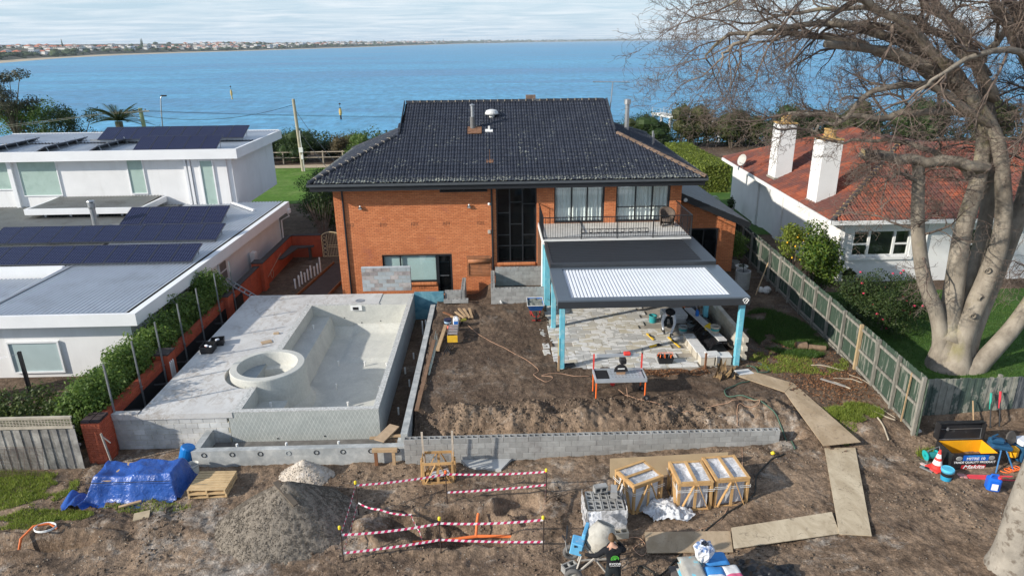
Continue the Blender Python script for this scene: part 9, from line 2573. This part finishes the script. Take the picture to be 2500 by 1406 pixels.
bb = blobs_of(-44.8, 76, 0, 2.8, 2.0, 6.4, 22, 1.25); tree_obj('broad_tree', -45.2, 76, 5, 'dark rounded tree left of the palm', bb, 8500, .2, M_LEAF2)
bb = blobs_of(-41.5, 82, -1, 4.0, 2.0, 3.4, 16, 1.2); tree_obj('broad_tree', -42.5, 82, 3, 'low dark tree behind the palm', bb, 5000, .24, M_LEAF2)
M_POLE = mat('pole_timber', (.40, .36, .27), .9, .15, 3, (.32, .30, .22), 2)
t = thing('utility_pole', (-20.9, 75, -1.4), 'timber power pole with white meter boxes standing on the lawn', 'pole')
q = MB(); q.tube([(-20.9, 75, gb(-20.9, 75) - .3), (-21.1, 75, 6.45)], [.2, .15], 10); q.obj('shaft', M_POLE, t)
q = MB(); q.rbox((-20.85, 74.75, 1.15), (.42, .2, .5)); q.rbox((-20.8, 74.76, .4), (.22, .16, .45)); q.obj('meter_box', M_WHITE, t)
q = MB(); q.tube([(-20.72, 74.85, -1.2), (-20.8, 74.85, 3.2)], .035, 6); q.obj('conduit', M_WHITE, t)
t = thing('utility_pole', (-37.2, 75, -1.4), 'greenish power pole with timber crossarm behind the white house', 'pole')
q = MB(); q.tube([(-37.0, 75, -1.5), (-37.2, 75, 5.75)], [.24, .2], 10); q.obj('shaft', mat('green_pole', (.28, .33, .20), .9, .15, 3), t)
q = MB(); q.bar((-39.9, 74.8, 5.25), (-36.2, 74.8, 5.45), .12, .14); q.obj('crossarm', M_TREL, t)
q = MB(); q.bar((-38.2, 74.85, 5.25), (-37.3, 74.85, 4.4), .05, .05); q.obj('brace', M_GALV, t)
for i in range(6):
 x = -39.7 + i * .62; q = MB(); q.lathe((x, 74.8, 5.36 + .033 * i), [(.04, 0), (.06, .06), (.06, .14), (.02, .18)], 8); q.obj('insulator', mat('insulator', (.18, .12, .09), .4), t)
t = thing('street_lamp', (-35.8, 75.5, -1.4), 'slim grey street lamp right of the crossarm pole', 'street lamp')
q = MB(); q.tube([(-35.9, 75.5, -1.5), (-35.3, 75.5, 5.2), (-35.1, 75.5, 6.7), (-34.95, 75.5, 6.9)], [.07, .06, .05, .04], 8); q.obj('column', M_GALV, t)
q = MB(); q.rbox((-34.75, 75.5, 6.92), (.62, .26, .16), bev=.05); q.obj('lamp_head', M_CHAR, t)
def wire(a, b, sag, r, label, m=None):
 a, b = Vector(a), Vector(b); q = MB(); q.tube([a.lerp(b, f) + Vector((0, 0, -sag * 4 * f * (1 - f))) for f in LS(0, 1, 18)], r, 4); q.obj('overhead_wire', m or M_CHAR, None, label, 'wire', 'overhead wires')
wire((-36.9, 75, 4.95), (-21.0, 75, 5.9), .9, .03, 'thick black service wire sagging between the two poles')
for i in range(3): wire((-38.0 + i * .6, 74.8, 5.5), (40, 78, 4.1 + .15 * i), .8, .012, ['lowest thin power wire crossing in front of the bay', 'middle thin power wire crossing in front of the bay', 'upper thin power wire crossing in front of the bay'][i])
wire((-20.95, 75, 5.2), (-14.0, 62, 1.5), .3, .022, 'black wire dropping steeply from the pole, upper one')
wire((-20.95, 75, 3.4), (-14.5, 62, .6), .3, .022, 'black wire dropping steeply from the pole, lower one')
for i in range(2): wire((-39.6 + .5 * i, 74.8, 5.45), (-70, 58, 4.2 - .5 * i), .5, .035, ['upper bundled cable running left from the crossarm', 'lower bundled cable running left from the crossarm'][i], mat('pale_cable', (.45, .40, .28), .6))
t = thing('post_and_rail_fence', (-20, 80.2, -1.2), 'weathered timber post and rail fence along the foreshore path', 'fence')
M_RAILW = mat('rail_grey', (.42, .36, .28), .9, .15, 3)
for i in range(16):
 x = -36 + i * 2.3
 q = MB(); q.tube([(x, 80.2, gb(x, 80.2) - .1), (x, 80.2, .25)], .09, 8); q.obj('post', M_RAILW, t)
for z in (.12, -.5):
 q = MB(); q.tube([(-36, 80.15, z), (-1.5, 80.15, z)], .06, 7); q.obj('rail', M_RAILW, t)
# grass, weeds, leaf litter
def grass(name, cx, cy, rx, ry, n, h, m, label, seed, dens=.0, zf=ground_h):
 a = nrg.random(n) * 2 * np.pi; r = np.sqrt(nrg.random(n))
 x, y = cx + rx * r * np.cos(a), cy + ry * r * np.sin(a)
 k = (fbm(x * 1.3, y * 1.3, 3, seed) > dens - .5 * (1 - r)) & ((x < 13.4 + (y - 18.85) * .045) | (y < 18.8))
 x, y = x[k], y[k]; n = len(x)
 z = zf(x, y)
 hh = h * (.4 + .9 * nrg.random(n)); th = nrg.random(n) * 2 * np.pi; ln = nrg.normal(size=(n, 2)) * .45 * hh[:, None]
 w = .007 + .009 * nrg.random(n)
 V = np.stack([np.stack([x - w * np.cos(th), y - w * np.sin(th), z - .01], -1), np.stack([x + w * np.cos(th), y + w * np.sin(th), z - .01], -1), np.stack([x + ln[:, 0], y + ln[:, 1], z + hh], -1)], 1).reshape(-1, 3)
 return mob(name, np_mesh(name, V, np.arange(3 * n).reshape(n, 3), m), None, None, label, None, None, 'stuff')
M_GR1 = leaf_mat('weed_grass', (.13, .20, .025), (.38, .43, .09), .35)
M_GR2 = leaf_mat('shade_grass', (.04, .10, .02), (.11, .19, .04), .3)
grass('grass', -16.0, 18.1, 2.9, 1.1, 22000, .10, M_GR1, 'bright weedy grass along the foot of the trellis fence', 201, .05)
grass('grass', -13.9, 16.7, 2.2, .5, 8000, .08, M_GR1, 'thin weeds spreading over soil at the lower left', 203, .2)
grass('grass', -10.6, 17.1, 1.6, .3, 1200, .08, M_GR1, 'weeds at the foot of the tarpaulin', 205, .15)
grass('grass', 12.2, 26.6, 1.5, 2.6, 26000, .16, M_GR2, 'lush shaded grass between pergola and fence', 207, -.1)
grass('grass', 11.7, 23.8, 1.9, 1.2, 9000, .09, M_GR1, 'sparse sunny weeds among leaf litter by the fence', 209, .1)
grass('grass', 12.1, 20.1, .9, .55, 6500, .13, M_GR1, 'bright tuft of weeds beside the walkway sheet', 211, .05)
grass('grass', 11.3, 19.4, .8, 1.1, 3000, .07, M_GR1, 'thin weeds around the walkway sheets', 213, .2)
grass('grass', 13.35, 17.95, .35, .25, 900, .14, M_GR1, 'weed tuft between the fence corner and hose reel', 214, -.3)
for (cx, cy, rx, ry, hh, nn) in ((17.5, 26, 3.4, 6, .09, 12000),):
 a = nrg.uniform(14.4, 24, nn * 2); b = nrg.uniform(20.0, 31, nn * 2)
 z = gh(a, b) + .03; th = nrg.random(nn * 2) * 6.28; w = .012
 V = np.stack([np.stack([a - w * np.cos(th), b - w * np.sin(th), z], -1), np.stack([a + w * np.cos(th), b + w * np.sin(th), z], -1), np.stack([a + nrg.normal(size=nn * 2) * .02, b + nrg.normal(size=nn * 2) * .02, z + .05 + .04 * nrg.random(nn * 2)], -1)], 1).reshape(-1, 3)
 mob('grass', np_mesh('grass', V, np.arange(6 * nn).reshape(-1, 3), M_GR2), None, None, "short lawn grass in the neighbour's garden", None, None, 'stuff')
n = 5200
x = np.concatenate([nrg.normal(12.2, .8, n // 2), nrg.uniform(4.2, 8.0, n // 4), nrg.normal(11.6, 1.0, n // 4)]); y = np.concatenate([nrg.normal(22.0, .8, n // 2), nrg.uniform(23.05, 23.55, n // 4), nrg.normal(24.0, .8, n // 4)])
k = x < 13.3 + (y - 18.85) * .04; x, y = x[k], y[k]
P = np.stack([x, y, ground_h(x, y) + .012], -1); D = np.zeros_like(P); D[:, 2] = 2
leaves('leaf_litter', P, D, .07, leaf_mat('dead_leaf', (.16, .06, .025), (.38, .20, .10), .1), None, label='brown dead leaves scattered by the fence and terrace edge', kind='stuff')
# sea air between the camera and the far shore
hz_m = NT('sea_haze')
hz_m.t.nodes.remove(hz_m.b)
pv_ = hz_m.n('VolumePrincipled')
pv_.inputs['Color'].default_value = (.80, .90, 1.0, 1)
pv_.inputs['Density'].default_value = 6.0e-5
pv_.inputs['Anisotropy'].default_value = .0
hz_m.l(pv_.outputs[0], hz_m.out.inputs['Volume'])
q = MB(); q.box(-46500, 52500, -200, 60500, -16, 44)
q.obj('haze', hz_m.m, None, 'thin pale sea haze over the bay', None, None, 'stuff')
